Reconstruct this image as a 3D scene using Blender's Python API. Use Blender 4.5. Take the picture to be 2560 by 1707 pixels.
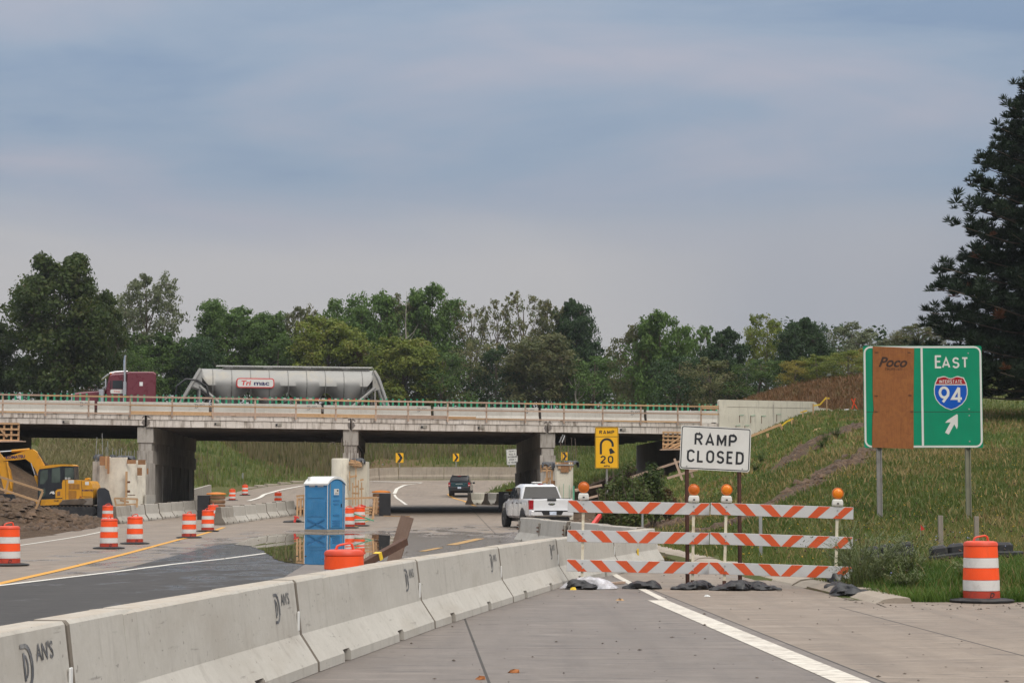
import bpy, math, random
import numpy as np
from mathutils import Matrix, Vector
R = math.radians
random.seed(7); RNG = np.random.default_rng(7)
SC = bpy.context.scene; COL = SC.collection
for _o in list(bpy.data.objects): bpy.data.objects.remove(_o)

# ---------------------------------------------------------------- camera
F, CH, HZ = 5200.0, 1.57, 1240.0            # focal length in photo pixels, eye height, horizon row
PITCH = math.atan((HZ - 853.5) / F)
cd = bpy.data.cameras.new('camera'); cam = bpy.data.objects.new('camera', cd); COL.objects.link(cam)
cd.sensor_width = 36.0; cd.lens = F / 2560 * 36.0; cd.clip_start = 0.5; cd.clip_end = 6000
cam.location = (0, 0, CH); cam.rotation_euler = (math.pi/2 + PITCH, 0, 0)
SC.camera = cam

# ---------------------------------------------------------------- world: overcast sky
SKY_L, SKY_H = (7.7, 6.1, 4.4), (6.2, .3, 2.)
SUN_EL, SUN_AZ = R(42), R(150)              # azimuth clockwise from +Y: behind the camera, to the right
W = bpy.data.worlds.new('World'); SC.world = W; W.use_nodes = True
wn, wl = W.node_tree.nodes, W.node_tree.links
wn.clear()
def wnode(t, **k):
    n = wn.new(t)
    for a, b in k.items(): setattr(n, a, b)
    return n
def wmath(op, a, b=None, clamp=False):
    n = wnode('ShaderNodeMath', operation=op, use_clamp=clamp)
    for i, v in enumerate((a, b)):
        if v is None: continue
        if isinstance(v, (int, float)): n.inputs[i].default_value = v
        else: wl.new(v, n.inputs[i])
    return n.outputs[0]
wo = wnode('ShaderNodeOutputWorld'); bg = wnode('ShaderNodeBackground'); wl.new(bg.outputs[0], wo.inputs[0])
sky = wnode('ShaderNodeTexSky', sky_type='NISHITA', sun_disc=False, sun_elevation=SUN_EL, sun_rotation=SUN_AZ)
sky.altitude = 200; sky.air_density = 1.0; sky.dust_density = 2.0
skm = wnode('ShaderNodeMix', data_type='RGBA', blend_type='MULTIPLY'); skm.inputs[0].default_value = 1
wl.new(sky.outputs[0], skm.inputs[6]); skm.inputs[7].default_value = (0.085, 0.085, 0.085, 1)
tc = wnode('ShaderNodeTexCoord'); sep = wnode('ShaderNodeSeparateXYZ'); wl.new(tc.outputs['Generated'], sep.inputs[0])
def wnoise(scale, loc, detail, rough, dist, vec=None):
    m = wnode('ShaderNodeMapping'); wl.new(vec or tc.outputs['Generated'], m.inputs[0]); m.inputs['Scale'].default_value = scale; m.inputs['Location'].default_value = loc
    n = wnode('ShaderNodeTexNoise'); n.inputs['Scale'].default_value = 1.0; n.inputs['Detail'].default_value = detail; n.inputs['Roughness'].default_value = rough; n.inputs['Distortion'].default_value = dist
    wl.new(m.outputs[0], n.inputs['Vector']); return n.outputs[0]
# layered stratus: long flat bands seen low over the land, softer mottling within them
ln = wnoise((2.6, 2.6, 13.0), SKY_L, 5, .5, .9)
fn = wnoise((7., 7., 30.0), (4.2, 1.1, .7), 4, .55, .6)
cf = wmath('ADD', wmath('MULTIPLY', ln, .74), wmath('MULTIPLY', fn, .26))
rp = wnode('ShaderNodeValToRGB'); wl.new(cf, rp.inputs[0])
e = rp.color_ramp.elements
e[0].position = 0.36; e[0].color = (0.255, 0.350, 0.500, 1)
e[1].position = 0.63; e[1].color = (0.462, 0.478, 0.562, 1)
e2 = rp.color_ramp.elements.new(0.48); e2.color = (0.345, 0.425, 0.545, 1)
# a paler, warmer layer lies along the horizon, uneven round the compass
hz = wnode('ShaderNodeMapRange'); wl.new(wmath('ADD', sep.outputs[2], wmath('MULTIPLY', wmath('SUBTRACT', ln, .5), .08)), hz.inputs[0])
hz.inputs[1].default_value = 0.112; hz.inputs[2].default_value = 0.155; hz.inputs[3].default_value = 1.0; hz.inputs[4].default_value = 0.0; hz.interpolation_type = 'SMOOTHSTEP'
n2 = wnoise((2.4, 2.4, 3.), SKY_H, 2, .5, .3)
warm = wnode('ShaderNodeMapRange'); wl.new(n2, warm.inputs[0]); warm.inputs[1].default_value = .38; warm.inputs[2].default_value = .60
wmx = wnode('ShaderNodeMix', data_type='RGBA'); wl.new(warm.outputs[0], wmx.inputs[0]); wmx.inputs[6].default_value = (0.400, 0.425, 0.500, 1); wmx.inputs[7].default_value = (0.610, 0.585, 0.588, 1)
mx1 = wnode('ShaderNodeMix', data_type='RGBA'); wl.new(wmath('MULTIPLY', hz.outputs[0], .93), mx1.inputs[0]); wl.new(rp.outputs[0], mx1.inputs[6]); wl.new(wmx.outputs[2], mx1.inputs[7])
# thin places let some blue sky through
cov = wnode('ShaderNodeMix', data_type='RGBA'); cov.inputs[0].default_value = 0.88; wl.new(skm.outputs[2], cov.inputs[6]); wl.new(mx1.outputs[2], cov.inputs[7])
# an overcast sky brightens evenly towards the zenith
zen = wmath('ADD', wmath('MULTIPLY', wmath('POWER', wmath('MAXIMUM', sep.outputs[2], 0.0), 2.2), 5.0), 0.80)
whi = wnode('ShaderNodeMapRange'); wl.new(sep.outputs[2], whi.inputs[0]); whi.inputs[1].default_value = .2; whi.inputs[2].default_value = .75; whi.inputs[4].default_value = .9
whm = wnode('ShaderNodeMix', data_type='RGBA'); wl.new(whi.outputs[0], whm.inputs[0]); wl.new(cov.outputs[2], whm.inputs[6]); whm.inputs[7].default_value = (.47, .455, .43, 1)
br = wnode('ShaderNodeVectorMath', operation='SCALE'); wl.new(whm.outputs[2], br.inputs[0]); wl.new(zen, br.inputs['Scale'])
wl.new(br.outputs[0], bg.inputs[0]); bg.inputs[1].default_value = 1.0

sd = bpy.data.lights.new('sun', 'SUN'); sd.energy = 1.5; sd.angle = R(22); sd.color = (1, 0.93, 0.84)
so = bpy.data.objects.new('sun', sd); COL.objects.link(so)
so.rotation_euler = (math.pi/2 - SUN_EL, 0, -SUN_AZ + math.pi)
so.location = (0, -20, 40)
vs = SC.view_settings; vs.view_transform = 'Standard'; vs.look = 'None'; vs.gamma = 1; vs.exposure = 0.02; vs.use_curve_mapping = False
SC.render.engine = 'CYCLES'
cy_ = SC.cycles; cy_.use_denoising = True; cy_.max_bounces = 5; cy_.diffuse_bounces = 3; cy_.glossy_bounces = 3; cy_.transmission_bounces = 4; cy_.transparent_max_bounces = 6
cy_.caustics_reflective = False; cy_.caustics_refractive = False; cy_.use_adaptive_sampling = True; cy_.adaptive_threshold = 0.02

def at(u, v, Y):
    """world point at depth Y seen at photo pixel (u, v)"""
    a, b = (u - 1280) / F, (853.5 - v) / F
    yd = math.cos(PITCH) - b * math.sin(PITCH); zd = math.sin(PITCH) + b * math.cos(PITCH)
    return Vector((a / yd * Y, Y, CH + zd / yd * Y))
# ---------------------------------------------------------------- road-sign alphabet: strokes of even width
def _arc(cx, cy, rx, ry, a0, a1, n=10): return [(cx+rx*math.cos(R(a0+(a1-a0)*i/n)), cy+ry*math.sin(R(a0+(a1-a0)*i/n))) for i in range(n+1)]
def glyph(ch):
    """centre lines in a box of height 1 (0..1) and the advance width"""
    if ch == 'R': return [[(0,0),(0,1)], [(0,1),(.30,1)]+_arc(.30,.76,.26,.24,90,-90)+[(0,.52)], [(.27,.52),(.58,0)]], .58
    if ch == 'P': return [[(0,0),(0,1)], [(0,1),(.30,1)]+_arc(.30,.73,.27,.27,90,-90)+[(0,.46)]], .57
    if ch == 'A': return [[(0,0),(.33,1),(.66,0)], [(.12,.28),(.54,.28)]], .66
    if ch == 'M': return [[(0,0),(0,1)], [(0,1),(.345,.22),(.69,1)], [(.69,1),(.69,0)]], .69
    if ch == 'N': return [[(0,0),(0,1)], [(0,1),(.52,0)], [(.52,0),(.52,1)]], .52
    if ch == 'L': return [[(0,1),(0,0),(.45,0)]], .45
    if ch == 'E': return [[(.46,1),(0,1),(0,0),(.46,0)], [(0,.52),(.38,.52)]], .46
    if ch == 'T': return [[(0,1),(.52,1)], [(.26,1),(.26,0)]], .52
    if ch == 'I': return [[(0,0),(0,1)]], .02
    if ch == 'H': return [[(0,0),(0,1)], [(.52,0),(.52,1)], [(0,.5),(.52,.5)]], .52
    if ch == 'D': return [[(0,0),(0,1),(.22,1)]+_arc(.24,.70,.31,.30,90,0)+_arc(.24,.30,.31,.30,0,-90)+[(.22,0),(0,0)]], .55
    if ch == 'O': return [_arc(.28,.70,.28,.30,0,180)+_arc(.28,.30,.28,.30,180,360)+[(.56,.70)]], .56
    if ch == '0': return [_arc(.27,.70,.27,.30,0,180)+_arc(.27,.30,.27,.30,180,360)+[(.54,.70)]], .54
    if ch == 'C': return [_arc(.28,.71,.28,.29,15,180)+_arc(.28,.29,.28,.29,180,345)], .54
    if ch == 'S': return [_arc(.27,.745,.25,.255,20,230)+_arc(.26,.255,.27,.265,50,-160)], .53
    if ch == '2': return [_arc(.27,.73,.27,.27,165,-30,12)+[(.02,.02),(.02,0),(.55,0)]], .55
    if ch == '9': return [_arc(.29,.66,.29,.34,0,360,20), [(.58,.66),(.555,.46),(.20,0)]], .58
    if ch == '4': return [[(.66,.24),(0,.24),(.46,1)], [(.46,1),(.46,0)]], .66
    if ch == 'G' or True: return [[(0,0),(0,1),(.5,1),(.5,0),(0,0)]], .5
def ribbon(P, t):
    n = len(P); L, Rr = [], []
    closed = math.hypot(P[0][0]-P[-1][0], P[0][1]-P[-1][1]) < 1e-6
    for i in range(n):
        def nrm(a, b):
            dx, dy = b[0]-a[0], b[1]-a[1]; l = math.hypot(dx, dy) or 1; return (-dy/l, dx/l)
        if closed and i in (0, n-1): a, b = nrm(P[-2], P[-1]), nrm(P[0], P[1])
        else: a = nrm(P[max(i-1, 0)], P[max(i, 1)]); b = nrm(P[min(i, n-2)], P[min(i+1, n-1)])
        mx, my = a[0]+b[0], a[1]+b[1]; l = math.hypot(mx, my)
        if l < .2: mx, my, k = b[0], b[1], 1.
        else: mx, my = mx/l, my/l; k = min(1/max(mx*a[0]+my*a[1], .3), 2.2)
        L.append((P[i][0]+mx*k*t/2, P[i][1]+my*k*t/2)); Rr.append((P[i][0]-mx*k*t/2, P[i][1]-my*k*t/2))
    return L, Rr
def signtext(body, h, mat_, parent, loc, t=.165, gap=.30, sx=1.0, rot=(0,0,0), name='lettering'):
    """letters in the local x-z plane facing -y, cap height h, centred on loc"""
    adv = []; x = 0.
    for ch in body:
        if ch == ' ': x += .4; adv.append(None); continue
        w = glyph(ch)[1]; adv.append(x); x += w*(1-t*0)+t+gap-.165
    tot = x-(gap-.165)
    mb = MB(); k = 0
    for ch, a in zip(body, adv):
        if a is None: continue
        for P in glyph(ch)[0]:
            Q = [((a+t/2+p[0]-tot/2)*sx*h, (t/2+p[1]*(1-t)-.5)*h) for p in P]
            L, Rr = ribbon(Q, t*h); n = len(Q); y = -.0005*k; k += 1
            mb.add([(p[0], y, p[1]) for p in L] + [(p[0], y, p[1]) for p in Rr], [(i, n+i, n+i+1, i+1) for i in range(n-1)])
    return mb.build(name, mat_, parent, loc=loc, rot=rot)
# ---------------------------------------------------------------- mesh helpers
class MB:
    def __init__(s): s.v = []; s.f = []; s.m = []
    def add(s, vs, fs, mi=0, M=None):
        o = len(s.v)
        if M is not None: vs = [tuple(M @ Vector(p)) for p in vs]
        s.v += [tuple(p) for p in vs]; s.f += [tuple(i + o for i in f) for f in fs]; s.m += [mi] * len(fs)
        return s
    def box(s, c, d, M=None, mi=0, bev=0.0):
        x, y, z = c; a, b, h = d[0]/2, d[1]/2, d[2]/2
        if bev <= 0:
            vs = [(x+i*a, y+j*b, z+k*h) for k in (-1, 1) for j in (-1, 1) for i in (-1, 1)]
            return s.add(vs, [(0,2,3,1),(4,5,7,6),(0,1,5,4),(2,6,7,3),(0,4,6,2),(1,3,7,5)], mi, M)
        e = min(bev, a*.49, b*.49, h*.49); vs = []
        def ring(zz, aa, bb, e):
            return [(x-aa+e,y-bb,zz),(x+aa-e,y-bb,zz),(x+aa,y-bb+e,zz),(x+aa,y+bb-e,zz),(x+aa-e,y+bb,zz),(x-aa+e,y+bb,zz),(x-aa,y+bb-e,zz),(x-aa,y-bb+e,zz)]
        for zz, i in ((z-h, e), (z-h+e, 0), (z+h-e, 0), (z+h, e)): vs += ring(zz, a-i, b-i, e)
        return s.loft(vs, 8, 4, mi, M)
    def loft(s, vs, n, k, mi=0, M=None, caps=True, closed=True):
        fs = []
        for r in range(k-1):
            for i in range(n if closed else n-1):
                j = (i+1) % n
                fs.append((r*n+i, r*n+j, (r+1)*n+j, (r+1)*n+i))
        if caps: fs.append(tuple(reversed(range(n)))); fs.append(tuple(range((k-1)*n, k*n)))
        return s.add(vs, fs, mi, M)
    def prism(s, poly, d, M=None, mi=0, axis='y'):
        """poly in (x,z) extruded along y from d[0] to d[1] (axis 'y'), or in (y,z) along x, or (x,y) along z"""
        n = len(poly); vs = []
        for t in d:
            for p in poly:
                vs.append((p[0], t, p[1]) if axis == 'y' else (t, p[0], p[1]) if axis == 'x' else (p[0], p[1], t))
        return s.loft(vs, n, 2, mi, M)
    def tube(s, pts, r, n=6, mi=0, M=None, caps=True):
        pts = [Vector(p) for p in pts]; k = len(pts)
        rr = list(r) if hasattr(r, '__len__') else [r] * k
        vs = []; up = Vector((0, 0, 1)); prev = None
        for i, p in enumerate(pts):
            t = (pts[min(i+1, k-1)] - pts[max(i-1, 0)])
            t = t.normalized() if t.length > 1e-9 else up
            if prev is None:
                a = t.cross(up) if abs(t.z) < 0.95 else t.cross(Vector((1, 0, 0)))
            else:
                a = prev - t * prev.dot(t)
                if a.length < 1e-6: a = t.orthogonal()
            a.normalize(); b = t.cross(a); prev = a
            for q in range(n):
                th = 2*math.pi*q/n
                vs.append(p + (a*math.cos(th) + b*math.sin(th)) * rr[i])
        return s.loft(vs, n, k, mi, M, caps)
    def lathe(s, prof, n=20, mi=0, M=None, caps=True):
        vs = []
        for r, z in prof:
            for q in range(n):
                th = 2*math.pi*q/n; vs.append((r*math.cos(th), r*math.sin(th), z))
        return s.loft(vs, n, len(prof), mi, M, caps)
    def cyl(s, p0, p1, r, n=12, mi=0, M=None): return s.tube([p0, p1], r, n, mi, M)
    def mesh(s, name, mats, smooth=False):
        me = bpy.data.meshes.new(name); me.from_pydata(s.v, [], s.f); 
        for m in (mats if isinstance(mats, (list, tuple)) else [mats]): me.materials.append(m)
        if any(s.m): me.polygons.foreach_set('material_index', s.m)
        if smooth:
            me.polygons.foreach_set('use_smooth', [True]*len(s.f))
            me.set_sharp_from_angle(angle=R(38))
        me.update(); return me
    def build(s, name, mats, parent=None, smooth=False, loc=None, rot=None):
        return link(name, s.mesh(name, mats, smooth), parent, loc, rot)
def link(name, data, parent=None, loc=None, rot=None):
    o = bpy.data.objects.new(name, data); COL.objects.link(o)
    if parent is not None: o.parent = parent
    if loc is not None: o.location = loc
    if rot is not None: o.rotation_euler = rot
    return o
def np_mesh(name, V, Fq, mat, attr=None, smooth=False):
    """mesh from numpy arrays (n,3) and (m,k)"""
    me = bpy.data.meshes.new(name); V = np.asarray(V, np.float32); Fq = np.asarray(Fq, np.int32); k = Fq.shape[1]
    me.vertices.add(len(V)); me.vertices.foreach_set('co', V.ravel())
    me.loops.add(Fq.size); me.loops.foreach_set('vertex_index', Fq.ravel())
    me.polygons.add(len(Fq)); me.polygons.foreach_set('loop_start', np.arange(0, Fq.size, k, dtype=np.int32)); me.polygons.foreach_set('loop_total', np.full(len(Fq), k, np.int32))
    if smooth: me.polygons.foreach_set('use_smooth', np.ones(len(Fq), bool))
    if attr is not None:
        for an, arr in attr.items():
            a = me.color_attributes.new(an, 'FLOAT_COLOR', 'POINT'); a.data.foreach_set('color', np.asarray(arr, np.float32).ravel())
    me.materials.append(mat); me.update(calc_edges=True); me.validate(); return me
def tag(o, label, cat, group=None, kind=None):
    o['label'] = label
    if cat: o['category'] = cat
    if group: o['group'] = group
    if kind: o['kind'] = kind
    return o
def struct(o, label=None):
    o['kind'] = 'structure'
    if label: o['label'] = label
    return o
def thing(name, label, cat, loc=(0,0,0), rz=0.0, group=None, rot=None):
    o = bpy.data.objects.new(name, None); COL.objects.link(o); o.empty_display_size = .2
    o.location = loc; o.rotation_euler = rot if rot else (0, 0, rz)
    return tag(o, label, cat, group)
KIDS = {}
def kids(o): return [c for c in bpy.data.objects if c.parent == o]
def copy_tree(o, parent=None, memo=None):
    memo = memo or o
    c = o.copy(); COL.objects.link(c)
    if parent is not None: c.parent = parent
    for ch in o.children: copy_tree(ch, c)
    return c
def dup(o, loc, rz, label, group=None, rot=None):
    c = copy_tree(o); c.location = loc; c.rotation_euler = rot if rot else (0, 0, rz); c['label'] = label
    if group: c['group'] = group
    return c
def TX(x=0, y=0, z=0, rx=0, ry=0, rz=0):
    return Matrix.Translation((x, y, z)) @ Matrix.Rotation(rz, 4, 'Z') @ Matrix.Rotation(ry, 4, 'Y') @ Matrix.Rotation(rx, 4, 'X')
TEXT_CACHE = {}
def text(name, body, h, mat, parent, loc, rot=(math.pi/2,0,0), bold=0.0, sx=1.0, space=1.0, shear=0.0, ext=0.0015, sub=False):
    """flat lettering as a thin mesh, cap height h, centred on loc"""
    key = (body, bold, space, shear)
    if key not in TEXT_CACHE:
        c = bpy.data.curves.new('lettering', 'FONT'); c.body = body; c.size = 1.0; c.align_x = 'CENTER'; c.offset = bold; c.space_character = space; c.shear = shear; c.resolution_u = 4
        c.space_line = 0.95
        o = bpy.data.objects.new('lettering', c); me = bpy.data.meshes.new_from_object(o)
        bpy.data.objects.remove(o); bpy.data.curves.remove(c)
        n = len(me.vertices); co = np.empty(n*3, np.float32); me.vertices.foreach_get('co', co); co = co.reshape(-1, 3)
        lo, hi = co.min(0), co.max(0); mid = (lo+hi)/2; co[:, :2] -= mid[:2]; co[:, :2] /= (hi[1]-lo[1])
        fs = [tuple(p.vertices) for p in me.polygons]; bpy.data.meshes.remove(me)
        TEXT_CACHE[key] = (co, fs)
    co, fs = TEXT_CACHE[key]
    V = co.copy(); V[:, 0] *= h*sx; V[:, 1] *= h; V[:, 2] = ext
    mb = MB(); mb.add([tuple(map(float, p)) for p in V], fs)
    return mb.build(name, mat, parent, loc=loc, rot=rot)

# ---------------------------------------------------------------- materials
def srgb(r, g, b):
    f = lambda c: (c/255/12.92) if c/255 <= .04045 else ((c/255+.055)/1.055)**2.4
    return (f(r), f(g), f(b), 1)
def ng(name):
    m = bpy.data.materials.new(name); m.use_nodes = True; nt = m.node_tree
    return m, nt, nt.nodes['Principled BSDF']
def nd(nt, t, ins=None, **k):
    n = nt.nodes.new(t)
    for a, b in k.items(): setattr(n, a, b)
    for a, b in (ins or {}).items():
        if hasattr(b, 'is_output') or isinstance(b, bpy.types.NodeSocket): nt.links.new(b, n.inputs[a])
        else: n.inputs[a].default_value = b
    return n
def coords(nt, scale=(1,1,1), world=False):
    if world:
        g = nd(nt, 'ShaderNodeNewGeometry'); v = g.outputs['Position']
    else:
        t = nd(nt, 'ShaderNodeTexCoord'); oi = nd(nt, 'ShaderNodeObjectInfo')
        ml = nd(nt, 'ShaderNodeMath', {0: oi.outputs['Random'], 1: 37.0}, operation='MULTIPLY')
        v = nd(nt, 'ShaderNodeVectorMath', {0: t.outputs['Object'], 1: ml.outputs[0]}, operation='ADD').outputs[0]
    return nd(nt, 'ShaderNodeMapping', {'Vector': v, 'Scale': scale}).outputs[0]
def noise(nt, vec, scale, detail=4, rough=.55, dist=0.0):
    return nd(nt, 'ShaderNodeTexNoise', {'Vector': vec, 'Scale': scale, 'Detail': detail, 'Roughness': rough, 'Distortion': dist}).outputs[0]
def remap(nt, val, a, b, c=0., d=1., clamp=True):
    return nd(nt, 'ShaderNodeMapRange', {0: val, 1: a, 2: b, 3: c, 4: d}, clamp=clamp).outputs[0]
def mixc(nt, fac, a, b, mode='MIX'):
    n = nd(nt, 'ShaderNodeMix', {0: fac, 6: a, 7: b}, data_type='RGBA', blend_type=mode); return n.outputs[2]
def bump(nt, bsdf, h, strength=.3, dist=.02):
    b = nd(nt, 'ShaderNodeBump', {'Height': h, 'Strength': strength, 'Distance': dist}); nt.links.new(b.outputs[0], bsdf.inputs['Normal'])
def mat(name, col, rough=.6, metal=0., var=.12, vscale=3., dirt=None, dscale=2., damt=.5, bmp=0., bscale=40., spec=.5, coat=0., emit=None, fleck=None):
    m, nt, b = ng(name); b.inputs['Roughness'].default_value = rough; b.inputs['Metallic'].default_value = metal
    b.inputs['Specular IOR Level'].default_value = spec; b.inputs['Coat Weight'].default_value = coat
    v = coords(nt); n = noise(nt, v, vscale, 5)
    k = remap(nt, n, .3, .7, 1-var, 1+var)
    kc = nd(nt, 'ShaderNodeCombineColor', {0: k, 1: k, 2: k}).outputs[0]
    c = mixc(nt, 1.0, col, kc, 'MULTIPLY')
    if dirt:
        d = noise(nt, v, dscale, 6, .62, .6); c = mixc(nt, remap(nt, d, .52, .72, 0, damt), c, dirt)
    if fleck:
        d = noise(nt, v, fleck[1], 2, .5); c = mixc(nt, remap(nt, d, fleck[2], fleck[2]+.05, 0, .9), c, fleck[0])
    nt.links.new(c, b.inputs['Base Color'])
    r = remap(nt, n, .3, .7, max(rough-.1, .02), min(rough+.1, 1)); nt.links.new(r, b.inputs['Roughness'])
    if bmp: bump(nt, b, noise(nt, v, bscale, 3), bmp, .01)
    return m
def concrete(name, col, col2, stain=(.17,.145,.12,1), streak=.5, pit=.6, world=False, scale=1., bmp=.25, rough=.85, st_lo=.54, dust=False):
    m, nt, b = ng(name); v = coords(nt, (scale,)*3, world)
    n = noise(nt, v, .9, 6, .6, .3); c = mixc(nt, remap(nt, n, .3, .7), col, col2)
    f = noise(nt, v, 14, 4, .65); c = mixc(nt, remap(nt, f, .35, .75, 0, .35), c, (col[0]*.72, col[1]*.70, col[2]*.67, 1))
    sv = coords(nt, (5*scale, 5*scale, .55*scale), world); s = noise(nt, sv, 1.3, 5, .6)
    c = mixc(nt, remap(nt, s, st_lo, st_lo+.2, 0, streak), c, stain)
    p = noise(nt, v, 24, 1, .4); c = mixc(nt, remap(nt, p, .73, .76, 0, pit), c, (.09,.08,.07,1))
    if dust:      # dust settled on level tops, rubbed tyre and loader marks along the faces
        nz = nd(nt, 'ShaderNodeSeparateXYZ', {0: nd(nt, 'ShaderNodeNewGeometry').outputs['Normal']}).outputs[2]
        dn = noise(nt, v, 5, 5, .6); c = mixc(nt, nd(nt, 'ShaderNodeMath', {0: remap(nt, nz, .6, .95), 1: remap(nt, dn, .3, .7, .25, .8)}, operation='MULTIPLY').outputs[0], c, (.36,.29,.22,1))
        sc = noise(nt, coords(nt, (1.1, 7, 10), world), 1.6, 4, .65); c = mixc(nt, remap(nt, sc, .64, .72, 0, .45), c, (.13,.12,.11,1))
        sp_ = noise(nt, coords(nt, (.5, 3, 1.3), world), 1.2, 4, .6); c = mixc(nt, remap(nt, sp_, .52, .75, 0, .35), c, (.30,.255,.20,1))
    nt.links.new(c, b.inputs['Base Color']); b.inputs['Roughness'].default_value = rough; b.inputs['Specular IOR Level'].default_value = .35
    bump(nt, b, mixc(nt, .5, f, p), bmp, .01); return m
def wood(name, col, col2, rough=.75):
    m, nt, b = ng(name); oi = nd(nt, 'ShaderNodeObjectInfo')
    v = coords(nt, (6, 6, 6)); n = noise(nt, v, 1.0, 4, .7, .8)
    c = mixc(nt, remap(nt, n, .3, .7), col, col2)
    g = coords(nt, (40, 40, 2)); gn = noise(nt, g, 1, 3, .6); c = mixc(nt, remap(nt, gn, .5, .75, 0, .4), c, (col2[0]*.6, col2[1]*.55, col2[2]*.5, 1))
    k = remap(nt, oi.outputs['Random'], 0, 1, .78, 1.12); c = mixc(nt, 1., c, nd(nt, 'ShaderNodeCombineColor', {0: k, 1: k, 2: k}).outputs[0], 'MULTIPLY')
    nt.links.new(c, b.inputs['Base Color']); b.inputs['Roughness'].default_value = rough; b.inputs['Specular IOR Level'].default_value = .3
    return m
def leafmat(name, cols, trans=.35, rough=.6):
    """foliage: colour varies leaf by leaf and in broad patches; light passes through"""
    m, nt, b = ng(name); out = nt.nodes['Material Output']
    g = nd(nt, 'ShaderNodeNewGeometry'); oi = nd(nt, 'ShaderNodeObjectInfo')
    n = noise(nt, coords(nt), .55, 3); t = nd(nt, 'ShaderNodeMath', {0: g.outputs['Random Per Island'], 1: .45}, operation='MULTIPLY').outputs[0]
    t = nd(nt, 'ShaderNodeMath', {0: t, 1: remap(nt, n, .3, .7, -.05, .6)}, operation='ADD').outputs[0]
    r = nd(nt, 'ShaderNodeValToRGB', {0: t}); el = r.color_ramp.elements
    el[0].color = cols[0]; el[1].color = cols[-1]
    for i, c in enumerate(cols[1:-1]): q = el.new((i+1)/(len(cols)-1)); q.color = c
    k = remap(nt, oi.outputs['Random'], 0, 1, .85, 1.15)
    c = mixc(nt, 1., r.outputs[0], nd(nt, 'ShaderNodeCombineColor', {0: k, 1: k, 2: k}).outputs[0], 'MULTIPLY')
    nt.links.new(c, b.inputs['Base Color']); b.inputs['Roughness'].default_value = rough; b.inputs['Specular IOR Level'].default_value = .25
    tr = nd(nt, 'ShaderNodeBsdfTranslucent'); nt.links.new(c, tr.inputs[0])
    mx = nd(nt, 'ShaderNodeMixShader', {0: trans}); nt.links.new(b.outputs[0], mx.inputs[1]); nt.links.new(tr.outputs[0], mx.inputs[2]); nt.links.new(mx.outputs[0], out.inputs[0])
    return m
def glass(name, col=(.02,.025,.03,1), rough=.05):
    m, nt, b = ng(name); b.inputs['Base Color'].default_value = col; b.inputs['Roughness'].default_value = rough; b.inputs['Specular IOR Level'].default_value = .35
    n = noise(nt, coords(nt), 1.5, 2); nt.links.new(mixc(nt, remap(nt, n, .3, .7), col, (col[0]*1.6, col[1]*1.6, col[2]*1.6, 1)), b.inputs['Base Color']); return m

M = {}
M['conc'] = concrete('concrete_barrier', (.50,.475,.425,1), (.43,.405,.36,1), streak=.30, pit=.45, dust=True)
M['conc_old'] = concrete('concrete_weathered', (.40,.37,.32,1), (.30,.27,.23,1), streak=.65, st_lo=.48)
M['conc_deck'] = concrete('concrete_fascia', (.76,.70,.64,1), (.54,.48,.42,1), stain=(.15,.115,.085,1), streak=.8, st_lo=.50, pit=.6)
M['conc_new'] = concrete('concrete_new', (.70,.66,.55,1), (.58,.54,.45,1), streak=.4, pit=.3)
M['conc_pier'] = concrete('concrete_pier', (.48,.445,.40,1), (.31,.28,.245,1), streak=.8, st_lo=.46)
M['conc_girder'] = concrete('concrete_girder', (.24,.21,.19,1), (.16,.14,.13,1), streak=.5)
M['conc_wall'] = concrete('concrete_retaining', (.40,.34,.27,1), (.30,.25,.20,1), streak=.6, st_lo=.5)
M['kerb'] = concrete('concrete_kerb', (.36,.31,.25,1), (.27,.225,.18,1), streak=.2)
M['lumber'] = wood('lumber', (.56,.36,.20,1), (.44,.27,.14,1))
M['lumber_old'] = wood('lumber_weathered', (.52,.375,.285,1), (.40,.28,.205,1))
M['lumber_grey'] = wood('lumber_grey', (.33,.29,.24,1), (.25,.215,.175,1))
M['ply'] = wood('plywood', (.40,.155,.050,1), (.29,.108,.040,1), .9)
M['form_face'] = mat('form_panel', (.74,.69,.58,1), .8, var=.08, dirt=(.3,.22,.15,1), dscale=1.7, damt=.35)
M['ply_form'] = wood('plywood_form', (.36,.19,.09,1), (.27,.14,.07,1))
M['orange'] = mat('drum_orange', (.93,.088,.010,1), .45, var=.06, dirt=(.25,.07,.03,1), dscale=3, damt=.3)
M['orange_lid'] = mat('drum_lid_orange', (.66,.065,.022,1), .5, var=.12, dirt=(.2,.05,.03,1), dscale=4, damt=.4)
M['orange_base'] = mat('drum_foot_orange', (.46,.045,.02,1), .5, var=.15, dirt=(.12,.04,.03,1), dscale=5, damt=.6)
M['refl_white'] = mat('sheeting_white', (.66,.64,.61,1), .4, var=.05, dirt=(.3,.27,.24,1), dscale=4, damt=.35)
M['refl_bar'] = mat('barricade_white', (.52,.52,.515,1), .35, var=.05, dirt=(.34,.31,.28,1), dscale=3, damt=.25)
M['refl_orange'] = mat('barricade_orange', (.60,.088,.022,1), .35, var=.08, dirt=(.62,.56,.5,1), dscale=9, damt=.0, fleck=((.6,.5,.45,1), 30, .74))
M['rubber'] = mat('black_rubber', (.022,.022,.024,1), .75, var=.25, dirt=(.11,.10,.09,1), dscale=5, damt=.55, bmp=.2)
M['black'] = mat('black_plastic', (.018,.018,.02,1), .45, var=.2)
M['bagblack'] = mat('sandbag_black', (.009,.009,.011,1), .40, var=.3, bmp=.5, bscale=9, dirt=(.06,.055,.05,1), dscale=6, damt=.25)
M['steel'] = mat('galvanised_steel', (.38,.38,.37,1), .5, .7, var=.15)
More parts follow.
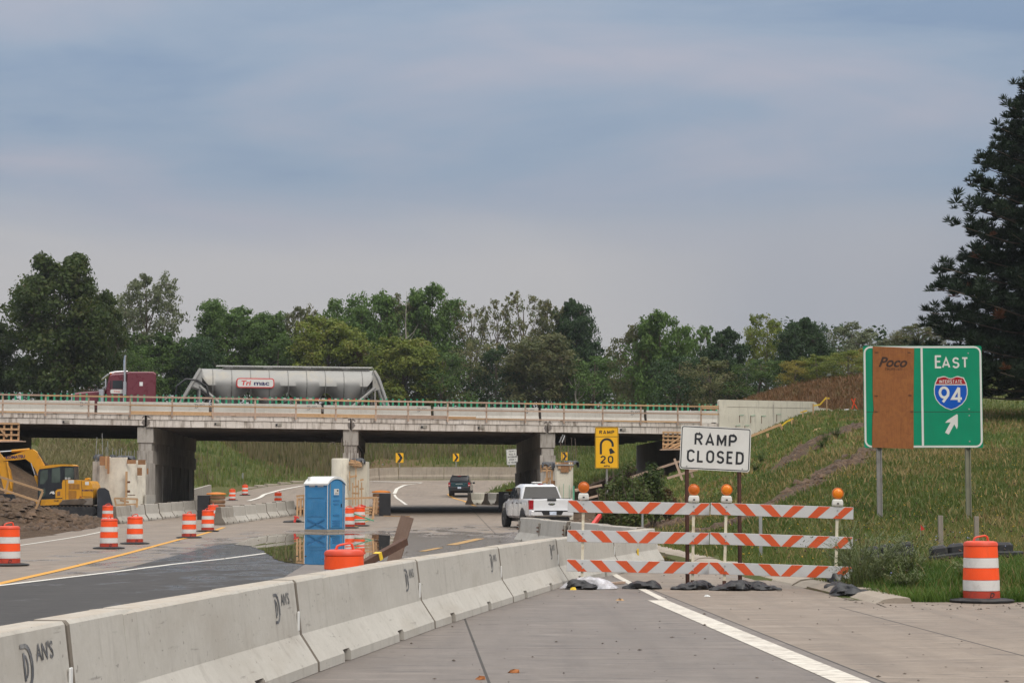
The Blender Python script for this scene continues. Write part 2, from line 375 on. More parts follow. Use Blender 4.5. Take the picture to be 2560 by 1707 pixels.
M['post_metal'] = mat('post_weathered', (.27,.255,.235,1), .7, .2, var=.18, dirt=(.14,.10,.07,1), dscale=4)
M['post_green'] = mat('post_treated_wood', (.20,.195,.135,1), .8, var=.2)
M['rust'] = mat('rusty_steel', (.13,.055,.028,1), .85, .2, var=.35, dirt=(.05,.02,.012,1), dscale=7, damt=.7, bmp=.3)
M['redpost'] = mat('sign_post_oxide', (.085,.034,.024,1), .7, .2, var=.25, dirt=(.16,.07,.03,1), dscale=6, damt=.5)
M['cream'] = mat('post_cream_paint', (.66,.60,.46,1), .55, var=.06, dirt=(.32,.15,.05,1), dscale=5, damt=.6)
M['white'] = mat('white_paint', (.70,.70,.68,1), .4, var=.05)
M['sign_white'] = mat('sign_white', (.66,.65,.61,1), .4, var=.04, dirt=(.5,.47,.42,1), dscale=2, damt=.3)
M['sign_black'] = mat('sign_black', (.012,.014,.018,1), .5, var=.2)
M['sign_green'] = mat('sign_green', (.002,.235,.120,1), .6, spec=.2, var=.06, dirt=(.004,.19,.10,1), dscale=1.2, damt=.5)
M['sign_yellow'] = mat('sign_yellow', (.88,.46,.008,1), .4, var=.05)
M['sign_blue'] = mat('sign_blue', (.003,.085,.44,1), .6, spec=.2, var=.06)
M['sign_red'] = mat('sign_red', (.33,.010,.018,1), .6, spec=.2, var=.08)
M['stencil'] = mat('stencil_paint', (.11,.112,.118,1), .8, var=.5, vscale=9, dirt=(.30,.29,.27,1), dscale=9, damt=.7)
M['stencil_brown'] = mat('stencil_dark', (.035,.016,.010,1), .8, var=.4, vscale=9, dirt=(.2,.09,.05,1), dscale=12, damt=.5)
M['amber'] = mat('amber_lens', (.80,.22,.008,1), .22, var=.1, bmp=.3, bscale=60)
M['amber_dark'] = mat('amber_lens_dark', (.52,.115,.006,1), .3, var=.12, bmp=.3, bscale=60)
M['case'] = mat('lamp_case', (.62,.60,.55,1), .5, var=.08, dirt=(.3,.27,.23,1), dscale=5, damt=.5)
M['tarp'] = mat('black_tarp', (.035,.038,.045,1), .38, var=.25, bmp=.5, bscale=6)
M['rebar'] = mat('rebar', (.16,.12,.10,1), .7, .4, var=.3)
M['greenp'] = mat('green_paint', (.02,.25,.13,1), .5, var=.15)
M['greenbar'] = mat('green_epoxy', (.10,.33,.20,1), .55, var=.2)
M['redpaint'] = mat('red_paint', (.55,.03,.02,1), .5, var=.2)
M['yellowtape'] = mat('caution_tape', (.75,.50,.03,1), .5, var=.15)
M['glass'] = glass('dark_glass')
M['tint'] = glass('tinted_glass', (.008,.009,.011,1), .12); M['tint'].node_tree.nodes['Principled BSDF'].inputs['Specular IOR Level'].default_value = .12
M['chrome'] = mat('chrome', (.72,.72,.72,1), .14, 1.0, var=.05)
M['tyre'] = mat('tyre', (.02,.02,.021,1), .8, var=.25, dirt=(.10,.085,.07,1), dscale=4, damt=.4)
M['bark'] = mat('bark', (.115,.088,.065,1), .9, var=.35, bmp=.4, bscale=12)
M['bark_pale'] = mat('bark_pale', (.26,.235,.20,1), .9, var=.3)
# ---------------------------------------------------------------- terrain
def sp(t, w): return .5*(t + np.sqrt(t*t + w*w))
def smin(a, b, k):
    h = np.clip(.5 + .5*(b-a)/k, 0, 1); return b*(1-h) + a*h - k*h*(1-h)
def smax(a, b, k): return -smin(-a, -b, k)
def sst(t, a, b):
    x = np.clip((t-a)/(b-a), 0, 1); return x*x*(3-2*x)
def zroad(Y):
    Y = np.minimum(np.asarray(Y, float), 199.)
    return .0140*sp(Y-82, 6) - .0140*sp(-82., 6) + .085*sp(Y-181, 5) - .085*sp(-181., 5)
XR_T = ([-50, 29.4, 29.8, 31.0, 32.6, 37, 50, 56, 70, 90, 110, 118, 143, 160, 175, 186, 192, 195, 198.3, 199],
        [16, 16, 9.0, 5.35, 5.2, 4.9, 4.25, 4.0, 3.5, 3.3, 3.0, 1.7, .2, -2.0, -2.9, -2.0, -.6, 3.0, 8.0, 8.0])
XL_T = ([-50, 30, 50, 66, 93, 105, 118, 143, 150, 165, 178, 186, 192, 197, 198.4],
        [-18, -16.5, -16.6, -17.2, -18.9, -19.8, -19.5, -21.6, -22.3, -23.4, -24.8, -24.6, -22.2, -17.5, -13.2])
def XR(Y): return np.interp(Y, *XR_T)
def XL(Y): return np.interp(Y, *XL_T)
def fbm(X, Y, s, seed=0, oct=4):
    """cheap value noise on numpy arrays"""
    out = 0.; amp = .5
    for o in range(oct):
        x = X/s*2**o + seed*17.3 + o*5.1; y = Y/s*2**o + seed*9.7 + o*3.3
        xi = np.floor(x); yi = np.floor(y); fx = x-xi; fy = y-yi; fx = fx*fx*(3-2*fx); fy = fy*fy*(3-2*fy)
        h = lambda a, b: np.modf(np.abs(np.sin(a*127.1+b*311.7+seed*74.7)*43758.5453))[0]
        v = (h(xi, yi)*(1-fx)+h(xi+1, yi)*fx)*(1-fy) + (h(xi, yi+1)*(1-fx)+h(xi+1, yi+1)*fx)*fy
        out = out + amp*(v-.5)*2; amp *= .5
    return out
def bridge_y(X): return 113.2 + .2*(X + 27.8)          # front edge of the overpass
def ground(X, Y, raw=False):
    X = np.asarray(X, float); Y = np.asarray(Y, float)
    z = zroad(Y)
    # slope behind the loop ramp
    Yb = np.where(X < -15, np.interp(X, [-60, -30, -25, -22, -17.5, -15], [150, 170, 188, 192.5, 198, 199.3]), 199.3)
    t = Y - Yb
    back = z + np.where(X > -14, .85, .1)*sst(t, 0, .8) + .165*np.clip(t-.3, 0, 34) + .02*np.clip(t-34, 0, 400)
    z = np.where(t > 0, back, z)
    # left bank beyond the overpass
    zl = zroad(Y) + .30*np.clip(-24.4 - X, 0, 16)*sst(Y, 141, 150)
    z = np.maximum(z, zl)
    # left abutment: dirt slope, spoil heap in front of it
    za = zroad(Y) + .60*sp(np.where(Y < bridge_y(X) + .4, -22.4, -26.6) - X, .8)*sst(Y, 106.5, 111.5)*(1-sst(Y, 141, 147))
    z = np.maximum(z, np.minimum(za, 4.6))
    hp = np.clip(.25*sp(-18.9 - X, 1.0), 0, 1.2)*np.exp(-((Y-96.5-.2*np.sin(X*1.7))/3.2)**2)
    hp = hp * (1 + .55*fbm(X, Y, 2.4, 3)) + np.where(hp > .05, .28*fbm(X, Y, 1.3, 5), 0)
    z = z + np.maximum(hp, 0)
    emb = np.clip(.42*(-33.5 - X), 0, 6.0)*sst(Y, 80, 112)*(1 - sst(Y, 140, 165))
    z = np.maximum(z, np.minimum(zroad(Y)+emb, 5.9))
    # right hillside up to the approach embankment
    xt = np.interp(Y, [0, 29, 31, 33, 37, 50, 60, 90, 108, 113, 117, 142, 147, 152, 165, 175, 186, 192, 196, 199], [30, 30, 10, 5.75, 5.3, 4.6, 4.35, 4.2, 4.1, 3.9, 3.7, 2.4, 1.4, .3, -1.4, -2.3, -1.4, 0, 4, 9])
    ba = bridge_y(X); und = (Y > ba + .3) & (Y < ba + 27)
    xt = np.where(und, np.maximum(xt, 8.0), xt)
    side = zroad(Y) + np.interp(Y, [0, 60, 100, 118, 150], [.36, .36, .44, .46, .36])*sp(X - xt - .5, .8) - .02
    capf = .34 + .088*sp(Y-48, 9) - .15
    plate = np.where(Y < ba - .1, 6.35, 5.9)
    hill = 6.0 + sst(Y, 149, 186)*np.clip(4.3 + (X-19.6)*.16, 1.5, 6.6)
    cap = np.where(Y < ba + 30, np.minimum(capf, plate), hill)
    rs = smin(side, cap, .5)
    rs = rs + .12*fbm(X, Y, 5, 8)*sst(rs, .2, 1.2)
    z = np.where(X > xt - .6, np.maximum(z, rs), z)
    # rough ground off the pavement
    off = (X > XR(Y)+.6) | (X < XL(Y)-.4)
    z = z + np.where(off, .05*fbm(X, Y, 1.6, 11), 0)
    if raw: return z
    return z
def gz(x, y): return float(ground(np.array([x]), np.array([y]))[0])
def gp(u, v):
    """photo pixel to the road surface"""
    lo, hi = 4., 210.
    for _ in range(50):
        m = (lo+hi)/2
        if at(u, v, m).z > float(zroad(m)): lo = m
        else: hi = m
    p = at(u, v, lo); return (p.x, p.y)

# tyre ruts and bare soil on the hillside (metres): polylines with half width
RUTS = [([at(1690,1345,60), at(1840,1300,62), at(1960,1245,68), at(2050,1195,75), at(2180,1125,86)], 1.0),
        ([at(1930,1200,80), at(2010,1130,92), at(2080,1090,99), at(2130,1075,104)], .9),
        ([at(1560,1345,58), at(1700,1318,60)], .8), ([at(2150,1180,74), at(2300,1110,84)], .6)]
def line_dist(X, Y, pts):
    d = np.full(X.shape, 1e9)
    for a, b in zip(pts[:-1], pts[1:]):
        ax, ay, bx, by = a[0], a[1], b[0], b[1]; L = (bx-ax)**2+(by-ay)**2
        t = np.clip(((X-ax)*(bx-ax)+(Y-ay)*(by-ay))/L, 0, 1); d = np.minimum(d, np.hypot(X-ax-t*(bx-ax), Y-ay-t*(by-ay)))
    return d
def on_ground(u, v, lo=30, hi=125):
    """photo pixel to the hillside"""
    Ys = np.linspace(lo, hi, 1500); P = [at(u, v, y) for y in Ys]; xs = np.array([p.x for p in P]); zs = np.array([p.z for p in P])
    d = zs - ground(xs, Ys); k = np.argmax(d < 0) if (d < 0).any() else len(Ys)-1
    return Vector((xs[k], Ys[k], float(ground(xs[k:k+1], Ys[k:k+1])[0])))
RUTS = [([on_ground(1745,1335), on_ground(1830,1312), on_ground(1960,1248), on_ground(2040,1200), on_ground(2120,1160)], .85),
        ([on_ground(2080,1180), on_ground(2190,1120), on_ground(2330,1075)], .5),
        ([on_ground(1960,1165), on_ground(2050,1100), on_ground(2110,1080), on_ground(2160,1062)], .75),
        ([on_ground(1600,1322), on_ground(1680,1312), on_ground(1745,1300)], .7)]
def masks(X, Y):
    """dirt, dry grass"""
    rut = np.zeros(X.shape)
    for pts, w in RUTS:
        d = line_dist(X, Y, pts) + .8*fbm(X, Y, 2.5, 21); rut = np.maximum(rut, 1 - sst(d, w*.45, w*1.0))
    xl, xr = XL(Y), XR(Y)
    dl = (1-sst(X, -26.5, -24.0)*0)*np.where(X < xl+.5, 1., 0.)*sst(Y, 40, 60)*(1-sst(Y, 138, 146))
    nearpier = np.where((Y > 96) & (Y < 146) & (X > .6) & (X < 9.0 - .03*(Y-96)), 1., 0.)*(1-sst(X, 5.5, 8.5))
    under = np.where((Y > bridge_y(X)-1.5) & (Y < bridge_y(X)+29) & (X > -33) & (X < 12.5), 1., 0.)
    dirt = np.clip(np.maximum.reduce([rut, dl, nearpier, under]), 0, 1)
    edge = np.where((X > xr-.1) & (X < xr+.35) & (Y > 29), .6, 0)
    dirt = np.maximum(dirt, edge)
    dry = np.clip(.16 + 1.1*fbm(X, Y, 8, 31) + .5*fbm(X, Y, 2.2, 33), 0, 1)*.75
    dry = np.where((Y > 149) & (X > 13) & (X < 31), .98, dry)
    dry = np.where((Y > 199) & (X < 2), np.clip(.45 + .9*fbm(X, Y, 14, 35) - .02*X, 0, 1), dry)
    return dirt, dry, rut
def axis(lo, hi, st, far, g=1.22):
    c = list(np.arange(lo, hi+st*.5, st)); d = st
    while c[-1] < far: d *= g; c.append(c[-1]+d)
    d = st
    while c[0] > -far: d *= g; c.insert(0, c[0]-d)
    return np.array(c)
def mk_ground():
    xs = axis(-40, 42, .55, 1600); ys = axis(4, 212, .55, 2600)
    ys = ys[(ys > -120) & (ys < 2500)]; xs = xs[np.abs(xs) < 1500]
    X, Y = np.meshgrid(xs, ys); Z = ground(X, Y)
    dirt, dry, rut = masks(X, Y)
    Z = Z + rut*(.22*fbm(X, Y, 1.2, 41) + .06) + np.where((dirt > .5) & (X < -15), .05*fbm(X, Y, .8, 43), 0)
    inside = (X < XR(Y)-.25) & (X > XL(Y)+.3) & (Y < 198)
    Z = np.where(inside, Z-.35, Z)
    V = np.stack([X.ravel(), Y.ravel(), Z.ravel()], 1)
    ny, nx = X.shape; i = np.arange((ny-1)*nx).reshape(ny-1, nx)[:, :-1].ravel()
    Fq = np.stack([i, i+1, i+1+nx, i+nx], 1)
    A = np.stack([dirt.ravel(), dry.ravel(), rut.ravel(), np.ones(dirt.size)], 1)
    m, nt, b = ng('ground_soil'); at_ = nd(nt, 'ShaderNodeVertexColor', layer_name='mask'); s3 = nd(nt, 'ShaderNodeSeparateColor', {0: at_.outputs[0]})
    v = coords(nt, (1,1,1), True); n = noise(nt, v, 1.4, 7, .65); n2 = noise(nt, v, 9, 5, .7)
    g = mixc(nt, remap(nt, n, .35, .65), (.060,.085,.020,1), (.105,.105,.035,1))
    dr = mixc(nt, remap(nt, n, .35, .65), (.13,.095,.042,1), (.10,.060,.030,1))
    c = mixc(nt, s3.outputs[1], g, dr)
    soil = mixc(nt, remap(nt, n, .35, .65), (.078,.048,.029,1), (.135,.09,.056,1)); soil = mixc(nt, remap(nt, n2, .42, .66, 0, .75), soil, (.035,.024,.017,1))
    f = nd(nt, 'ShaderNodeMath', {0: s3.outputs[0], 1: remap(nt, n2, .3, .7, -.3, .3)}, operation='ADD').outputs[0]
    c = mixc(nt, remap(nt, f, .35, .65), c, soil)
    nt.links.new(c, b.inputs['Base Color']); b.inputs['Roughness'].default_value = .95; b.inputs['Specular IOR Level'].default_value = .2
    bump(nt, b, n2, .8, .12)
    o = link('ground', np_mesh('ground', V, Fq, m, {'mask': A}, True)); struct(o, 'grassy banks and bare dirt around the roads')
mk_ground()

# ---------------------------------------------------------------- pavement sheets
def pave_mat(name, c1, c2, tint, wet=True, rough=.75, crack=False):
    m, nt, b = ng(name); v = coords(nt, (1,1,1), True)
    n = noise(nt, v, .35, 6, .6, .4); c = mixc(nt, remap(nt, n, .32, .68), c1, c2)
    f = noise(nt, v, 26, 4, .7); c = mixc(nt, remap(nt, f, .35, .75, 0, .48), c, (c1[0]*.52, c1[1]*.50, c1[2]*.47, 1))
    md = noise(nt, v, 2.6, 5, .65); c = mixc(nt, remap(nt, md, .40, .62, 0, .6), c, (c1[0]*.68, c1[1]*.66, c1[2]*.64, 1))
    st = noise(nt, coords(nt, (.5, 2.6, 1), True), 1.0, 6, .65); c = mixc(nt, remap(nt, st, .54, .72, 0, .65), c, tint)
    st2 = noise(nt, coords(nt, (2.5, .16, 1), True), 1.0, 5, .6); c = mixc(nt, remap(nt, st2, .50, .70, 0, .5), c, (c1[0]*.55, c1[1]*.55, c1[2]*.56, 1))
    dk = noise(nt, coords(nt, (.8, 3.5, 1), True), 1.7, 3, .6); c = mixc(nt, remap(nt, dk, .57, .66, 0, .6), c, (c1[0]*.4, c1[1]*.4, c1[2]*.42, 1))
    tp = noise(nt, v, 7, 2, .5); c = mixc(nt, remap(nt, tp, .715, .735, 0, .55), c, (c1[0]*.3, c1[1]*.28, c1[2]*.27, 1))
    lt = noise(nt, coords(nt, (1.3, 5, 1), True), 1.1, 5, .7); c = mixc(nt, remap(nt, lt, .60, .70, 0, .5), c, (min(c1[0]*1.6, 1), c1[1]*1.6, c1[2]*1.6, 1))
    b.inputs['Specular IOR Level'].default_value = .4
    if wet:   # rain water still lying on the low part of the road around the puddle
        p = nd(nt, 'ShaderNodeNewGeometry').outputs['Position']; q = nd(nt, 'ShaderNodeVectorMath', {0: p, 1: (-3.2, 66., 0)}, operation='SUBTRACT').outputs[0]
        q = nd(nt, 'ShaderNodeVectorMath', {0: q, 1: (1/8.5, 1/27., 0)}, operation='MULTIPLY').outputs[0]
        d = nd(nt, 'ShaderNodeVectorMath', {0: q}, operation='LENGTH').outputs['Value']
        d = nd(nt, 'ShaderNodeMath', {0: d, 1: remap(nt, noise(nt, coords(nt, (1, .45, 1), True), .8, 5, .6), .3, .7, -.5, .5)}, operation='ADD').outputs[0]
        w = remap(nt, d, 1.05, .72); c = mixc(nt, nd(nt, 'ShaderNodeMath', {0: w, 1: .5}, operation='MULTIPLY').outputs[0], c, (c1[0]*.42, c1[1]*.43, c1[2]*.46, 1))
        nt.links.new(nd(nt, 'ShaderNodeMapRange', {0: w, 3: rough, 4: .20}).outputs[0], b.inputs['Roughness'])
    else: b.inputs['Roughness'].default_value = rough
    nt.links.new(c, b.inputs['Base Color']); bump(nt, b, f, .18, .008)
    return m
M['road'] = pave_mat('road_concrete', (.275,.222,.175,1), (.195,.160,.132,1), (.34,.285,.23,1))
M['slab'] = pave_mat('slab_grey', (.205,.174,.150,1), (.160,.137,.121,1), (.26,.222,.188,1), wet=False, rough=.62)
M['slab_brown'] = pave_mat('slab_brown', (.275,.222,.175,1), (.21,.17,.138,1), (.34,.285,.23,1), wet=False, rough=.72)
M['asphalt'] = pave_mat('asphalt', (.060,.055,.052,1), (.042,.039,.038,1), (.085,.078,.072,1), rough=.85)
def line_mat(name, col, under, wear=.5):
    m, nt, b = ng(name); v = coords(nt, (1,1,1), True); n = noise(nt, coords(nt, (2, 7, 1), True), 1.6, 6, .7)
    c = mixc(nt, remap(nt, n, wear, wear+.13, 0, .85), col, under)
    c = mixc(nt, remap(nt, noise(nt, v, 3, 4), .4, .7, 0, .3), c, (col[0]*.7, col[1]*.66, col[2]*.6, 1))
    nt.links.new(c, b.inputs['Base Color']); b.inputs['Roughness'].default_value = .7; return m
M['line_white'] = line_mat('line_white', (.62,.575,.50,1), (.24,.2,.17,1), .485)
M['line_far'] = line_mat('line_white_far', (.64,.61,.55,1), (.26,.22,.18,1), .60)
M['line_yellow'] = line_mat('line_yellow', (.62,.30,.03,1), (.24,.18,.12,1), .54)
M['line_yellow_worn'] = line_mat('line_yellow_worn', (.50,.27,.05,1), (.22,.17,.12,1), .44)
def strip(name, left, right, n, mat_, dz=0.0, k=2, zf=None, parent=None):
    """sheet between two polylines [(x,y)..] resampled to n rows, draped on the road"""
    def rs(P):
        P = np.array(P, float); s = np.r_[0, np.cumsum(np.hypot(*np.diff(P, axis=0).T))]; t = np.linspace(0, s[-1], n)
        return np.stack([np.interp(t, s, P[:, 0]), np.interp(t, s, P[:, 1])], 1)
    L, Rr = rs(left), rs(right); T = np.linspace(0, 1, k)[None, :, None]
    G = L[:, None, :]*(1-T) + Rr[:, None, :]*T
    Z = (zroad(G[..., 1]) if zf is None else zf(G[..., 0], G[..., 1])) + dz
    V = np.concatenate([G, Z[..., None]], 2).reshape(-1, 3); i = np.arange((n-1)*k).reshape(n-1, k)[:, :-1].ravel()
    return link(name, np_mesh(name, V, np.stack([i, i+1, i+1+k, i+k], 1), mat_, smooth=True), parent)
Ys = np.r_[np.arange(-30, 29.01, 1.), np.arange(29.2, 33, .2), np.arange(33, 198.5, .7), 198.4]
road = strip('road', [(float(XL(y)), y) for y in Ys], [(float(XR(y)), y) for y in Ys], 420, M['road'], 0.0, 9)
struct(road, 'worn concrete carriageway running under the overpass')
def fan(name, pts, mat_, dz, parent=None):
    P = [gp(*p) if isinstance(p[0], int) else p for p in pts]
    mb = MB(); mb.add([(x, y, float(zroad(y))+dz) for x, y in P], [tuple(range(len(P)))])
    return mb.build(name, mat_, parent)
def jag(P, amp, step=.6):
    """break a polyline into an uneven edge"""
    out = []
    for a, b in zip(P[:-1], P[1:]):
        L = math.hypot(b[0]-a[0], b[1]-a[1]); n = max(1, int(L/step))
        for i in range(n): t = i/n; out.append((a[0]+(b[0]-a[0])*t+random.uniform(-amp, amp), a[1]+(b[1]-a[1])*t+random.uniform(-amp, amp)))
    return out + [P[-1]]
ap = [gp(*p) for p in ((0,1474),(74,1475),(202,1441),(370,1412),(538,1363),(600,1356))]
ap = jag(ap, .05) + jag([gp(600,1356), gp(690,1370), gp(770,1408), gp(712,1449)], .06)
ap += [(-2.25, 22.), (-2.6, 16.), (-3.6, 6), (-6, -6), (-12.5, -6), (-11.5, 14), (-9.6, 28)]
struct(fan('asphalt_patch', ap, M['asphalt'], .006), 'dark asphalt patch left of the barrier row')
# near slabs, separated by real joints
SL = -.045
def jx(x0, y): return x0 + SL*(y-20)
joint = MB()
edges = [-3.5, -.30, 3.02, 5.04]
rows = [3.2, 7.3, 9.3, 13.4, 17.5, 21.6, 25.7, 29.6, 33.7, 37.8, 42., 46., 50.]
slabs = []
for ci in range(3):
    for a, b in zip(rows[:-1], rows[1:]):
        if ci == 2 and a >= 42: continue
        g = .007
        x00, x01, x10, x11 = jx(edges[ci], a)+g, jx(edges[ci+1], a)-g, jx(edges[ci], b)+g, jx(edges[ci+1], b)-g
        if ci == 2: x11 = min(x11, float(XR(b))-.05); x01 = min(x01, float(XR(a))-.05)
        t = .012
        mb = MB(); mb.loft([(x00, a+g*.5, 0), (x01, a+g*.5, 0), (x11, b-g*.5, 0), (x10, b-g*.5, 0), (x00+.005, a+.006, t), (x01-.005, a+.006, t), (x11-.005, b-.006, t), (x10+.005, b-.006, t)], 4, 2)
        s = mb.build('slab', M['slab'] if ci < 2 else M['slab_brown'], road); slabs.append(s)
for x0 in (-.30, 3.02, 5.04):
    joint.loft([(jx(x0, -4)-.012, -4, .004), (jx(x0, -4)+.012, -4, .004), (jx(x0, 29 if x0 > 4 else 50)+.012, 29 if x0 > 4 else 50, .004), (jx(x0, 29 if x0 > 4 else 50)-.012, 29 if x0 > 4 else 50, .004)], 2, 2, caps=False, closed=False)
mb = MB()
for x0, y1 in ((-.30, 50), (3.02, 50), (5.04, 29.5)):
    mb.add([(jx(x0, 3)-.014, 3, .0125), (jx(x0, 3)+.014, 3, .0125), (jx(x0, y1)+.012, y1, .0125), (jx(x0, y1)-.012, y1, .0125)], [(0,1,2,3)])
M['seal'] = mat('joint_sealant', (.045,.038,.032,1), .8, var=.4, vscale=6)
mb.build('joint_seal', M['seal'], road)
# right-hand apron in front of the kerb
mb = MB(); g = .01
ax = [(jx(5.04, -4)+g, -4), (16, -4), (16, 29.6), (9.4, 31.2), (6.9, 32.0), (5.35, 31.0), (5.28, 29.5), (jx(5.04, 29.3)+g, 29.3)]
mb.add([(x, y, .0115) for x, y in ax], [tuple(range(len(ax)))]); mb.build('slab', M['slab_brown'], road)

def line(name, pts, w, mat_, dz, parent=road, n=60):
    P = [gp(*p) if isinstance(p[0], int) else p for p in pts]
    L, Rr = [], []
    for i, p in enumerate(P):
        a, b = P[max(i-1, 0)], P[min(i+1, len(P)-1)]; dx, dy = b[0]-a[0], b[1]-a[1]; l = math.hypot(dx, dy)
        L.append((p[0]-dy/l*w/2, p[1]+dx/l*w/2)); Rr.append((p[0]+dy/l*w/2, p[1]-dx/l*w/2))
    return strip(name, L, Rr, n, mat_, dz, 2, parent=parent)
line('edge_line', [(2.9, 9.5), (2.86, 17.5), (2.18, 31.4)], .29, M['line_white'], .016)
line('edge_line', [(2.28, 31.6), (2.06, 40.), (1.95, 50)], .13, M['line_white'], .016)
line('edge_line', [(0,1464),(300,1428),(430,1411),(560,1397),(665,1383)], .16, M['line_far'], .012)
line('edge_line', [(-10.6, 20), (-9.35, 33.5), gp(0,1464)], .16, M['line_far'], .0125)
line('centre_line', [(-7.6, 20), (-8.9, 33), gp(0,1459), gp(150,1425), gp(300,1388), gp(445,1349), gp(560,1318)], .2, M['line_yellow'], .010)
line('edge_line', [(0,1371),(44,1364),(296,1319)], .13, M['line_far'], .010)
line('edge_line', [gp(621,1252), gp(660,1236), gp(700,1225), gp(758,1214), (-15.5, 194.5), (-13, 196.0)], .35, M['line_far'], .03)
line('edge_line', [gp(986,1234), gp(992,1222), gp(1010,1213), gp(1060,1207), (-3, 196.6), (6, 197.0)], .32, M['line_far'], .03)
line('edge_line', [gp(986,1236), gp(1000,1250), gp(1016,1262)], .2, M['line_far'], .02)
line('centre_line', [gp(1120,1235), gp(1160,1252), gp(1190,1266)], .22, M['line_yellow'], .02)
line('centre_line', [(1128,1362),(1160,1355),(1200,1346)], .35, M['line_yellow_worn'], .010, n=12)
line('centre_line', [(1055,1378),(1080,1373),(1100,1369)], .2, M['line_yellow_worn'], .010, n=12)
line('centre_line', [(885,1318),(910,1305),(930,1296)], .22, M['line_yellow_worn'], .010, n=12)
line('joint_seal', [gp(1170,1262), gp(1240,1335)], .03, M['seal'], .008)
# ---------------------------------------------------------------- standing water
def water_mat():
    m, nt, b = ng('standing_water'); b.inputs['Base Color'].default_value = (.035,.034,.027,1); b.inputs['Roughness'].default_value = .02; b.inputs['Specular IOR Level'].default_value = .9
    b.inputs['IOR'].default_value = 1.6; b.inputs['Coat Weight'].default_value = .6; b.inputs['Coat Roughness'].default_value = .01
    v = coords(nt, (1, .35, 1), True); bump(nt, b, noise(nt, v, 2.2, 3), .012, .02); return m
M['water'] = water_mat()
def blob(pts, sub=6, amp=.0):
    P = [Vector(p) for p in pts]; n = len(P); out = []
    for i in range(n):
        p0, p1, p2, p3 = P[i-1], P[i], P[(i+1) % n], P[(i+2) % n]
        for s in range(sub):
            t = s/sub; q = .5*((2*p1) + (p2-p0)*t + (2*p0-5*p1+4*p2-p3)*t*t + (3*p1-p0-3*p2+p3)*t**3)
            out.append((q.x+random.uniform(-amp, amp), q.y+random.uniform(-amp, amp)))
    return out
pp = [gp(*p) for p in ((588,1360),(640,1343),(700,1335),(790,1333),(900,1335),(985,1341),(982,1356),(955,1385),(905,1402),(860,1412),(762,1411),(700,1402),(676,1388),(655,1375),(620,1365))]
pud = fan('puddle', blob(pp, 6, .06), M['water'], .016); struct(pud, 'still puddle mirroring the blue toilet')
pp = [(2.9,49),(3.5,47.5),(4.05,50),(3.95,56),(3.7,63),(3.3,66),(3.2,58)]
struct(fan('puddle', blob(pp, 5, .05), M['water'], .016), 'strip of water in the gutter behind the barricade')
# ---------------------------------------------------------------- kerb on the right
kp = [(5.30, 30.6), (5.26, 33.0), (5.0, 37.2), (4.45, 46), (4.32, 50), (4.1, 56), (3.85, 63)]
for i, (a, b) in enumerate(zip(kp[:-1], kp[1:])):
    L = math.hypot(b[0]-a[0], b[1]-a[1]); ang = math.atan2(b[1]-a[1], b[0]-a[0])
    nn = max(1, round(L/3.1))
    for j in range(nn):
        mb = MB(); l = L/nn
        mb.prism([(.06, -.05), (.0, .02), (-.14, .095), (-.30, .115), (-.52, .11), (-.6, -.05)], (0.01, l-.012), axis='x')
        mb.v = [(x, y if True else y, z) for x, y, z in mb.v]
        # y>0 is left of travel; kerb rises to the right
        mb.v = [(x, y, z) for x, y, z in mb.v]
        t = j/nn
        o = mb.build('kerb', M['kerb'], None, loc=(a[0]+(b[0]-a[0])*t, a[1]+(b[1]-a[1])*t, .0 - (.03 if i == 0 else 0)), rot=(R(random.uniform(-1, 1)), R(random.uniform(-.6, .6)), ang)); struct(o, 'rolled concrete kerb piece along the grass')
# broken kerb stones along the outside of the far ramp
kp = [gp(634,1219), gp(676,1209), gp(716,1204), gp(758,1199)]
kp = [(-24.1, 188.6), (-22.6, 191.6), (-20.6, 194.6), (-18.4, 197.1), (-15.9, 198.7)]
for a, b in zip(kp[:-1], kp[1:]):
    for t in (0, .5):
        mb = MB(); l = math.hypot(b[0]-a[0], b[1]-a[1])/2
        mb.prism([(-.2, -.1), (-.17, .2), (.25, .24), (.3, -.1)], (.05, l-random.uniform(.06, .2)), axis='x')
        x, y = a[0]+(b[0]-a[0])*t, a[1]+(b[1]-a[1])*t
        o = mb.build('kerb', M['kerb'], None, loc=(x, y, float(zroad(y))), rot=(R(random.uniform(-4, 4)), 0, math.atan2(b[1]-a[1], b[0]-a[0]))); struct(o, 'heaved kerb stone outside the far ramp')
# grit on the pavement
def grit(n, x0, x1, y0, y1, s0, s1, seed):
    rg = np.random.default_rng(seed); V = []; Fs = []
    base = np.array([(1,0,0),(-1,0,0),(0,1,0),(0,-1,0),(0,0,1),(0,0,-.2)], float); ff = np.array([(0,2,4),(2,1,4),(1,3,4),(3,0,4),(2,0,5),(1,2,5),(3,1,5),(0,3,5)])
    for i in range(n):
        y = y0+(y1-y0)*rg.random()**1.3; x = x0+(x1-x0)*rg.random()
        s = s0+(s1-s0)*rg.random()**3
        P = base*(s*rg.uniform(.6, 1.3, (1, 3)))*np.array([1, 1, .6]) + np.array([x, y, .018+float(zroad(y))])
        V.append(P); Fs.append(ff+6*i)
    return np.concatenate(V), np.concatenate(Fs)
V1, F1 = grit(420, -1.2, 7.5, 15, 42, .004, .026, 3); V2, F2 = grit(300, -9, 2.5, 50, 85, .01, .05, 4); V3, F3 = grit(200, 5.0, 9.0, 28.8, 31.5, .004, .03, 5)
M['grit'] = mat('grit', (.085,.065,.05,1), .9, var=.5)
o = link('gravel', np_mesh('gravel', np.concatenate([V1, V2, V3]), np.concatenate([F1, F2+len(V1), F3+len(V1)+len(V2)]), M['grit'])); tag(o, 'scattered pebbles and crumbs on the pavement', None, None, 'stuff')
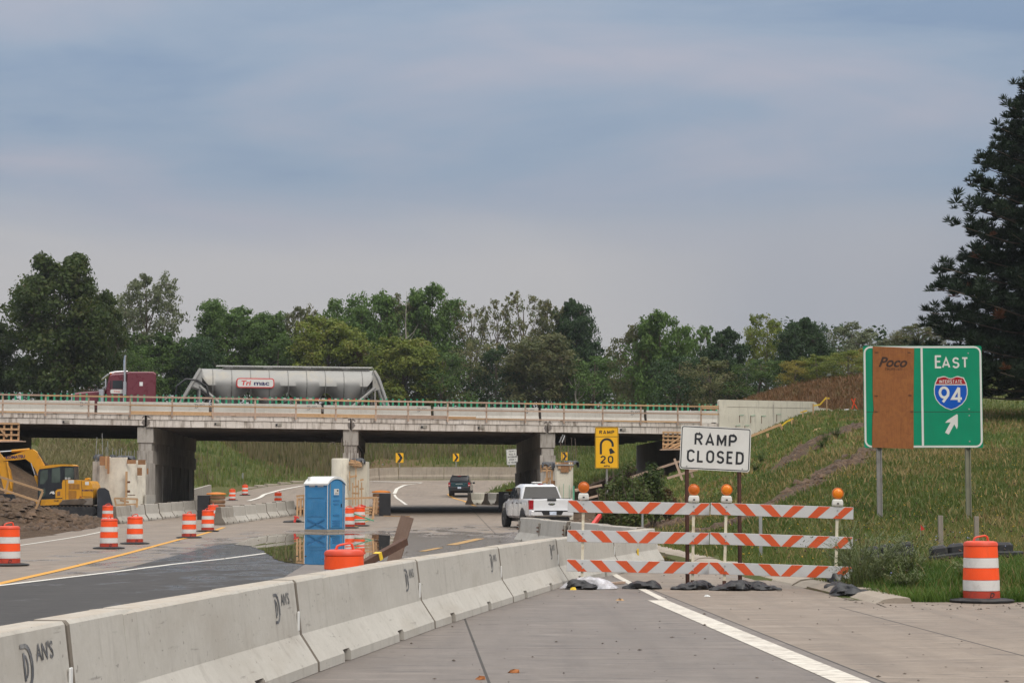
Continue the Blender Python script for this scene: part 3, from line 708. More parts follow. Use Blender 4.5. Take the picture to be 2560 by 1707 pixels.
# ---------------------------------------------------------------- overpass
AL = math.atan(.2); BO = Vector((-27.8, 113.2, 0))
UX, UY = math.cos(AL), math.sin(AL)
def bw(x, y, z=0): return Vector((BO.x + x*UX - y*UY, BO.y + x*UY + y*UX, z))       # bridge-local to world
def blx(u, yl=0.0):
    """bridge-local x of photo column u on the line yl metres behind the front edge"""
    a = (u-1280)/F/(math.cos(PITCH)+.065*math.sin(PITCH)); o = bw(0, yl)
    # (o.x + x UX) = a (o.y + x UY)
    return (a*o.y - o.x)/(UX - a*UY)
def zt(x): return 6.09 - .0075*x
BWID = 26.5
bridge = thing('overpass_bridge', 'long low concrete overpass with stained fascia carrying the tank truck', 'bridge', (BO.x, BO.y, 0), AL)
JN = [blx(-330), blx(363), blx(877), blx(1370), blx(1800)]
def rough_edge(mb, amp):
    mb.v = [(x+random.uniform(-amp, amp), y, z+random.uniform(-amp, amp)*.6) for x, y, z in mb.v]
for i in range(4):
    a, b = JN[i]+.05, JN[i+1]-.06
    dp = .57 if i == 0 else .645
    # deck edge and fascia beam as lofts along the span
    n = 14
    for nm, prof, amp in (('deck_edge', [(-.03, 0), (-.03, -.25), (.5, -.25), (.5, 0)], .008), ('fascia_beam', [(.02, -.254), (.02, -dp), (.42, -dp), (.42, -.254)], .006)):
        vs = []
        for k in range(n+1):
            x = a + (b-a)*k/n
            for j, (y, z) in enumerate(prof):
                vs.append((x, y + (random.uniform(-amp, amp) if j < 2 else 0), zt(x)+z+random.uniform(-amp, amp)*(1.6 if z <= -.25 else .7)))
        MB().loft(vs, 4, n+1).build(nm, M['conc_deck'], bridge)
    # spalled pockets and drain holes in the fascia
    for u in ([165] if i == 0 else [545, 698] if i == 1 else [1062, 1204] if i == 2 else [1560]):
        x = blx(u); 
        MB().box((x, -.005, zt(x)-.42), (.24, .06, .16)).build('patch', M['conc_old'], bridge)
        MB().box((x-.18, -.012, zt(x)-.44), (.09, .05, .12)).build('drain', M['black'], bridge)
    if i:   # broken, soot-stained concrete at the deck joint
        rgj = random.Random(50+i)
        for xs_, sgn in ((JN[i]-.06, -1), (JN[i]+.05, 1)):
            z0, z1 = zt(xs_)-.60, zt(xs_)-.03; P = [(xs_+sgn*.0, z0)]
            P = [(xs_, z0), (xs_, z1), (xs_+sgn*rgj.uniform(.05, .12), z1), (xs_+sgn*rgj.uniform(.1, .22), z1-.12), (xs_+sgn*rgj.uniform(.06, .14), z1-.22), (xs_+sgn*rgj.uniform(.08, .2), z0+.2), (xs_+sgn*rgj.uniform(.02, .08), z0)]
            MB().add([(x, -.042 if z > zt(xs_)-.25 else -.0, z) for x, z in P], [tuple(range(7))]).build('spall', M['conc_girder'], bridge)
    # girders and slab underneath
    for k in range(9):
        y = .72 + k*3.05
        if k == 8: y = BWID-.35
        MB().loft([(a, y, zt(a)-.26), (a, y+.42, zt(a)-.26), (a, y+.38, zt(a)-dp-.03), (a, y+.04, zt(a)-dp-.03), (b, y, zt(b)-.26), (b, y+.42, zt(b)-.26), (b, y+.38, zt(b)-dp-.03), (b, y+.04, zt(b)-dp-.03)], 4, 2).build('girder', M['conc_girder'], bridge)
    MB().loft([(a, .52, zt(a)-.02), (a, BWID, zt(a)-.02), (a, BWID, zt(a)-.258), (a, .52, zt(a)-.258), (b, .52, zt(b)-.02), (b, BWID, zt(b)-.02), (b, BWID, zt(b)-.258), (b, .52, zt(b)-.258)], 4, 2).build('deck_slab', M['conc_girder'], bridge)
a, b = JN[0], JN[-1]
MB().loft([(a, BWID+.01, zt(a)-.6), (a, BWID+.3, zt(a)-.6), (a, BWID+.3, zt(a)+.82), (a, BWID+.08, zt(a)+.82), (b, BWID+.01, zt(b)-.6), (b, BWID+.3, zt(b)-.6), (b, BWID+.3, zt(b)+.82), (b, BWID+.08, zt(b)+.82)], 4, 2).build('parapet', M['conc_old'], bridge)
M['deckroad'] = mat('deck_wearing_course', (.12,.115,.11,1), .85, var=.2)
MB().loft([(a-30, .55, zt(a)+.18), (a-30, BWID, zt(a)+.18), (b+45, .55, zt(b)-.32), (b+45, BWID, zt(b)-.32)], 2, 2, caps=False, closed=False).build('wearing_course', M['deckroad'], bridge)
for o in bridge.children:
    if o.name.startswith('wearing'):
        me = o.data; 
        for v in me.vertices: v.co.z = zt(v.co.x)+.006
# piers
DIRL = Vector((-1.3*UX + 24*UY, 1.3*UY + 24*UX)); DIRL.normalize()
def pier(u, zlow):
    xc = blx(u); zz = zt(xc)-.655
    def blk(nm, w, z0, z1, y0, y1, m):
        n = 5; vs = []
        for k in range(n):
            t = y0 + (y1-y0)*k/(n-1); cx, cy_ = xc + DIRL.x*t, .15 + DIRL.y*t
            vs += [(cx-w/2, cy_, z0), (cx+w/2, cy_, z0), (cx+w/2, cy_, z1), (cx-w/2, cy_, z1)]
        return MB().loft(vs, 4, n).build(nm, m, bridge)
    blk('pier_cap', .86, zz-.86, zz, 0, 24.5, M['conc_pier'])
    blk('pier_web', .72, zz-1.30, zz-.86, .06, 24.3, M['conc_pier'])
    blk('pier_beam', .90, zz-2.05, zz-1.30, .02, 24.4, M['conc_pier'])
    blk('pier_wall', .70, zlow, zz-2.05, .5, 24.2, M['conc_pier'])
    for t in (.3, 5.2, 10., 15., 20., 23.4):
        MB().box((xc+DIRL.x*t, .15+DIRL.y*t+.4, (zlow+zz-2.06)/2), (.84, .9, zz-2.06-zlow)).build('pier_column', M['conc_pier'], bridge)
for u in (362, 877, 1371): pier(u, -.2)
# abutments
for uL, u0, nm in ((-135, -330, 'left'), (1722, 1800, 'right')):
    xc = blx(uL); s = -1 if nm == 'left' else 1; zz = zt(xc)-.66
    vs = []
    for k in range(4):
        t = 26.0*k/3; cx, cy_ = xc + DIRL.x*t, .3 + DIRL.y*t
        vs += [(cx, cy_, -.3), (cx+s*1.2, cy_, -.3), (cx+s*1.2, cy_, zz), (cx, cy_, zz)]
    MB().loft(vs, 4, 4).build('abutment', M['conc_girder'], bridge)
# ---------------------------------------------------------------- concrete barriers
def barrier_mesh(L, name='barrier_body', ends=True, notch=((-.30, .28), (.155, .28)), m='conc', seed=0):
    full = [(-.345,0),(-.340,.085),(-.178,.33),(-.122,.785),(-.102,.81),(.102,.81),(.122,.785),(.178,.33),(.340,.085),(.345,0)]
    cut = [(-.320,.115),(-.3195,.116),(-.178,.33),(-.122,.785),(-.102,.81),(.102,.81),(.122,.785),(.178,.33),(.3195,.116),(.320,.115)]
    rings = []; e = .02; rg = random.Random(seed)
    def ring(x, P, s=1., dz=0.): rings.append([(x, p[0]*s, max(p[1]*(1 if s == 1. else .985), 0)+dz) for p in P])
    ring(-L/2, full, .94); ring(-L/2+e, full)
    for c, w in notch:
        a, b = c*L-w/2, c*L+w/2
        ring(a, full); ring(a, cut); ring(b, cut); ring(b, full)
    ring(L/2-e, full); ring(L/2, full, .94)
    vs = [p for r in rings for p in r]
    # chipped edges
    vs = [(x, y + (rg.uniform(-.004, .004) if z > .7 else 0), z + (rg.uniform(-.006, .004) if z > .7 else 0)) for x, y, z in vs]
    mb = MB().loft(vs, 10, len(rings)); nq = 10*(len(rings)-1)
    for k in list(range(10))+list(range(nq-10, nq))+[nq, nq+1]: mb.m[k] = 1       # ends coloured dark, painting shade into the groove where the pieces meet
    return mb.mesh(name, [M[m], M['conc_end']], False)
M['conc_end'] = concrete('concrete_shade_end', (.20,.175,.145,1), (.12,.10,.08,1))  # darker concrete tone standing in for joint groove shade
BAR = {}
def barrier(L, p, rz, label, group, m='conc', roll=0., logo=False, plate=True, name='concrete_barrier', gap=.045):
    key = (round(L, 2), m)
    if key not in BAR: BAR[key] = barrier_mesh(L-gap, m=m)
    t = thing(name, label, 'barrier', p, rz, group); t.rotation_euler = (roll, 0, rz)
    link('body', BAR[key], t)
    tf = math.atan2(.056, .455)
    if logo:
        for s in ((-1,) if logo == 1 else (1,)):
            # camera side is local -y ; letters run along +x
            def on(x, z): return (x, s*(.122+(.785-z)*.056/.455+.003), z)
            rot = (math.pi/2 - tf, 0, 0) if s == -1 else (math.pi/2 - tf, 0, math.pi)
            x0 = L/2 - .80 if s == -1 else -L/2+.80
            mb = MB(); 
            def arc(r0x, r0z, w, a0, a1, n=9, ox=0, oz=0):
                vs = []; fs = []
                for i in range(n+1):
                    th = a0+(a1-a0)*i/n
                    vs += [(ox+r0x*math.cos(th), oz+r0z*math.sin(th), 0), (ox+(r0x-w)*math.cos(th), oz+(r0z-w*.6)*math.sin(th), 0)]
                    if i: fs.append((2*i-2, 2*i, 2*i+1, 2*i-1))
                mb.add(vs, fs)
            arc(.15, .16, .055, -R(86), R(86)); mb.box((-.045, .145, 0), (.13, .03, .001)); mb.box((-.045, -.145, 0), (.13, .03, .001))
            arc(.075, .085, .03, -R(86), R(86), ox=-.03); mb.box((-.045, 0, 0), (.035, .20, .001))
            mb.v = [(x*.78, y*.80, z) for x, y, z in mb.v]
            mb.build('lettering', M['stencil'], t, loc=on(x0, .60), rot=rot)
            text('lettering', "AN'S", .105, M['stencil'], t, on(x0 + (.33 if s == -1 else -.33), .665), rot, bold=.012, sx=1.05, ext=0)
    if plate:
        for s in (-1, 1):
            MB().box((L/2-.075, s*.172, .45), (.05, .014, .17), bev=.004).build('delineator', M['white'], t)
    MB().tube([(L/2-.02, 0, .1), (L/2-.02, 0, .7)], .018, 6).build('connector_pin', M['rust'], t)
    return t
# on the overpass deck
bj = [blx(u, 2.2) for u in (237, 526, 806, 1080, 1349, 1612)]; LB = (bj[-1]-bj[0])/5
ORD = ['leftmost', 'second', 'third', 'fourth', 'fifth', 'sixth', 'seventh', 'eighth']
pm = MB().loft([(-.055,-.012,0),(.055,-.012,0),(.055,.012,0),(-.055,.012,0),(-.05,-.01,.42),(.05,-.01,.42),(.05,.01,.42),(-.05,.01,.42)], 4, 2).mesh('glare_paddle', M['greenp'])
for i in range(-1, 7):
    xm = bj[0] + LB*(i-.5); 
    if i < 0: continue
    p = bw(xm, 2.2, zt(xm)+.008)
    t = barrier(LB, p, AL, 'pale concrete barrier with green paddles on the overpass, %s along the timber rail' % (ORD[i]), 'barriers on the overpass', logo=1, plate=False, gap=.13)
    for k in range(17):
        if k in (8,): continue
        link('glare_paddle', pm, t, (-LB/2+.2+k*.352, 0, .805 - .02*random.random()))
# ---------------------------------------------------------------- timber edge rail on the overpass
rail = thing('timber_guard_rail', 'temporary timber guard rail along the overpass edge', 'guard rail', bw(0, -.12, 0), AL)
xs = [blx(4 + 105.0*k - .55*k*k*0) for k in range(0, 18)]
xs = [blx(u) for u in (-105, 4, 111, 219, 323, 428, 530, 636, 738, 838, 938, 1019, 1118, 1215, 1312, 1409, 1506, 1601, 1694, 1752)]
post = MB().box((0, 0, .44), (.09, .045, 1.16)).mesh('post', M['lumber_old'])
for x in xs: 
    o = link('post', post, rail, (x, 0, zt(x)), (R(random.uniform(-1, 1)), R(random.uniform(-.8, .8)), 0))
def board(x0, x1, dz, h, th, yo, m, nm='rail_board', par=rail):
    L = x1-x0; MB().loft([(x0, yo, zt(x0)+dz), (x0, yo+th, zt(x0)+dz), (x0, yo+th, zt(x0)+dz+h), (x0, yo, zt(x0)+dz+h), (x1, yo, zt(x1)+dz), (x1, yo+th, zt(x1)+dz), (x1, yo+th, zt(x1)+dz+h), (x1, yo, zt(x1)+dz+h)], 4, 2).build(nm, m, par)
for k in range(0, len(xs)-1, 2):
    a, b = xs[k]-.04, xs[min(k+2, len(xs)-1)]-.05
    board(a, b, .935+random.uniform(-.012, .012), .09, .04, -.065, M['lumber_old' if random.random() < .7 else 'lumber'])
    board(a, b, .49+random.uniform(-.012, .012), .085, .04, -.065, M['lumber_old' if random.random() < .7 else 'lumber'])
    big = k in (4, 6, 8, 10)
    board(a, b, .015, .20 if big else .09, .04, .03, M['lumber_old' if k % 4 else 'lumber'], 'toe_board')
for u0, u1 in ((327, 525), (700, 880), (1000, 1190)):
    board(blx(u0), blx(u1), .04, .14, .05, .1, M['lumber_grey'] if u0 < 400 else M['lumber'], 'toe_board')
board(blx(1752), blx(1797), .82, .12, .04, -.06, M['lumber'], 'rail_board')
board(blx(1752), blx(1797), .49, .09, .04, -.06, M['lumber'], 'rail_board'); board(blx(1752), blx(1797), .95, .09, .04, -.06, M['lumber'], 'rail_board')
# ---------------------------------------------------------------- new parapet wall at the right abutment
x0, x1, x2 = blx(1796), blx(2042), blx(2083)
wall = thing('parapet_wall', 'tall pale new concrete parapet wall right of the overpass', 'wall', bw(0, -.25, 0), AL)
zt2 = 7.17
top = [(x0, 2.0), (x0, zt2-.06), (x0+.06, zt2), (x1-.3, zt2-.06), (x1-.12, zt2-.10), (x1, zt2-.22), (x1+.08, zt2-.44), (x2-.35, zt2-.46), (x2-.1, zt2-.55), (x2, zt2-.75), (x2, 4.5), (x0+3, 1.5)]
MB().prism(top, (0, .38)).build('stem', M['conc_new'], wall)
MB().prism([(x0+.5, zt2-.42), (x1-.4, zt2-.46), (x1-.4, zt2-.44), (x0+.5, zt2-.40)], (-.012, .01)).build('reveal_joint', M['conc_old'], wall)
MB().box(((x0*.45+x1*.55), -.004, zt2-1.0), (.03, .02, 1.5)).build('crack', M['conc_pier'], wall)
for u, v in ((1847,1038),(1875,1039),(1902,1040),(1940,1036),(1838,1064),(1860,1064)):
    x = blx(u); z = at(u, v, bw(x, 0).y).z
    MB().tube([(x, 0, z), (x, -.06, z), (x+.25, -.06, z+.01)], .014, 5).build('dowel', M['greenbar'], wall)
    MB().box((x-.01, -.003, z-.22), (.035, .008, .42)).build('rust_streak', M['rust'], wall)
# ---------------------------------------------------------------- foreground barrier row
J = [at(116,1562,12.3), at(734,1452,18.7), at(1044,1398,24.9), at(1243,1369,30.8), at(1374,1350,36.2)]
def run(pts, L, start, n):
    """walk n pieces of length L along a polyline from pts; returns (mid, angle)"""
    out = []; p = Vector(start[:2]); P = [Vector(q[:2]) for q in pts]; k = 0
    for i in range(n):
        while k < len(P)-1 and (P[k]-p).length < L*.55: k += 1
        d = (P[k]-p).normalized(); q = p + d*L; out.append(((p+q)/2, math.atan2(d.y, d.x))); p = q
    return out
LF = 6.12
pts2 = [Vector((q.x-.105, q.y)) for q in J]     # the pixels are the right-hand top edge; step back to the centre line
seg = []
p = pts2[1].copy()
dirs = [(pts2[2]-pts2[1]).normalized(), (pts2[3]-pts2[2]).normalized(), (pts2[4]-pts2[3]).normalized()]
for d in dirs: q = p + d*LF; seg.append((p.copy(), d)); p = q
pend = p.copy()
d0 = (pts2[1]-pts2[0]).normalized(); seg.insert(0, (pts2[1]-d0*LF, d0)); d00 = Vector((-.13+d0.x*1.0, 1)).normalized(); d00 = Vector((.10, 1)).normalized(); seg.insert(0, (seg[0][0]-d00*LF, d00))
labs = ['large pale concrete barrier cut off by the bottom left corner', 'concrete barrier with the large DAN\'S stencil across the bottom left', 'concrete barrier in front of the lone orange drum lid',
        'concrete barrier in the near row beside the leaning brown planks', 'concrete barrier in the near row ending at the striped barricade']
for (a, d), lb in zip(seg, labs):
    m = a + d*LF/2; barrier(LF, (m.x, m.y, .016), math.atan2(d.y, d.x), lb, 'near barrier row', logo=1)
# row continues behind the barricade, then turns back to the left
e1 = at(1625, 1321, 49.0); e1 = Vector((e1.x, e1.y)); d = (e1-pend); n = 2; L2 = d.length/n; d.normalize()
for i in range(n):
    m = pend + d*L2*(i+.5); barrier(L2, (m.x, m.y, .012), math.atan2(d.y, d.x), ['concrete barrier seen through the left barricade beside the black plastic bag', 'concrete barrier with yellow tab, behind the barricade at the gutter'][i], 'barriers behind the barricade')
e2 = at(1302, 1300, 70.0); e2 = Vector((e2.x, e2.y)); s = e1 + Vector((-.15, .75)); d = e2 - s; L3 = d.length/4; d.normalize()
nmz = ['rightmost of the four barriers set back behind the barricade', 'second from the right of the four barriers set back behind the barricade', 'third from the right of the four barriers set back behind the barricade', 'concrete barrier end standing closest to the white pickup bumper']
for i in range(4):
    m = s + d*L3*(i+.5) + Vector((.98, .2))*(.10*(i % 2)); t = barrier(L3, (m.x, m.y, float(zroad(m.y))+.01+.012*i), math.atan2(d.y, d.x), nmz[i], 'barriers behind the barricade', plate=False)
    for q in (-1, 1):
        MB().box((q*(L3/2-.14), .172, .50), (.2, .05, .42), bev=.01).build('connector_plate', M['conc_old'], t)
        MB().tube([(q*(L3/2-.2), .21, .56), (q*(L3/2-.03), .225, .56)], .025, 6).tube([(q*(L3/2-.2), .21, .44), (q*(L3/2-.03), .225, .44)], .025, 6).build('connector_loop', M['rust'], t)
tb = MB(); p = at(1589,1374,46.2); tb.box((0,0,0), (.14,.02,.17)).build('delineator', M['yellowtape'], [o for o in bpy.data.objects if o.get('label','').startswith('concrete barrier with yellow tab')][0], loc=(-.2,-.21,.33))
# left rows of short barriers
def short_row(a, b, n, lab, grp, m='conc'):
    a, b = Vector(a), Vector(b); d = b-a; L = d.length/n; d.normalize()
    for i in range(n):
        c = a + d*L*(i+.5) + Vector((random.uniform(-.02, .02), 0)); barrier(L, (c.x, c.y, float(zroad(c.y))+.005), math.atan2(d.y, d.x)+R(random.uniform(-.5, .5)), lab % (ORD[i] if i else 'nearest'), grp, m=('conc_old' if i == 0 else m), plate=(i % 2 == 0))
short_row((-19.05, 99.6), (-17.9, 121), 7, 'short concrete barrier by the white pier forms, %s of its row', 'barrier row by the white pier forms')
short_row((-13.75, 97.6), (-12.55, 119.2), 7, 'short concrete barrier between lanes left of the toilet, %s of its row', 'barrier row left of the toilet')
# barriers stored on the inside of the ramp
for i, (x, y, rz, r) in enumerate([(-2.35, 150.5, 62, 0), (-1.35, 150.0, 70, 2), (-.35, 149.2, 66, -2), (-2.2, 153.6, 64, 0), (-1.2, 153.4, 68, 1)]):
    barrier(3.05, (x, y, gz(x, y)+.01), R(rz), ['stored barrier leaning out at the front left of the pile past the bridge', 'stored barrier second in the front of the pile past the bridge', 'stored barrier at the front right of the pile past the bridge', 'stored barrier at the back left of the pile past the bridge', 'stored barrier at the back right of the pile past the bridge'][i], 'stored barriers past the bridge', m='conc_new' if i < 1 else 'conc', roll=R(r), plate=False)
# ---------------------------------------------------------------- traffic drums
def make_drum():
    t = thing('traffic_drum', '', 'traffic drum')
    MB().lathe([(.47, 0), (.48, .022), (.44, .035), (.33, .05), (.26, .055)], 28).build('rubber_base', M['rubber'], t, True)
    prof = [(.272, .035), (.268, .155), (.266, .315), (.258, .49), (.252, .64), (.245, .81)]
    for (r0, z0), (r1, z1), nm, mt in zip(prof[:-1], prof[1:], ('foot_band', 'white_band', 'orange_band', 'white_band', 'orange_band'), ('orange_base', 'refl_white', 'orange', 'refl_white', 'orange')):
        g = .006
        MB().lathe([(r0-.012, z0), (r0-.004, z0+.004), (r0, z0+g), (r1+.001, z1-g), (r1-.004, z1-.004), (r1-.012, z1)], 28, caps=False).build(nm, M[mt], t, True)
    MB().lathe([(.238, .80), (.252, .815), (.252, .845), (.235, .872), (.19, .885), (0.001, .888)], 28).build('lid', M['orange_lid'], t, True)
    MB().tube([(-.11, 0, .875), (-.09, 0, .93), (-.05, 0, .945), (.07, 0, .965), (.10, 0, .95), (.12, 0, .875)], [.02, .016, .015, .015, .016, .02], 6).build('handle', M['orange_lid'], t, True)
    return t
drum = make_drum()
D = [((6.93, 30.9, .012), 8, 'large orange and white drum beside the green sign posts'),
     (gp(20,1414)+(.0,), 40, 'orange and white drum cut off at the left edge'),
     ((-12.02, 62.3, 0), 80, 'orange and white drum on the yellow line in front of another drum'),
     ((-12.35, 68.4, 0), -30, 'orange and white drum standing right of the pair at the excavator'),
     ((-19.1, 98.6, 0), 10, 'orange and white drum half hidden behind another, at the excavator tracks'),
     ((-12.0, 77.6, 0), 60, 'frontmost of the three clustered drums beyond the yellow line'),
     ((-12.75, 87.5, 0), 15, 'middle of the three clustered drums beyond the yellow line'),
     ((-14.25, 99.5, 0), 100, 'rearmost of the three clustered drums at the barrier end'),
     ((-22.4, 167, 0), 0, 'smaller far drum on the ramp, left of its twin'),
     ((-23.3, 182, 0), 33, 'smaller far drum on the ramp, by the kerb'),
     ((-16.6, 148, 0), 33, 'drum peeping out at the left edge of the blue toilet'),
     ((-7.25, 92.6, 0), 0, 'orange and white drum touching the right side of the blue toilet'),
     ((-7.0, 95.8, 0), 50, 'drum standing just behind the one beside the toilet'),
     ((-2.12, 26.4, .0), 20, 'lone drum standing behind the near barrier row, only its top visible')]
for i, (p, a, lb) in enumerate(D):
    z = (p[2] if p[1] < 45 else float(zroad(p[1]))) + .014
    o = drum if i == 0 else copy_tree(drum)
    o.location = (p[0], p[1], z); o.rotation_euler = (0, 0, R(a)); o['label'] = lb; o['group'] = 'orange traffic drums'
# crew mark on some drums
for o in bpy.data.objects:
    if o.parent is None and o.name.startswith('traffic_drum') and o.location.y < 80 and o.location.y > 28:
        th = -math.pi/2 + R(22) - o.rotation_euler.z
        r = .272; text('lettering', 'D', .075, M['sign_black'], o, (r*math.cos(th), r*math.sin(th), .10), (math.pi/2, 0, th+math.pi/2), bold=.02, shear=.3, ext=.002)
# ---------------------------------------------------------------- barricades
def barricade(loc, rz, roll, lab, lens):
    t = thing('barricade', lab, 'barricade', loc, rz, 'striped barricades'); t.rotation_euler = (0, R(roll), R(rz))
    W2 = 1.22; k = 2.44/1025.
    for z0 in (.235, .74, 1.245):
        b = MB().box((0, 0, z0+.1025), (2.44, .025, .205), bev=.004).build('rail', M['refl_bar'], t)
        H = .197; za = z0+.004; zb = za+H
        def st(pts): 
            return MB().loft([(p[0], y, p[1]) for y in (-.0152, -.011) for p in pts], len(pts), 2).build('stripe', M['refl_orange'], b)
        for s in (-1, 1):
            f = lambda x: s*(x*k-W2)
            for tl, tr, bl, br in ((165, 250, 258, 328), (350, 432, 445, 511)):
                P = [(f(bl), za), (f(br), za), (f(tr), zb), (f(tl), zb)]
                st(P if s == 1 else P[::-1])
            P = [(f(85), za), (f(147), za), (f(62), zb), (f(4), zb), (f(4), zb-.02)]; st(P if s == 1 else P[::-1])
    for x in (-.95, .95):
        u = MB().box((x, .04, .74), (.046, .046, 1.44)).build('upright', M['cream'], t)
        MB().box((x, .04, .06), (.06, .06, .14)).build('sleeve', M['redpost'], u)
        MB().box((x, .04, .02), (.05, 1.3, .04)).build('foot', M['redpost'], u)
        for z in (.30, .38, .80, .89, 1.31, 1.39): MB().lathe([(.014, -.006), (.014, .004), (.004, .006)], 8).build('bolt', M['steel'], t, loc=(x, -.017, z), rot=(math.pi/2, 0, 0))
        lt = lens[0 if x < 0 else 1]
        MB().lathe([(.09, -.03), (.095, -.015), (.09, .0), (.075, .022), (.04, .034), (.001, .038)], 28).build('lens', M[lt], t, True, loc=(x, .01, 1.68), rot=(math.pi/2, 0, 0))
        MB().lathe([(.097, .02), (.1, -.02), (.085, -.05), (.001, -.055)], 24).build('lens_back', M['amber_dark'], t, True, loc=(x, .014, 1.68), rot=(math.pi/2, 0, 0))
        c = MB().loft([(-.085,-.05,0),(.085,-.05,0),(.085,.05,0),(-.085,.05,0),(-.092,-.06,.03),(.092,-.06,.03),(.092,.06,.03),(-.092,.06,.03),(-.085,-.055,.09),(.085,-.055,.09),(.085,.055,.09),(-.085,.055,.09),(-.07,-.045,.115),(.07,-.045,.115),(.07,.045,.115),(-.07,.045,.115)], 4, 4).build('lamp_case', M['case'], t, loc=(x, .02, 1.462))
        MB().box((0, -.062, .045), (.035, .01, .022)).build('latch', M['black'], c)
    return t
barricade((2.15, 35.9, .026), .4, 1.2, 'left striped barricade with two amber lamps against the barriers', ('amber_dark', 'amber_dark'))
barricade((4.575, 35.72, -.028), -.8, 1.9, 'right striped barricade with two amber lamps against the weeds', ('amber', 'amber'))
# ---------------------------------------------------------------- sandbags
def bag_mesh(seed, L=.36, Wd=.21, H=.20):
    """slumped tied plastic sandbag: lumpy, creased, with a twisted neck at one end"""
    rg = random.Random(seed); ph = [rg.uniform(0, 6.28) for _ in range(10)]; vs = []; nr, ns = 20, 22
    for i in range(nr):
        t = -1+2*i/(nr-1)
        w = max(1-abs((t+.12)/.88)**2.6, 0)**.55 if t < .72 else .26+.10*math.sin((t-.72)*14)
        if t <= -.99: w = .05
        for j in range(ns):
            th = 2*math.pi*j/ns; c, sn = math.cos(th), math.sin(th)
            k = 1+.13*math.sin(2*th+3*t+ph[0])+.09*math.sin(5*th-4*t+ph[1])+.07*math.sin(9*th+7*t+ph[2])+.10*math.sin(3.1*t*3+ph[3])+.04*rg.uniform(-1, 1)
            z = H*.5*w*k*(sn*1.25 if sn > 0 else sn*.55); z *= (1+.25*math.sin(4*t+ph[4]))
            vs.append((L*t+.03*math.sin(2*th+ph[5])*w, Wd*w*k*c+.04*math.sin(3*t+ph[6]), max(z+H*.22*max(w, .3), .004)))
    return MB().loft(vs, ns, nr).mesh('sandbag', M['bagblack'], True)
bags = [bag_mesh(s) for s in (1, 2, 3, 4)]
for i, (x, y, a, sc, lb) in enumerate([(1.22, 35.2, 15, 1.0, 'black sandbag under clear plastic at the barrier foot'), (2.20, 35.35, 170, 1.02, 'flat black sandbag lying across the white line'),
    (2.98, 35.05, 190, 1.0, 'black sandbag heaped at the left sign post foot'), (3.22, 35.75, 20, .85, 'black sandbag tucked behind the left sign post'), (3.62, 34.75, 175, 1.05, 'fat black sandbag midway between the two barricades'),
    (4.10, 35.5, 10, .95, 'black sandbag piled at the right sign post foot'), (4.22, 34.8, -15, .8, 'crumpled shiny black sandbag right of the sign post'), (5.42, 35.0, 60, .9, 'black sandbag on the right barricade foot'), (5.38, 33.0, -12, 1.15, 'loose black sandbag nearest the kerb')]):
    o = link('sandbag', bags[i % 4], None, (x, y, .012), (0, 0, R(a))); o.scale = (sc*.92, sc*1.0, sc*.82); tag(o, lb, 'sandbag', 'black sandbags')
o = link('sandbag', bags[1], None, (5.55, 35.9, .05), (0, 0, R(100))); o.scale = (.8, .8, 1.5); tag(o, 'upright black sandbag behind the right barricade foot', 'sandbag', 'black sandbags')
# clear plastic sheet over one bag, plank, litter
def sheet_mesh(w, h, seed, amp=.07, nx=12, ny=8):
    rg = random.Random(seed); vs = []; fs = []
    for j in range(ny+1):
        for i in range(nx+1):
            x, y = (i/nx-.5)*w, (j/ny-.5)*h; r = max(0, 1-(abs(x)/w*2)**2)*max(0, 1-(abs(y)/h*2)**2)
            vs.append((x+rg.uniform(-.02, .02), y+rg.uniform(-.02, .02), .16*r**.6 + amp*rg.uniform(0, .5)*(.4+r)))
    for j in range(ny):
        for i in range(nx): a = j*(nx+1)+i; fs.append((a, a+1, a+nx+2, a+nx+1))
    return MB().add(vs, fs)
def plastic():
    m, nt, b = ng('clear_plastic'); b.inputs['Base Color'].default_value = (.75,.75,.8,1); b.inputs['Roughness'].default_value = .25
    n = noise(nt, coords(nt), 6, 4); nt.links.new(remap(nt, n, .35, .65, .25, .75), b.inputs['Alpha']); return m
M['plastic'] = plastic()
o = sheet_mesh(.95, .5, 5).build('plastic_sheet', M['plastic'], None, True, loc=(1.30, 35.32, .02), rot=(0, 0, R(-8))); tag(o, 'torn clear plastic sheet over a black sandbag', 'plastic sheet')
o = MB().box((0, 0, .02), (1.0, .09, .04)).build('plank', M['lumber_old'], None, loc=(1.75, 36.9, .018), rot=(0, 0, R(62))); tag(o, 'short weathered plank on the ground under the left barricade', 'plank')
o = sheet_mesh(.09, .07, 8, .02, 4, 4).build('paper_scrap', M['yellowtape'], None, True, loc=(1.02, 35.0, .01)); o.scale = (1, 1, .3); tag(o, 'crumpled yellow paper scrap beside the black sandbag', 'litter')
for i, (x, y, w, lb) in enumerate([(3.05, 32.6, .10, 'thin pale paper scrap by the white line'), (1.62, 31.4, .1, 'tan scrap of litter on the grey lane'), (-.27, 17.9, .08, 'reddish bark scrap on the lane joint'), (.02, 18.6, .10, 'brown leaf lying on the near grey lane')]):
    o = sheet_mesh(w, w*.5, 20+i, .03, 4, 3).build('paper_scrap', M['ply' if i > 1 else 'white' if i == 0 else 'lumber'], None, True, loc=(x, y, .014)); o.scale = (1, 1, .2); tag(o, lb, 'litter')
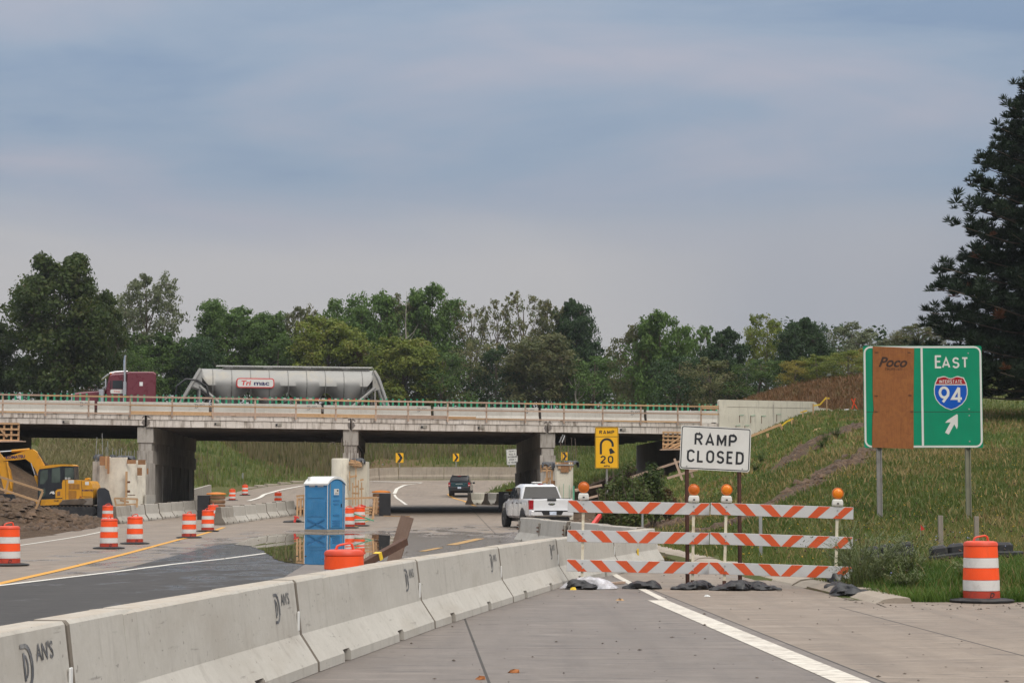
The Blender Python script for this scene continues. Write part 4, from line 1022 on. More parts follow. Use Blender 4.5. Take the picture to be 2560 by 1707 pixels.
# brown planks propped behind the near barriers
def beam(name, a, b, w, h, m, label, cat, roll=0., parent=None):
    a, b = Vector(a), Vector(b); d = b-a; q = d.to_track_quat('X', 'Z')
    o = MB().box((d.length/2, 0, 0), (d.length, w, h)).build(name, M[m], parent, loc=a); o.rotation_mode = 'QUATERNION'; from mathutils import Quaternion
    o.rotation_quaternion = q @ Quaternion((1, 0, 0), roll)
    if label: tag(o, label, cat)
    return o
M['brownpaint'] = wood('brown_plank', (.115,.062,.042,1), (.075,.040,.028,1))
M['brownboard'] = wood('brown_board', (.20,.135,.10,1), (.15,.10,.075,1))
bm = beam('plank', at(880,1425,26.6), at(1013,1353,27.4), .09, .09, 'brownpaint', 'dark brown timber leaning up behind the near barriers', 'timber')
MB().box((bm.dimensions.x*0+.52, 0, 0), (.06, .10, .10)).build('tape_wrap', M['yellowtape'], bm)
b0, b1 = at(988,1405,28.0), at(1008,1318,28.4)
bd = MB().box((0, 0, .25), (.19, .02, .72)).build('board', M['brownboard'], None, loc=at(985,1400,28.0), rot=(R(-12), R(13), R(-25))); tag(bd, 'flat brown board standing behind the leaning dark timber', 'board')
# ---------------------------------------------------------------- signs
def rrect(w, h, r, n=5):
    P = []
    for cx, cy_, a0 in ((w/2-r, -h/2+r, -90), (w/2-r, h/2-r, 0), (-w/2+r, h/2-r, 90), (-w/2+r, -h/2+r, 180)):
        for i in range(n+1): th = R(a0+90*i/n); P.append((cx+r*math.cos(th), cy_+r*math.sin(th)))
    return P
def plate(name, P, th, m, parent, loc=(0,0,0), y0=0.):
    """outline P in (x,z), front face at y=y0, thickness th backwards"""
    return MB().prism(P, (y0, y0+th)).build(name, M[m], parent, loc=loc)
def frame(name, Po, Pi, m, parent, y0, th=.002):
    n = len(Po); vs = [(x, y0, z) for x, z in Po] + [(x, y0, z) for x, z in Pi]
    fs = [(i, (i+1) % n, n+(i+1) % n, n+i) for i in range(n)]
    return MB().add(vs, fs).build(name, M[m], parent)
FR = (math.pi/2, 0, 0)
def uchannel(name, p0, p1, m, parent, w=.07, d=.035):
    mb = MB(); a, b = Vector(p0), Vector(p1)
    prof = [(-w/2, 0), (-w/2, -d*.3), (-w*.22, -d*.3), (-w*.22, -d), (w*.22, -d), (w*.22, -d*.3), (w/2, -d*.3), (w/2, 0), (w*.14, 0), (w*.14, -d*.8), (-w*.14, -d*.8), (-w*.14, 0)]
    mb.loft([(a.x+x, a.y+y, a.z) for x, y in prof] + [(b.x+x, b.y+y, b.z) for x, y in prof], 12, 2, caps=False); return mb.build(name, M[m], parent)
# RAMP CLOSED
p = at(1788.5, 1121, 36.5)
s = thing('road_sign', 'white RAMP CLOSED sign on two brown posts above the barricades', 'sign', (p.x, p.y, .014), R(1.5))
hz_ = p.z-.014
pn = link('panel', None, s, (0, 0, hz_), (0, R(2.9), 0)); W_, H_ = 1.235, .765
plate('sign_face', rrect(W_, H_, .045), .004, 'sign_white', pn)
frame('border', rrect(W_-.028, H_-.028, .04), rrect(W_-.058, H_-.058, .026), 'sign_black', pn, -.0016)
signtext('RAMP', .222, M['sign_black'], pn, (.0, -.0025, .15), t=.158, gap=.40, sx=.87)
signtext('CLOSED', .222, M['sign_black'], pn, (.005, -.0025, -.145), t=.158, gap=.40, sx=.86)
for x, z in ((-.49, -.06), (.49, -.05), (-.49, -.33), (.49, -.33)): MB().lathe([(.014, 0), (.012, .006), (.003, .008)], 8).build('bolt', M['steel'], pn, loc=(x, -.001, z), rot=FR)
for x in (-.50, .42): uchannel('post', (x, .045, -.02), (x+.0, .045, hz_+.3), 'redpost', s)
# EAST 94 guide sign
p = at(2307.5, 991.5, 55.); zb = gz(p.x, 55.)
s = thing('guide_sign', 'large green EAST 94 guide sign with plywood patch on two posts', 'sign', (p.x, p.y, zb), R(-1.0)); hz_ = p.z-zb
W_, H_ = 3.13, 2.70
pn = link('panel', None, s, (0, 0, hz_))
plate('sign_face', rrect(W_, H_, .05), .03, 'sign_green', pn)
frame('border', rrect(W_-.02, H_-.02, .19), rrect(W_-.12, H_-.12, .13), 'sign_white', pn, -.003)
zz = 3.13/1165.
MB().box((-.02+.0, -.0015, .0), (.055, .003, H_-.10)).build('divider', M['sign_white'], pn)
MB().box((0, -.001, -.40), (W_-.01, .002, .012)).build('panel_seam', M['sign_black'], pn)
cx = .735
signtext('E', .345, M['sign_white'], pn, (cx-.315, -.004, .925), t=.145, sx=.88); signtext('AST', .29, M['sign_white'], pn, (cx+.125, -.004, .90), t=.155, gap=.38, sx=.92)
def shield(w, h, n=14):
    """interstate shield outline, (x,z) centred"""
    top = [(-.385, .46), (-.20, .50), (0, .435), (.20, .50), (.385, .46)]
    tops = []
    for i in range(4):
        a, b = top[i], top[i+1]
        for k in range(4): t = k/4; tt = t*t*(3-2*t); tops.append((a[0]+(b[0]-a[0])*t, a[1]+(b[1]-a[1])*tt))
    right = [(.385, .46), (.46, .30), (.495, .12), (.49, -.04), (.44, -.20), (.33, -.34), (.17, -.45), (0, -.51)]
    P = tops + right + [(-x, z) for x, z in right[-2:0:-1]]
    return [(x*w, z*h) for x, z in P]
sw, sh = .90, .89; sc = (cx, .105)
S1 = shield(sw, sh); S0 = shield(sw-.045, sh-.045)
MB().add([(x+cx, -.0035, z+.10) for x, z in S1], [tuple(range(len(S1)))[::-1]]).build('shield', M['sign_white'], pn)
zs = .235
blue = [q for q in S0 if q[1] < zs]; top = [q for q in S0 if q[1] >= zs+.025]
def clip(P, z, keep_above):
    out = []
    for i in range(len(P)):
        a, b = P[i], P[(i+1) % len(P)]; ia = (a[1] >= z) == keep_above; ib = (b[1] >= z) == keep_above
        if ia: out.append(a)
        if ia != ib: t = (z-a[1])/(b[1]-a[1]); out.append((a[0]+(b[0]-a[0])*t, z))
    return out
for P, m, z0 in ((clip(S0, .205, False), 'sign_blue', 0), (clip(S0, .232, True), 'sign_red', 0)):
    MB().add([(x+cx, -.0055, z+.10) for x, z in P], [tuple(range(len(P)))[::-1]]).build('shield_field', M[m], pn)
signtext('INTERSTATE', .092, M['sign_white'], pn, (cx, -.008, .10+.298), t=.15, gap=.34, sx=.83)
signtext('94', .45, M['sign_white'], pn, (cx, -.008, .05), t=.15, gap=.30, sx=.84)
ar = [(-.04, -.27), (-.04, .03), (-.17, -.03), (0, .30), (.17, -.03), (.04, .03), (.04, -.27)]
ar = [(-.055, -.29), (-.055, .02), (-.175, -.06), (-.155, .03), (-.015, .29), (.015, .29), (.155, .03), (.175, -.06), (.055, .02), (.055, -.29)]
th = R(-29); ar = [(x*math.cos(th)-z*math.sin(th), x*math.sin(th)+z*math.cos(th)) for x, z in ar]
MB().add([(x+cx+.02, -.004, z-.72) for x, z in ar], [(0, 1, 8, 9), (2, 3, 4, 5, 6, 7, 8, 1)]).build('arrow', M['sign_white'], pn)
for x, z in ((1.21, 1.15), (1.21, -.33), (1.21, -.5), (1.21, -1.18)): MB().lathe([(.022, 0), (.018, .008), (.003, .01)], 8).build('bolt', M['steel'], pn, loc=(x, -.001, z), rot=FR)
ply = MB().prism([(-.535, -1.345), (.555, -1.36), (.545, .0), (.555, 1.30), (-.535, 1.335), (-.53, .1), (-.50, -.36), (-.53, -.5)], (-.02, -.004)).build('plywood_patch', M['ply'], pn, loc=(-.80, 0, -.005), rot=(0, R(1.1), 0))
text('lettering', 'Poco', .27, M['stencil_brown'], ply, (.0, -.0225, .92), FR, bold=.03, sx=1.0, shear=.35)
text('lettering', '734)397-1677', .085, M['stencil_brown'], ply, (.02, -.0225, .725), FR, sx=.92, bold=.012)
for x, z in ((-.43, 1.17), (.42, 1.18), (-.44, .02), (.45, .05), (-.44, -.40), (.5, -.38)): MB().box((x, -.024, z), (.08, .012, .035)).build('clip', M['rust'], ply, rot=(0, 0, 0))
for x, m in ((-1.16, 'post_metal'), (1.18, 'post_green')):
    MB().prism([(-.065, .04), (-.065, .18), (-.04, .18), (-.04, .15), (.04, .15), (.04, .18), (.065, .18), (.065, .04), (.04, .04), (.04, .07), (-.04, .07), (-.04, .04)], (-.5, hz_+1.2), axis='z').build('post', M[m], s, loc=(x, 0, 0))
# RAMP 20 MPH
p = at(1517, 1119, 84.); zb = gz(p.x, 84.)
s = thing('road_sign', 'yellow RAMP 20 MPH hairpin warning sign above the bushes', 'sign', (p.x, p.y, zb)); hz_ = p.z-zb
W_, H_ = .945, 1.665; pn = link('panel', None, s, (0, 0, hz_))
plate('sign_face', rrect(W_, H_, .05), .004, 'sign_yellow', pn)
frame('border', rrect(W_-.03, H_-.03, .045), rrect(W_-.066, H_-.066, .03), 'sign_black', pn, -.003)
MB().box((0, -.002, H_/2-.385), (W_-.05, .003, .022)).build('divider', M['sign_black'], pn)
signtext('RAMP', .155, M['sign_black'], pn, (0, -.004, H_/2-.205), t=.18, gap=.40)
vs = []; fs = []; ro, ri, cz = .285, .195, .11
path = [(-1, -.26)] + [(math.cos(math.pi-R(a)), math.sin(math.pi-R(a))) for a in range(0, 196, 15)]
P_o, P_i = [(-ro, -.26)], [(-ri, -.26)]
for a in range(180, -16, -15): P_o.append((ro*math.cos(R(a)), cz+ro*math.sin(R(a)))); P_i.append((ri*math.cos(R(a)), cz+ri*math.sin(R(a))))
n = len(P_o); MB().add([(x, -.004, z) for x, z in P_o+P_i], [(i, i+1, n+i+1, n+i) for i in range(n-1)]).build('arrow', M['sign_black'], pn)
MB().add([(x, -.0035, z) for x, z in ((.09, -.06), (.175, .0), (.335, -.19), (.13, -.26))], [(0, 1, 2, 3)]).build('arrow_head', M['sign_black'], pn)
signtext('20', .31, M['sign_black'], pn, (0, -.004, -.47), t=.18, gap=.42)
signtext('MPH', .085, M['sign_black'], pn, (0, -.004, -.735), t=.2, gap=.36)
uchannel('post', (0, .06, -.5), (0, .06, hz_+.7), 'post_metal', s, .09, .045)
# chevrons on the ramp
def chevron(u, v, Y, w, lab):
    p = at(u, v, Y); zb = gz(p.x, Y) if Y > 199 else max(gz(p.x, Y), 0)
    s = thing('chevron_sign', lab, 'sign', (p.x, p.y, zb), 0, 'chevron signs on the ramp'); h = p.z-zb; k = w/.61
    pn = plate('panel', rrect(.61*k, .76*k, .04), .004, 'sign_yellow', s, loc=(0, 0, h))
    P = [(-.20, .36), (.02, .36), (.25, 0), (.02, -.36), (-.20, -.36), (.03, 0)]
    MB().add([(x*k, -.003, z*k) for x, z in P], [(0, 1, 2, 5), (5, 2, 3, 4)]).build('chevron', M['sign_black'], pn)
    uchannel('post', (0, .06, -.4), (0, .06, h+.2), 'steel', s, .08, .04)
chevron(999, 1144, 199.9, .74, 'yellow chevron sign left of the dark green SUV')
chevron(1140, 1143, 199.9, .60, 'yellow chevron sign directly above the dark green SUV')
chevron(1411, 1140, 200.4, .62, 'yellow chevron sign mostly hidden behind pier rebar')
# worker sign
p = at(1281, 1142, 200.6); zb = gz(p.x, 200.6)
s = thing('road_sign', 'tilted white sign about injuring a worker on the grassy bank', 'sign', (p.x, p.y, zb)); h = p.z-zb
pn = plate('panel', rrect(1.16, 1.52, .05), .006, 'sign_white', s, loc=(0, 0, h)); pn.rotation_euler = (0, R(-3.5), 0)
frame('border', rrect(1.13, 1.49, .04), rrect(1.08, 1.44, .03), 'sign_black', pn, -.003)
for i, tx in enumerate(('INJURE /', 'KILL A', 'WORKER', '$7500 +', '15 YEARS')): text('lettering', tx, .165, M['sign_black'], pn, (0, -.004, .54-.265*i), FR, bold=.025, sx=.95, space=1.05)
uchannel('post', (-.3, .08, -.3), (-.3, .08, h+.3), 'steel', s, .08, .04); uchannel('post', (.3, .08, -.3), (.3, .08, h+.3), 'steel', s, .08, .04)
# small blue sign far left of the pier, seen from behind
p = at(737, 1134, 214.); zb = gz(p.x, 214)
s = thing('small_sign', 'small dark blue roadside sign among the tall reeds', 'sign', (p.x, p.y, zb)); plate('panel', rrect(.55, .75, .03), .005, 'sign_blue', s, loc=(0, 0, p.z-zb)); uchannel('post', (0, .03, -.3), (0, .03, p.z-zb), 'steel', s, .06, .03)
# delineator posts
def stake(u, vt, Y, w, m, lab, cat='post', name='marker_post', d=None):
    p = at(u, vt, Y); zb = gz(p.x, Y)-.1; t = thing(name, lab, cat, (p.x, p.y, zb))
    MB().box((0, 0, (p.z-zb)/2), (w, (d or w), p.z-zb), bev=.006).build('stake', M[m], t)
    return t
stake(2351, 1288, 41.5, .095, 'lumber_grey', 'square grey wooden stake left of the large drum', d=.06)
stake(2441, 1290, 43.5, .09, 'lumber_grey', 'square grey wooden stake right behind the large drum', d=.06)
stake(1901, 1268, 47., .07, 'steel', 'plain grey metal post behind the right barricade')
t = stake(607, 1182, 192., .13, 'steel', 'thin metal marker post above the far drums'); t = stake(782, 1161, 203., .13, 'steel', 'thin metal marker post in the reeds left of the pier')
t = stake(957, 1159, 203., .13, 'steel', 'thin metal marker post left of the first chevron')
t = stake(1606, 1262, 52., .05, 'steel', 'slim grey post beside the muddy tracks')
# flags and X lath
p = on_ground(2302, 1360, 32, 60); f = thing('marker_flag', 'small red wire flag in the grass near the drum', 'flag', p); MB().tube([(0,0,0),(0,0,.42)], .004, 4).build('wire', M['steel'], f); MB().loft([(0,0,.30),(.0,.004,.30),(.0,.004,.44),(0,0,.44),(.10,0,.34),(.10,.004,.34),(.07,.004,.36),(.07,0,.36)], 4, 2).build('flag', M['redpaint'], f)
M['lath'] = mat('fluorescent_lath', (.95,.09,.02,1), .6, var=.05)
pA = at(2142,1035,119.); zA = gz(pA.x, 119.) 
f = thing('survey_lath', 'bright orange crossed survey laths on the crest', 'survey stake', (pA.x, 119., zA-.1))
for a, b, y in ((at(2126,1030,119.), at(2138,995,119.), 0.), (at(2151,1030,119.), at(2129,996,119.), .05)):
    beam('lath', a-Vector((pA.x, 119., zA-.1))+Vector((0, y, -.1)), b-Vector((pA.x, 119., zA-.1))+Vector((0, y, 0)), .02, .06, 'lath', None, None, R(90)*0, f)
# ---------------------------------------------------------------- portable toilet
M['blue'] = mat('toilet_blue', (.045,.225,.45,1), .42, var=.10, vscale=2, dirt=(.12,.26,.42,1), dscale=2, damt=.25)
M['blue_d'] = mat('toilet_blue_moulding', (.03,.165,.36,1), .45, var=.10)
M['roofw'] = mat('toilet_roof', (.68,.68,.66,1), .5, var=.06, dirt=(.45,.43,.4,1), damt=.3)
p = at(818, 1325, 86.5); th = R(-36)
t = thing('portable_toilet', 'blue portable toilet with white arched roof beside the puddle', 'toilet', (p.x, p.y+.0, float(zroad(86.5))+.012), 0)
# local frame: corner edge at origin, side face runs to -x', door face to +x'
A = Vector((-math.cos(R(34)), math.sin(R(34)), 0)); B = Vector((math.sin(R(34)), math.cos(R(34)), 0))   # along the side (left, away) and along the door (right, away)
sL, dL, HH = 1.20, 1.14, 1.98
def tp(a, b, z, off=0.):      # point a along side, b along door
    return tuple(A*a + B*b + Vector((0, 0, z)))
nS = -B; nD = -A
MB().loft([tp(-.02,-.02,.0), tp(-.02,dL,.0), tp(sL,dL,.0), tp(sL,-.02,.0), tp(-.02,-.02,.10), tp(-.02,dL,.10), tp(sL,dL,.10), tp(sL,-.02,.10)], 4, 2).build('skid', M['lumber_grey'], t)
body = MB().loft([tp(0,0,.09), tp(0,dL,.09), tp(sL,dL,.09), tp(sL,0,.09), tp(0,0,HH), tp(0,dL,HH), tp(sL,dL,HH), tp(sL,0,HH)], 4, 2).build('body', M['blue'], t)
def slab_on(face, a0, a1, z0, z1, th_, m, nm, par, arch=0.):
    n = nS if face == 's' else nD; D = A if face == 's' else B
    P = [(a0, z0), (a1, z0), (a1, z1)]
    if arch:
        for k in range(1, 10): u = 1-k/10; P.append((a0+(a1-a0)*u, z1 + arch*(1-(2*u-1)**2)))
    P.append((a0, z1))
    if face == 's': P = P[::-1]
    vs = [tuple(D*a + n*e + Vector((0, 0, z))) for e in (0.001, th_) for a, z in P]
    return MB().loft(vs, len(P), 2).build(nm, M[m], par)
door = slab_on('d', .17, .98, .16, 1.95, .025, 'blue', 'door', t, .20)
slab_on('d', .13, .17, .14, 2.0, .03, 'steel', 'hinge', door); slab_on('d', .98, 1.02, .14, 2.0, .03, 'steel', 'jamb', door)
slab_on('d', .0, dL, 1.98, 1.985, .004, 'blue', 'gable', t, .30)
for z, w in ((.22, .5), (.32, .5), (.42, .5), (.66, .38), (1.12, .32), (1.26, .42), (1.45, .34)): slab_on('d', .55-w/2, .55+w/2, z, z+.05, .04, 'blue_d', 'door_rib', door, .02)
sg = slab_on('d', .40, .72, 1.53, 1.78, .034, 'sign_white', 'notice', door)
slab_on('d', .58, .68, 1.67, 1.74, .036, 'sign_black', 'pictogram', sg); slab_on('d', .44, .56, 1.66, 1.74, .036, 'refl_white', 'pictogram', sg); slab_on('d', .45, .68, 1.575, 1.59, .036, 'stencil', 'pictogram', sg); slab_on('d', .45, .68, 1.61, 1.625, .036, 'stencil', 'pictogram', sg)
slab_on('d', .86, .90, 1.02, 1.16, .05, 'black', 'handle', door)
for a in (.0, 1.14): slab_on('d', a-.03, a+.01, .1, 2.0, .012, 'blue_d', 'corner_trim', t)
MB().tube([tp(-.012, -.012, .12), tp(-.012, -.012, 1.98)], .018, 6).build('corner_strip', M['roofw'], t)
MB().tube([tp(sL+.005, -.012, .12), tp(sL+.005, -.012, 1.98)], .014, 6).build('corner_strip', M['roofw'], t)
MB().tube([tp(-.012, dL+.005, .12), tp(-.012, dL+.005, 1.98)], .014, 6).build('corner_strip', M['roofw'], t)
for a in (.14, .245, .35, .60, .705, .81): slab_on('s', a+.07, a+.165, 1.86, 1.955, .012, 'lumber_grey' if False else 'refl_bar', 'vent', t)
# pressed panels on the side
sd_ = slab_on('s', .10, 1.08, .62, 1.25, .012, 'blue', 'side_panel', t, .09)
for k in range(6): slab_on('s', .2+k*.13, .23+k*.13, .75, 1.2, .02, 'blue', 'rib', sd_)
slab_on('s', .15, 1.05, 1.40, 1.72, .012, 'blue', 'side_panel', t)
def bar_on(a0, z0, a1, z1, w):
    D = A; d = Vector((a1-a0, z1-z0)); d.normalize(); q = Vector((-d.y, d.x))*w/2
    P = [(a0+q.x, z0+q.y), (a0-q.x, z0-q.y), (a1-q.x, z1-q.y), (a1+q.x, z1+q.y)]
    return MB().loft([tuple(D*a + nS*e + Vector((0, 0, z))) for e in (.001, .022) for a, z in P], 4, 2).build('cross_rib', M['blue_d'], t)
bar_on(.14, .16, 1.06, .52, .07); bar_on(.14, .52, 1.06, .16, .07)
for a in (.36, .58, .80): slab_on('s', a-.06, a+.06, .66, .675, .02, 'blue_d', 'slot', t)
# arched roof, barrel axis along the side
vs = []; n = 13
for e in (-.06, sL+.04):
    for k in range(n):
        u = -.05 + (dL+.10)*k/(n-1); q = (2*k/(n-1)-1); z = HH + .02 + .30*(1-abs(q)**2.2)
        vs.append(tuple(A*e + B*u + Vector((0, 0, z))))
    for k in range(n):
        k2 = n-1-k; u = -.05 + (dL+.10)*k2/(n-1); q = (2*k2/(n-1)-1); z = HH - .05 + .26*(1-abs(q)**2.2)
        vs.append(tuple(A*e + B*u + Vector((0, 0, z))))
MB().loft(vs, 2*n, 2).build('roof', M['roofw'], t)
MB().tube([tp(sL-.12, .12, 1.95), tp(sL-.12, .12, 2.28)], .06, 10).build('vent_pipe', M['roofw'], t)
# ---------------------------------------------------------------- formwork, new piers
def box_t(name, c, d, m, parent, rz=0., bev=0.): return MB().box((0,0,0), d, bev=bev).build(name, M[m], parent, loc=c, rot=(0, 0, rz))
def rebar_cage(parent, pts, z0, hs, m='rebar', r=.016):
    for (x, y), h in zip(pts, hs):
        lx, ly = random.uniform(-.05, .05)*h, random.uniform(-.05, .05)*h
        MB().tube([(x, y, z0-.3), (x+lx*.5, y+ly*.5, z0+h*.5), (x+lx, y+ly, z0+h)], r, 5).build('rebar', M[m], parent)
def tarp(parent, w, d, z, seed, c=(0, 0)):
    rg = random.Random(seed); n = 10; vs = []; fs = []
    for j in range(n+1):
        for i in range(n+1):
            x, y = (i/n-.5)*w, (j/n-.5)*d; ed = max(abs(i/n-.5), abs(j/n-.5))*2
            drop = max(0, ed-.72)*rg.uniform(.2, 1.5)*.9
            vs.append((c[0]+x*(1-max(0, ed-.8)*.4)+rg.uniform(-.02, .02), c[1]+y*(1-max(0, ed-.8)*.4), z + .06*rg.random() - drop))
    for j in range(n):
        for i in range(n): a = j*(n+1)+i; fs.append((a, a+1, a+n+2, a+n+1))
    MB().add(vs, fs).build('tarp', M['tarp'], parent, True)
# pier at left: white form panels with plywood patches
pL = at(240, 1300, 107.); gzL = gz(-21., 108)-.3
t = thing('pier_formwork', 'white pier form panels with plywood patches in front of the leftmost pier', 'pier form', (0, 0, 0), 0)
def panel_px(u0, u1, vt, Y0, Y1, m, nm='form_panel', th_=.10, zb=.1, par=None):
    a, b = at(u0, vt, Y0), at(u1, vt, Y1); d = Vector((b.x-a.x, b.y-a.y)); n = Vector((-d.y, d.x)).normalized()*th_
    return MB().loft([(a.x, a.y, zb), (b.x, b.y, zb), (b.x+n.x, b.y+n.y, zb), (a.x+n.x, a.y+n.y, zb), (a.x, a.y, a.z), (b.x, b.y, a.z), (b.x+n.x, b.y+n.y, a.z), (a.x+n.x, a.y+n.y, a.z)], 4, 2).build(nm, M[m], par or t)
panel_px(238, 273, 1142, 107., 106.4, 'form_face'); panel_px(273.5, 316, 1143, 106.4, 106., 'form_face'); panel_px(318, 343, 1150, 106.1, 107.1, 'form_face'); panel_px(343.5, 365, 1150, 107.15, 108.4, 'form_face')
panel_px(368, 388, 1156, 108.6, 112.0, 'conc_pier'); panel_px(366, 389, 1236, 108.0, 111.5, 'conc')
a = at(240, 1142, 107.); 
MB().box((-20.65, 108.6, 1.7), (1.7, 3.6, 3.3)).build('core', M['conc_pier'], t)
def patch_px(u0, u1, v0, v1, Y, m, nm='plywood_patch', th_=.03, par=None):
    a, b = at(u0, v1, Y), at(u1, v0, Y); return MB().box(((a.x+b.x)/2, Y, (a.z+b.z)/2), (b.x-a.x, th_, b.z-a.z)).build(nm, M[m], par or t)
patch_px(249, 264, 1140, 1163, 106.35, 'ply_form'); patch_px(263, 269, 1140, 1171, 106.3, 'lumber'); patch_px(268, 274, 1140, 1184, 106.2, 'ply_form')
patch_px(317, 340, 1149, 1159, 105.9, 'ply_form'); patch_px(345, 364, 1149, 1161, 106.9, 'ply_form'); patch_px(343, 355, 1169, 1188, 106.8, 'ply_form'); patch_px(367, 371, 1170, 1185, 108.1, 'ply_form')
patch_px(313, 319, 1178, 1242, 105.8, 'lumber', 'wale', .09); patch_px(318.5, 325, 1202, 1207, 105.8, 'rust', 'tie', .08); patch_px(318.5, 325, 1225, 1231, 105.8, 'rust', 'tie', .08); patch_px(319, 338, 1236, 1238, 105.8, 'rust', 'tie', .03)
rebar_cage(t, [(-21.4+.16*k+random.uniform(-.04, .04), 107.+.05*k) for k in range(13)], 3.6, [1.0, .4, 1.2, .5, .8, .45, .35, .4, .45, .3, .3, .3, .35], 'steel')
tarp(t, 1.1, .5, 3.60, 3, (-19.85, 106.9)); tarp(t, .5, .5, 3.66, 4, (-21.25, 107.0)); tarp(t, .35, .3, 3.64, 5, (-20.45, 106.6))
# draped equipment beside the excavator
o = MB().loft([tuple(at(u, v, Y)) for Y, k in ((103.5, 0), (105., 1)) for u, v in ((243,1300),(283,1300),(290,1290),(272,1226),(262,1219),(248,1219),(243,1225))], 7, 2)
o = o.build('tarp_covered_equipment', M['tarp'], None, True); tag(o, 'dark tarp covered equipment between excavator and pier forms', 'tarp')
# small timber frame by the forms
def px_frame(name, lab, cat, Y, bars, m='lumber', w=.05):
    t = thing(name, lab, cat, at(bars[0][0], bars[0][1], Y))
    for u0, v0, u1, v1 in bars:
        a, b = at(u0, v0, Y+random.uniform(-.03, .03)), at(u1, v1, Y+random.uniform(-.03, .03)); beam('lumber', a-t.location, b-t.location, w, .09, m, None, None, parent=t)
    return t
px_frame('timber_box', 'low timber box frame in front of the white forms', 'timber frame', 103.5, [(286,1245,344,1247),(286,1245,293,1275),(312,1243,313,1272),(293,1262,342,1260),(343,1247,342,1268),(300,1250,322,1255)])
# timber guard over the spoil heap
px_frame('timber_fence', 'sloping timber rail fence in front of the excavator', 'fence', 92.6, [(-25,1184,108,1226),(-25,1213,97,1253),(22,1196,13,1234),(107,1228,90,1271)], w=.06)
# formwork platform under the left end of the span
def lattice(lab, Y, u0, u1, v0, v1, nx, ny, diag):
    t = thing('timber_formwork', lab, 'formwork', at(u0, v1, Y))
    for k in range(nx): u = u0+(u1-u0)*k/(nx-1); beam('lumber', at(u, v1, Y)-t.location, at(u+1, v0, Y)-t.location, .06, .10, 'lumber', None, None, parent=t)
    for k in range(ny): v = v0+(v1-v0)*k/(ny-1); beam('lumber', at(u0-2, v, Y-.07)-t.location, at(u1+2, v+1, Y-.07)-t.location, .06, .10, 'lumber', None, None, parent=t)
    for (a, b, c, d) in diag: beam('lumber', at(a, b, Y-.12)-t.location, at(c, d, Y-.12)-t.location, .05, .09, 'lumber', None, None, parent=t)
    beam('plank', at(u0-8, v1+4, Y-.3)-t.location, at(u1+14, v1+3, Y-.3)-t.location, .9, .06, 'lumber_old', None, None, parent=t)
lattice('timber formwork panel under the left end of the overpass', 112.3, -8, 46, 1058, 1100, 4, 4, [(-5,1066,18,1092)])
lattice('timber formwork cage under the right end of the overpass', 119.5, 1658, 1705, 1080, 1120, 5, 5, [(1662,1118,1702,1092),(1672,1120,1704,1104),(1684,1120,1712,1108)])
# round new column at the middle pier with its form lumber
p = at(850, 1300, 108.); xc = p.x
t = thing('new_pier_column', 'round pale new concrete column behind the blue toilet with lumber strapping', 'pier', (0, 0, 0))
ztop = at(850, 1148, 108.).z
MB().lathe([(.455, .0), (.455, ztop-.06), (.44, ztop-.02), (.42, ztop)], 24).build('column', M['conc_new'], t, True, loc=(xc, 108., 0.05))
MB().box((xc+.85, 109.4, ztop/2-.05), (1.0, 1.6, ztop-.1)).build('column_core', M['conc_new'], t)
def bars(t, Y, L, m='lumber', w=.05, h=.09):
    for u0, v0, u1, v1 in L: beam('lumber', at(u0, v0, Y+random.uniform(-.1, .1)), at(u1, v1, Y+random.uniform(-.1, .1)), w, h, m, None, None, parent=t)
bars(t, 107.6, [(872,1155,902,1158),(872,1160,905,1164),(876,1150,900,1156),(884,1166,904,1166),(890,1166,889,1262),(874,1178,874,1226),(896,1200,896,1266),(904,1205,904,1268),(876,1192,892,1189),(884,1217,896,1215),(880,1232,898,1233),(900,1200,909,1198),(899,1222,909,1221),(882,1206,882,1262),(878,1152,904,1160),(888,1148,888,1166)])
rebar_cage(t, [(xc+.02, 107.9), (xc+.1, 108.1), (xc+.5, 108.5), (xc+.62, 108.5), (xc+.72, 108.4), (xc+.8, 108.5), (xc+.92, 108.4), (xc+1.0, 108.5), (xc+.3, 108.), (xc+.36, 108.2)], ztop, [1.1, .95, .5, .6, .45, .65, .5, .4, 1.0, .9])
MB().tube([at(841,1147,108.), at(840,1115,108.), at(834,1104,108.), at(824,1109,108.), at(818,1118,108.)], .016, 5).build('rebar', M['rebar'], t)
tarp(t, .9, .5, ztop+.02, 9, (xc+.85, 108.4))
# right new pier with plywood collar
t = thing('new_pier_column', 'pale new concrete pier with plywood collar behind the white pickup', 'pier', (0, 0, 0)); Y = 107.5
zt_ = at(1410, 1156, Y).z; a, b = at(1388, 1156, Y).x, at(1433, 1156, Y).x
MB().box(((a+b)/2, Y+1.2, zt_/2), (b-a, 2.4, zt_), bev=.08).build('shaft', M['conc_new'], t)
for u0, u1, v1, m in ((1388,1394,1164,'lumber'),(1395,1402,1172,'lumber'),(1402,1422,1180,'ply_form'),(1424,1428,1174,'lumber'),(1429,1433,1168,'lumber')): patch_px(u0, u1, 1155, v1, Y-.06, m, 'collar_board', .06, t)
patch_px(1387, 1434, 1160, 1163, Y-.12, 'steel', 'strap', .03, t)
for u, v0 in ((1409,1209),(1423,1212),(1398,1215)): beam('green_dowel', at(u, v0, Y-.1), at(u, 1250, Y-.1), .02, .02, 'greenbar', None, None, parent=t)
beam('green_dowel', at(1434, 1214, Y-.2), at(1434, 1252, Y-.2), .05, .09, 'greenbar', None, None, parent=t)
bars(t, Y+.4, [(1358,1163,1386,1160),(1353,1170,1384,1167),(1356,1176,1380,1175),(1367,1163,1368,1230),(1373,1175,1373,1226),(1362,1197,1378,1195),(1380,1176,1379,1230),(1355,1206,1372,1200),(1352,1162,1353,1180),(1366,1215,1384,1213)])
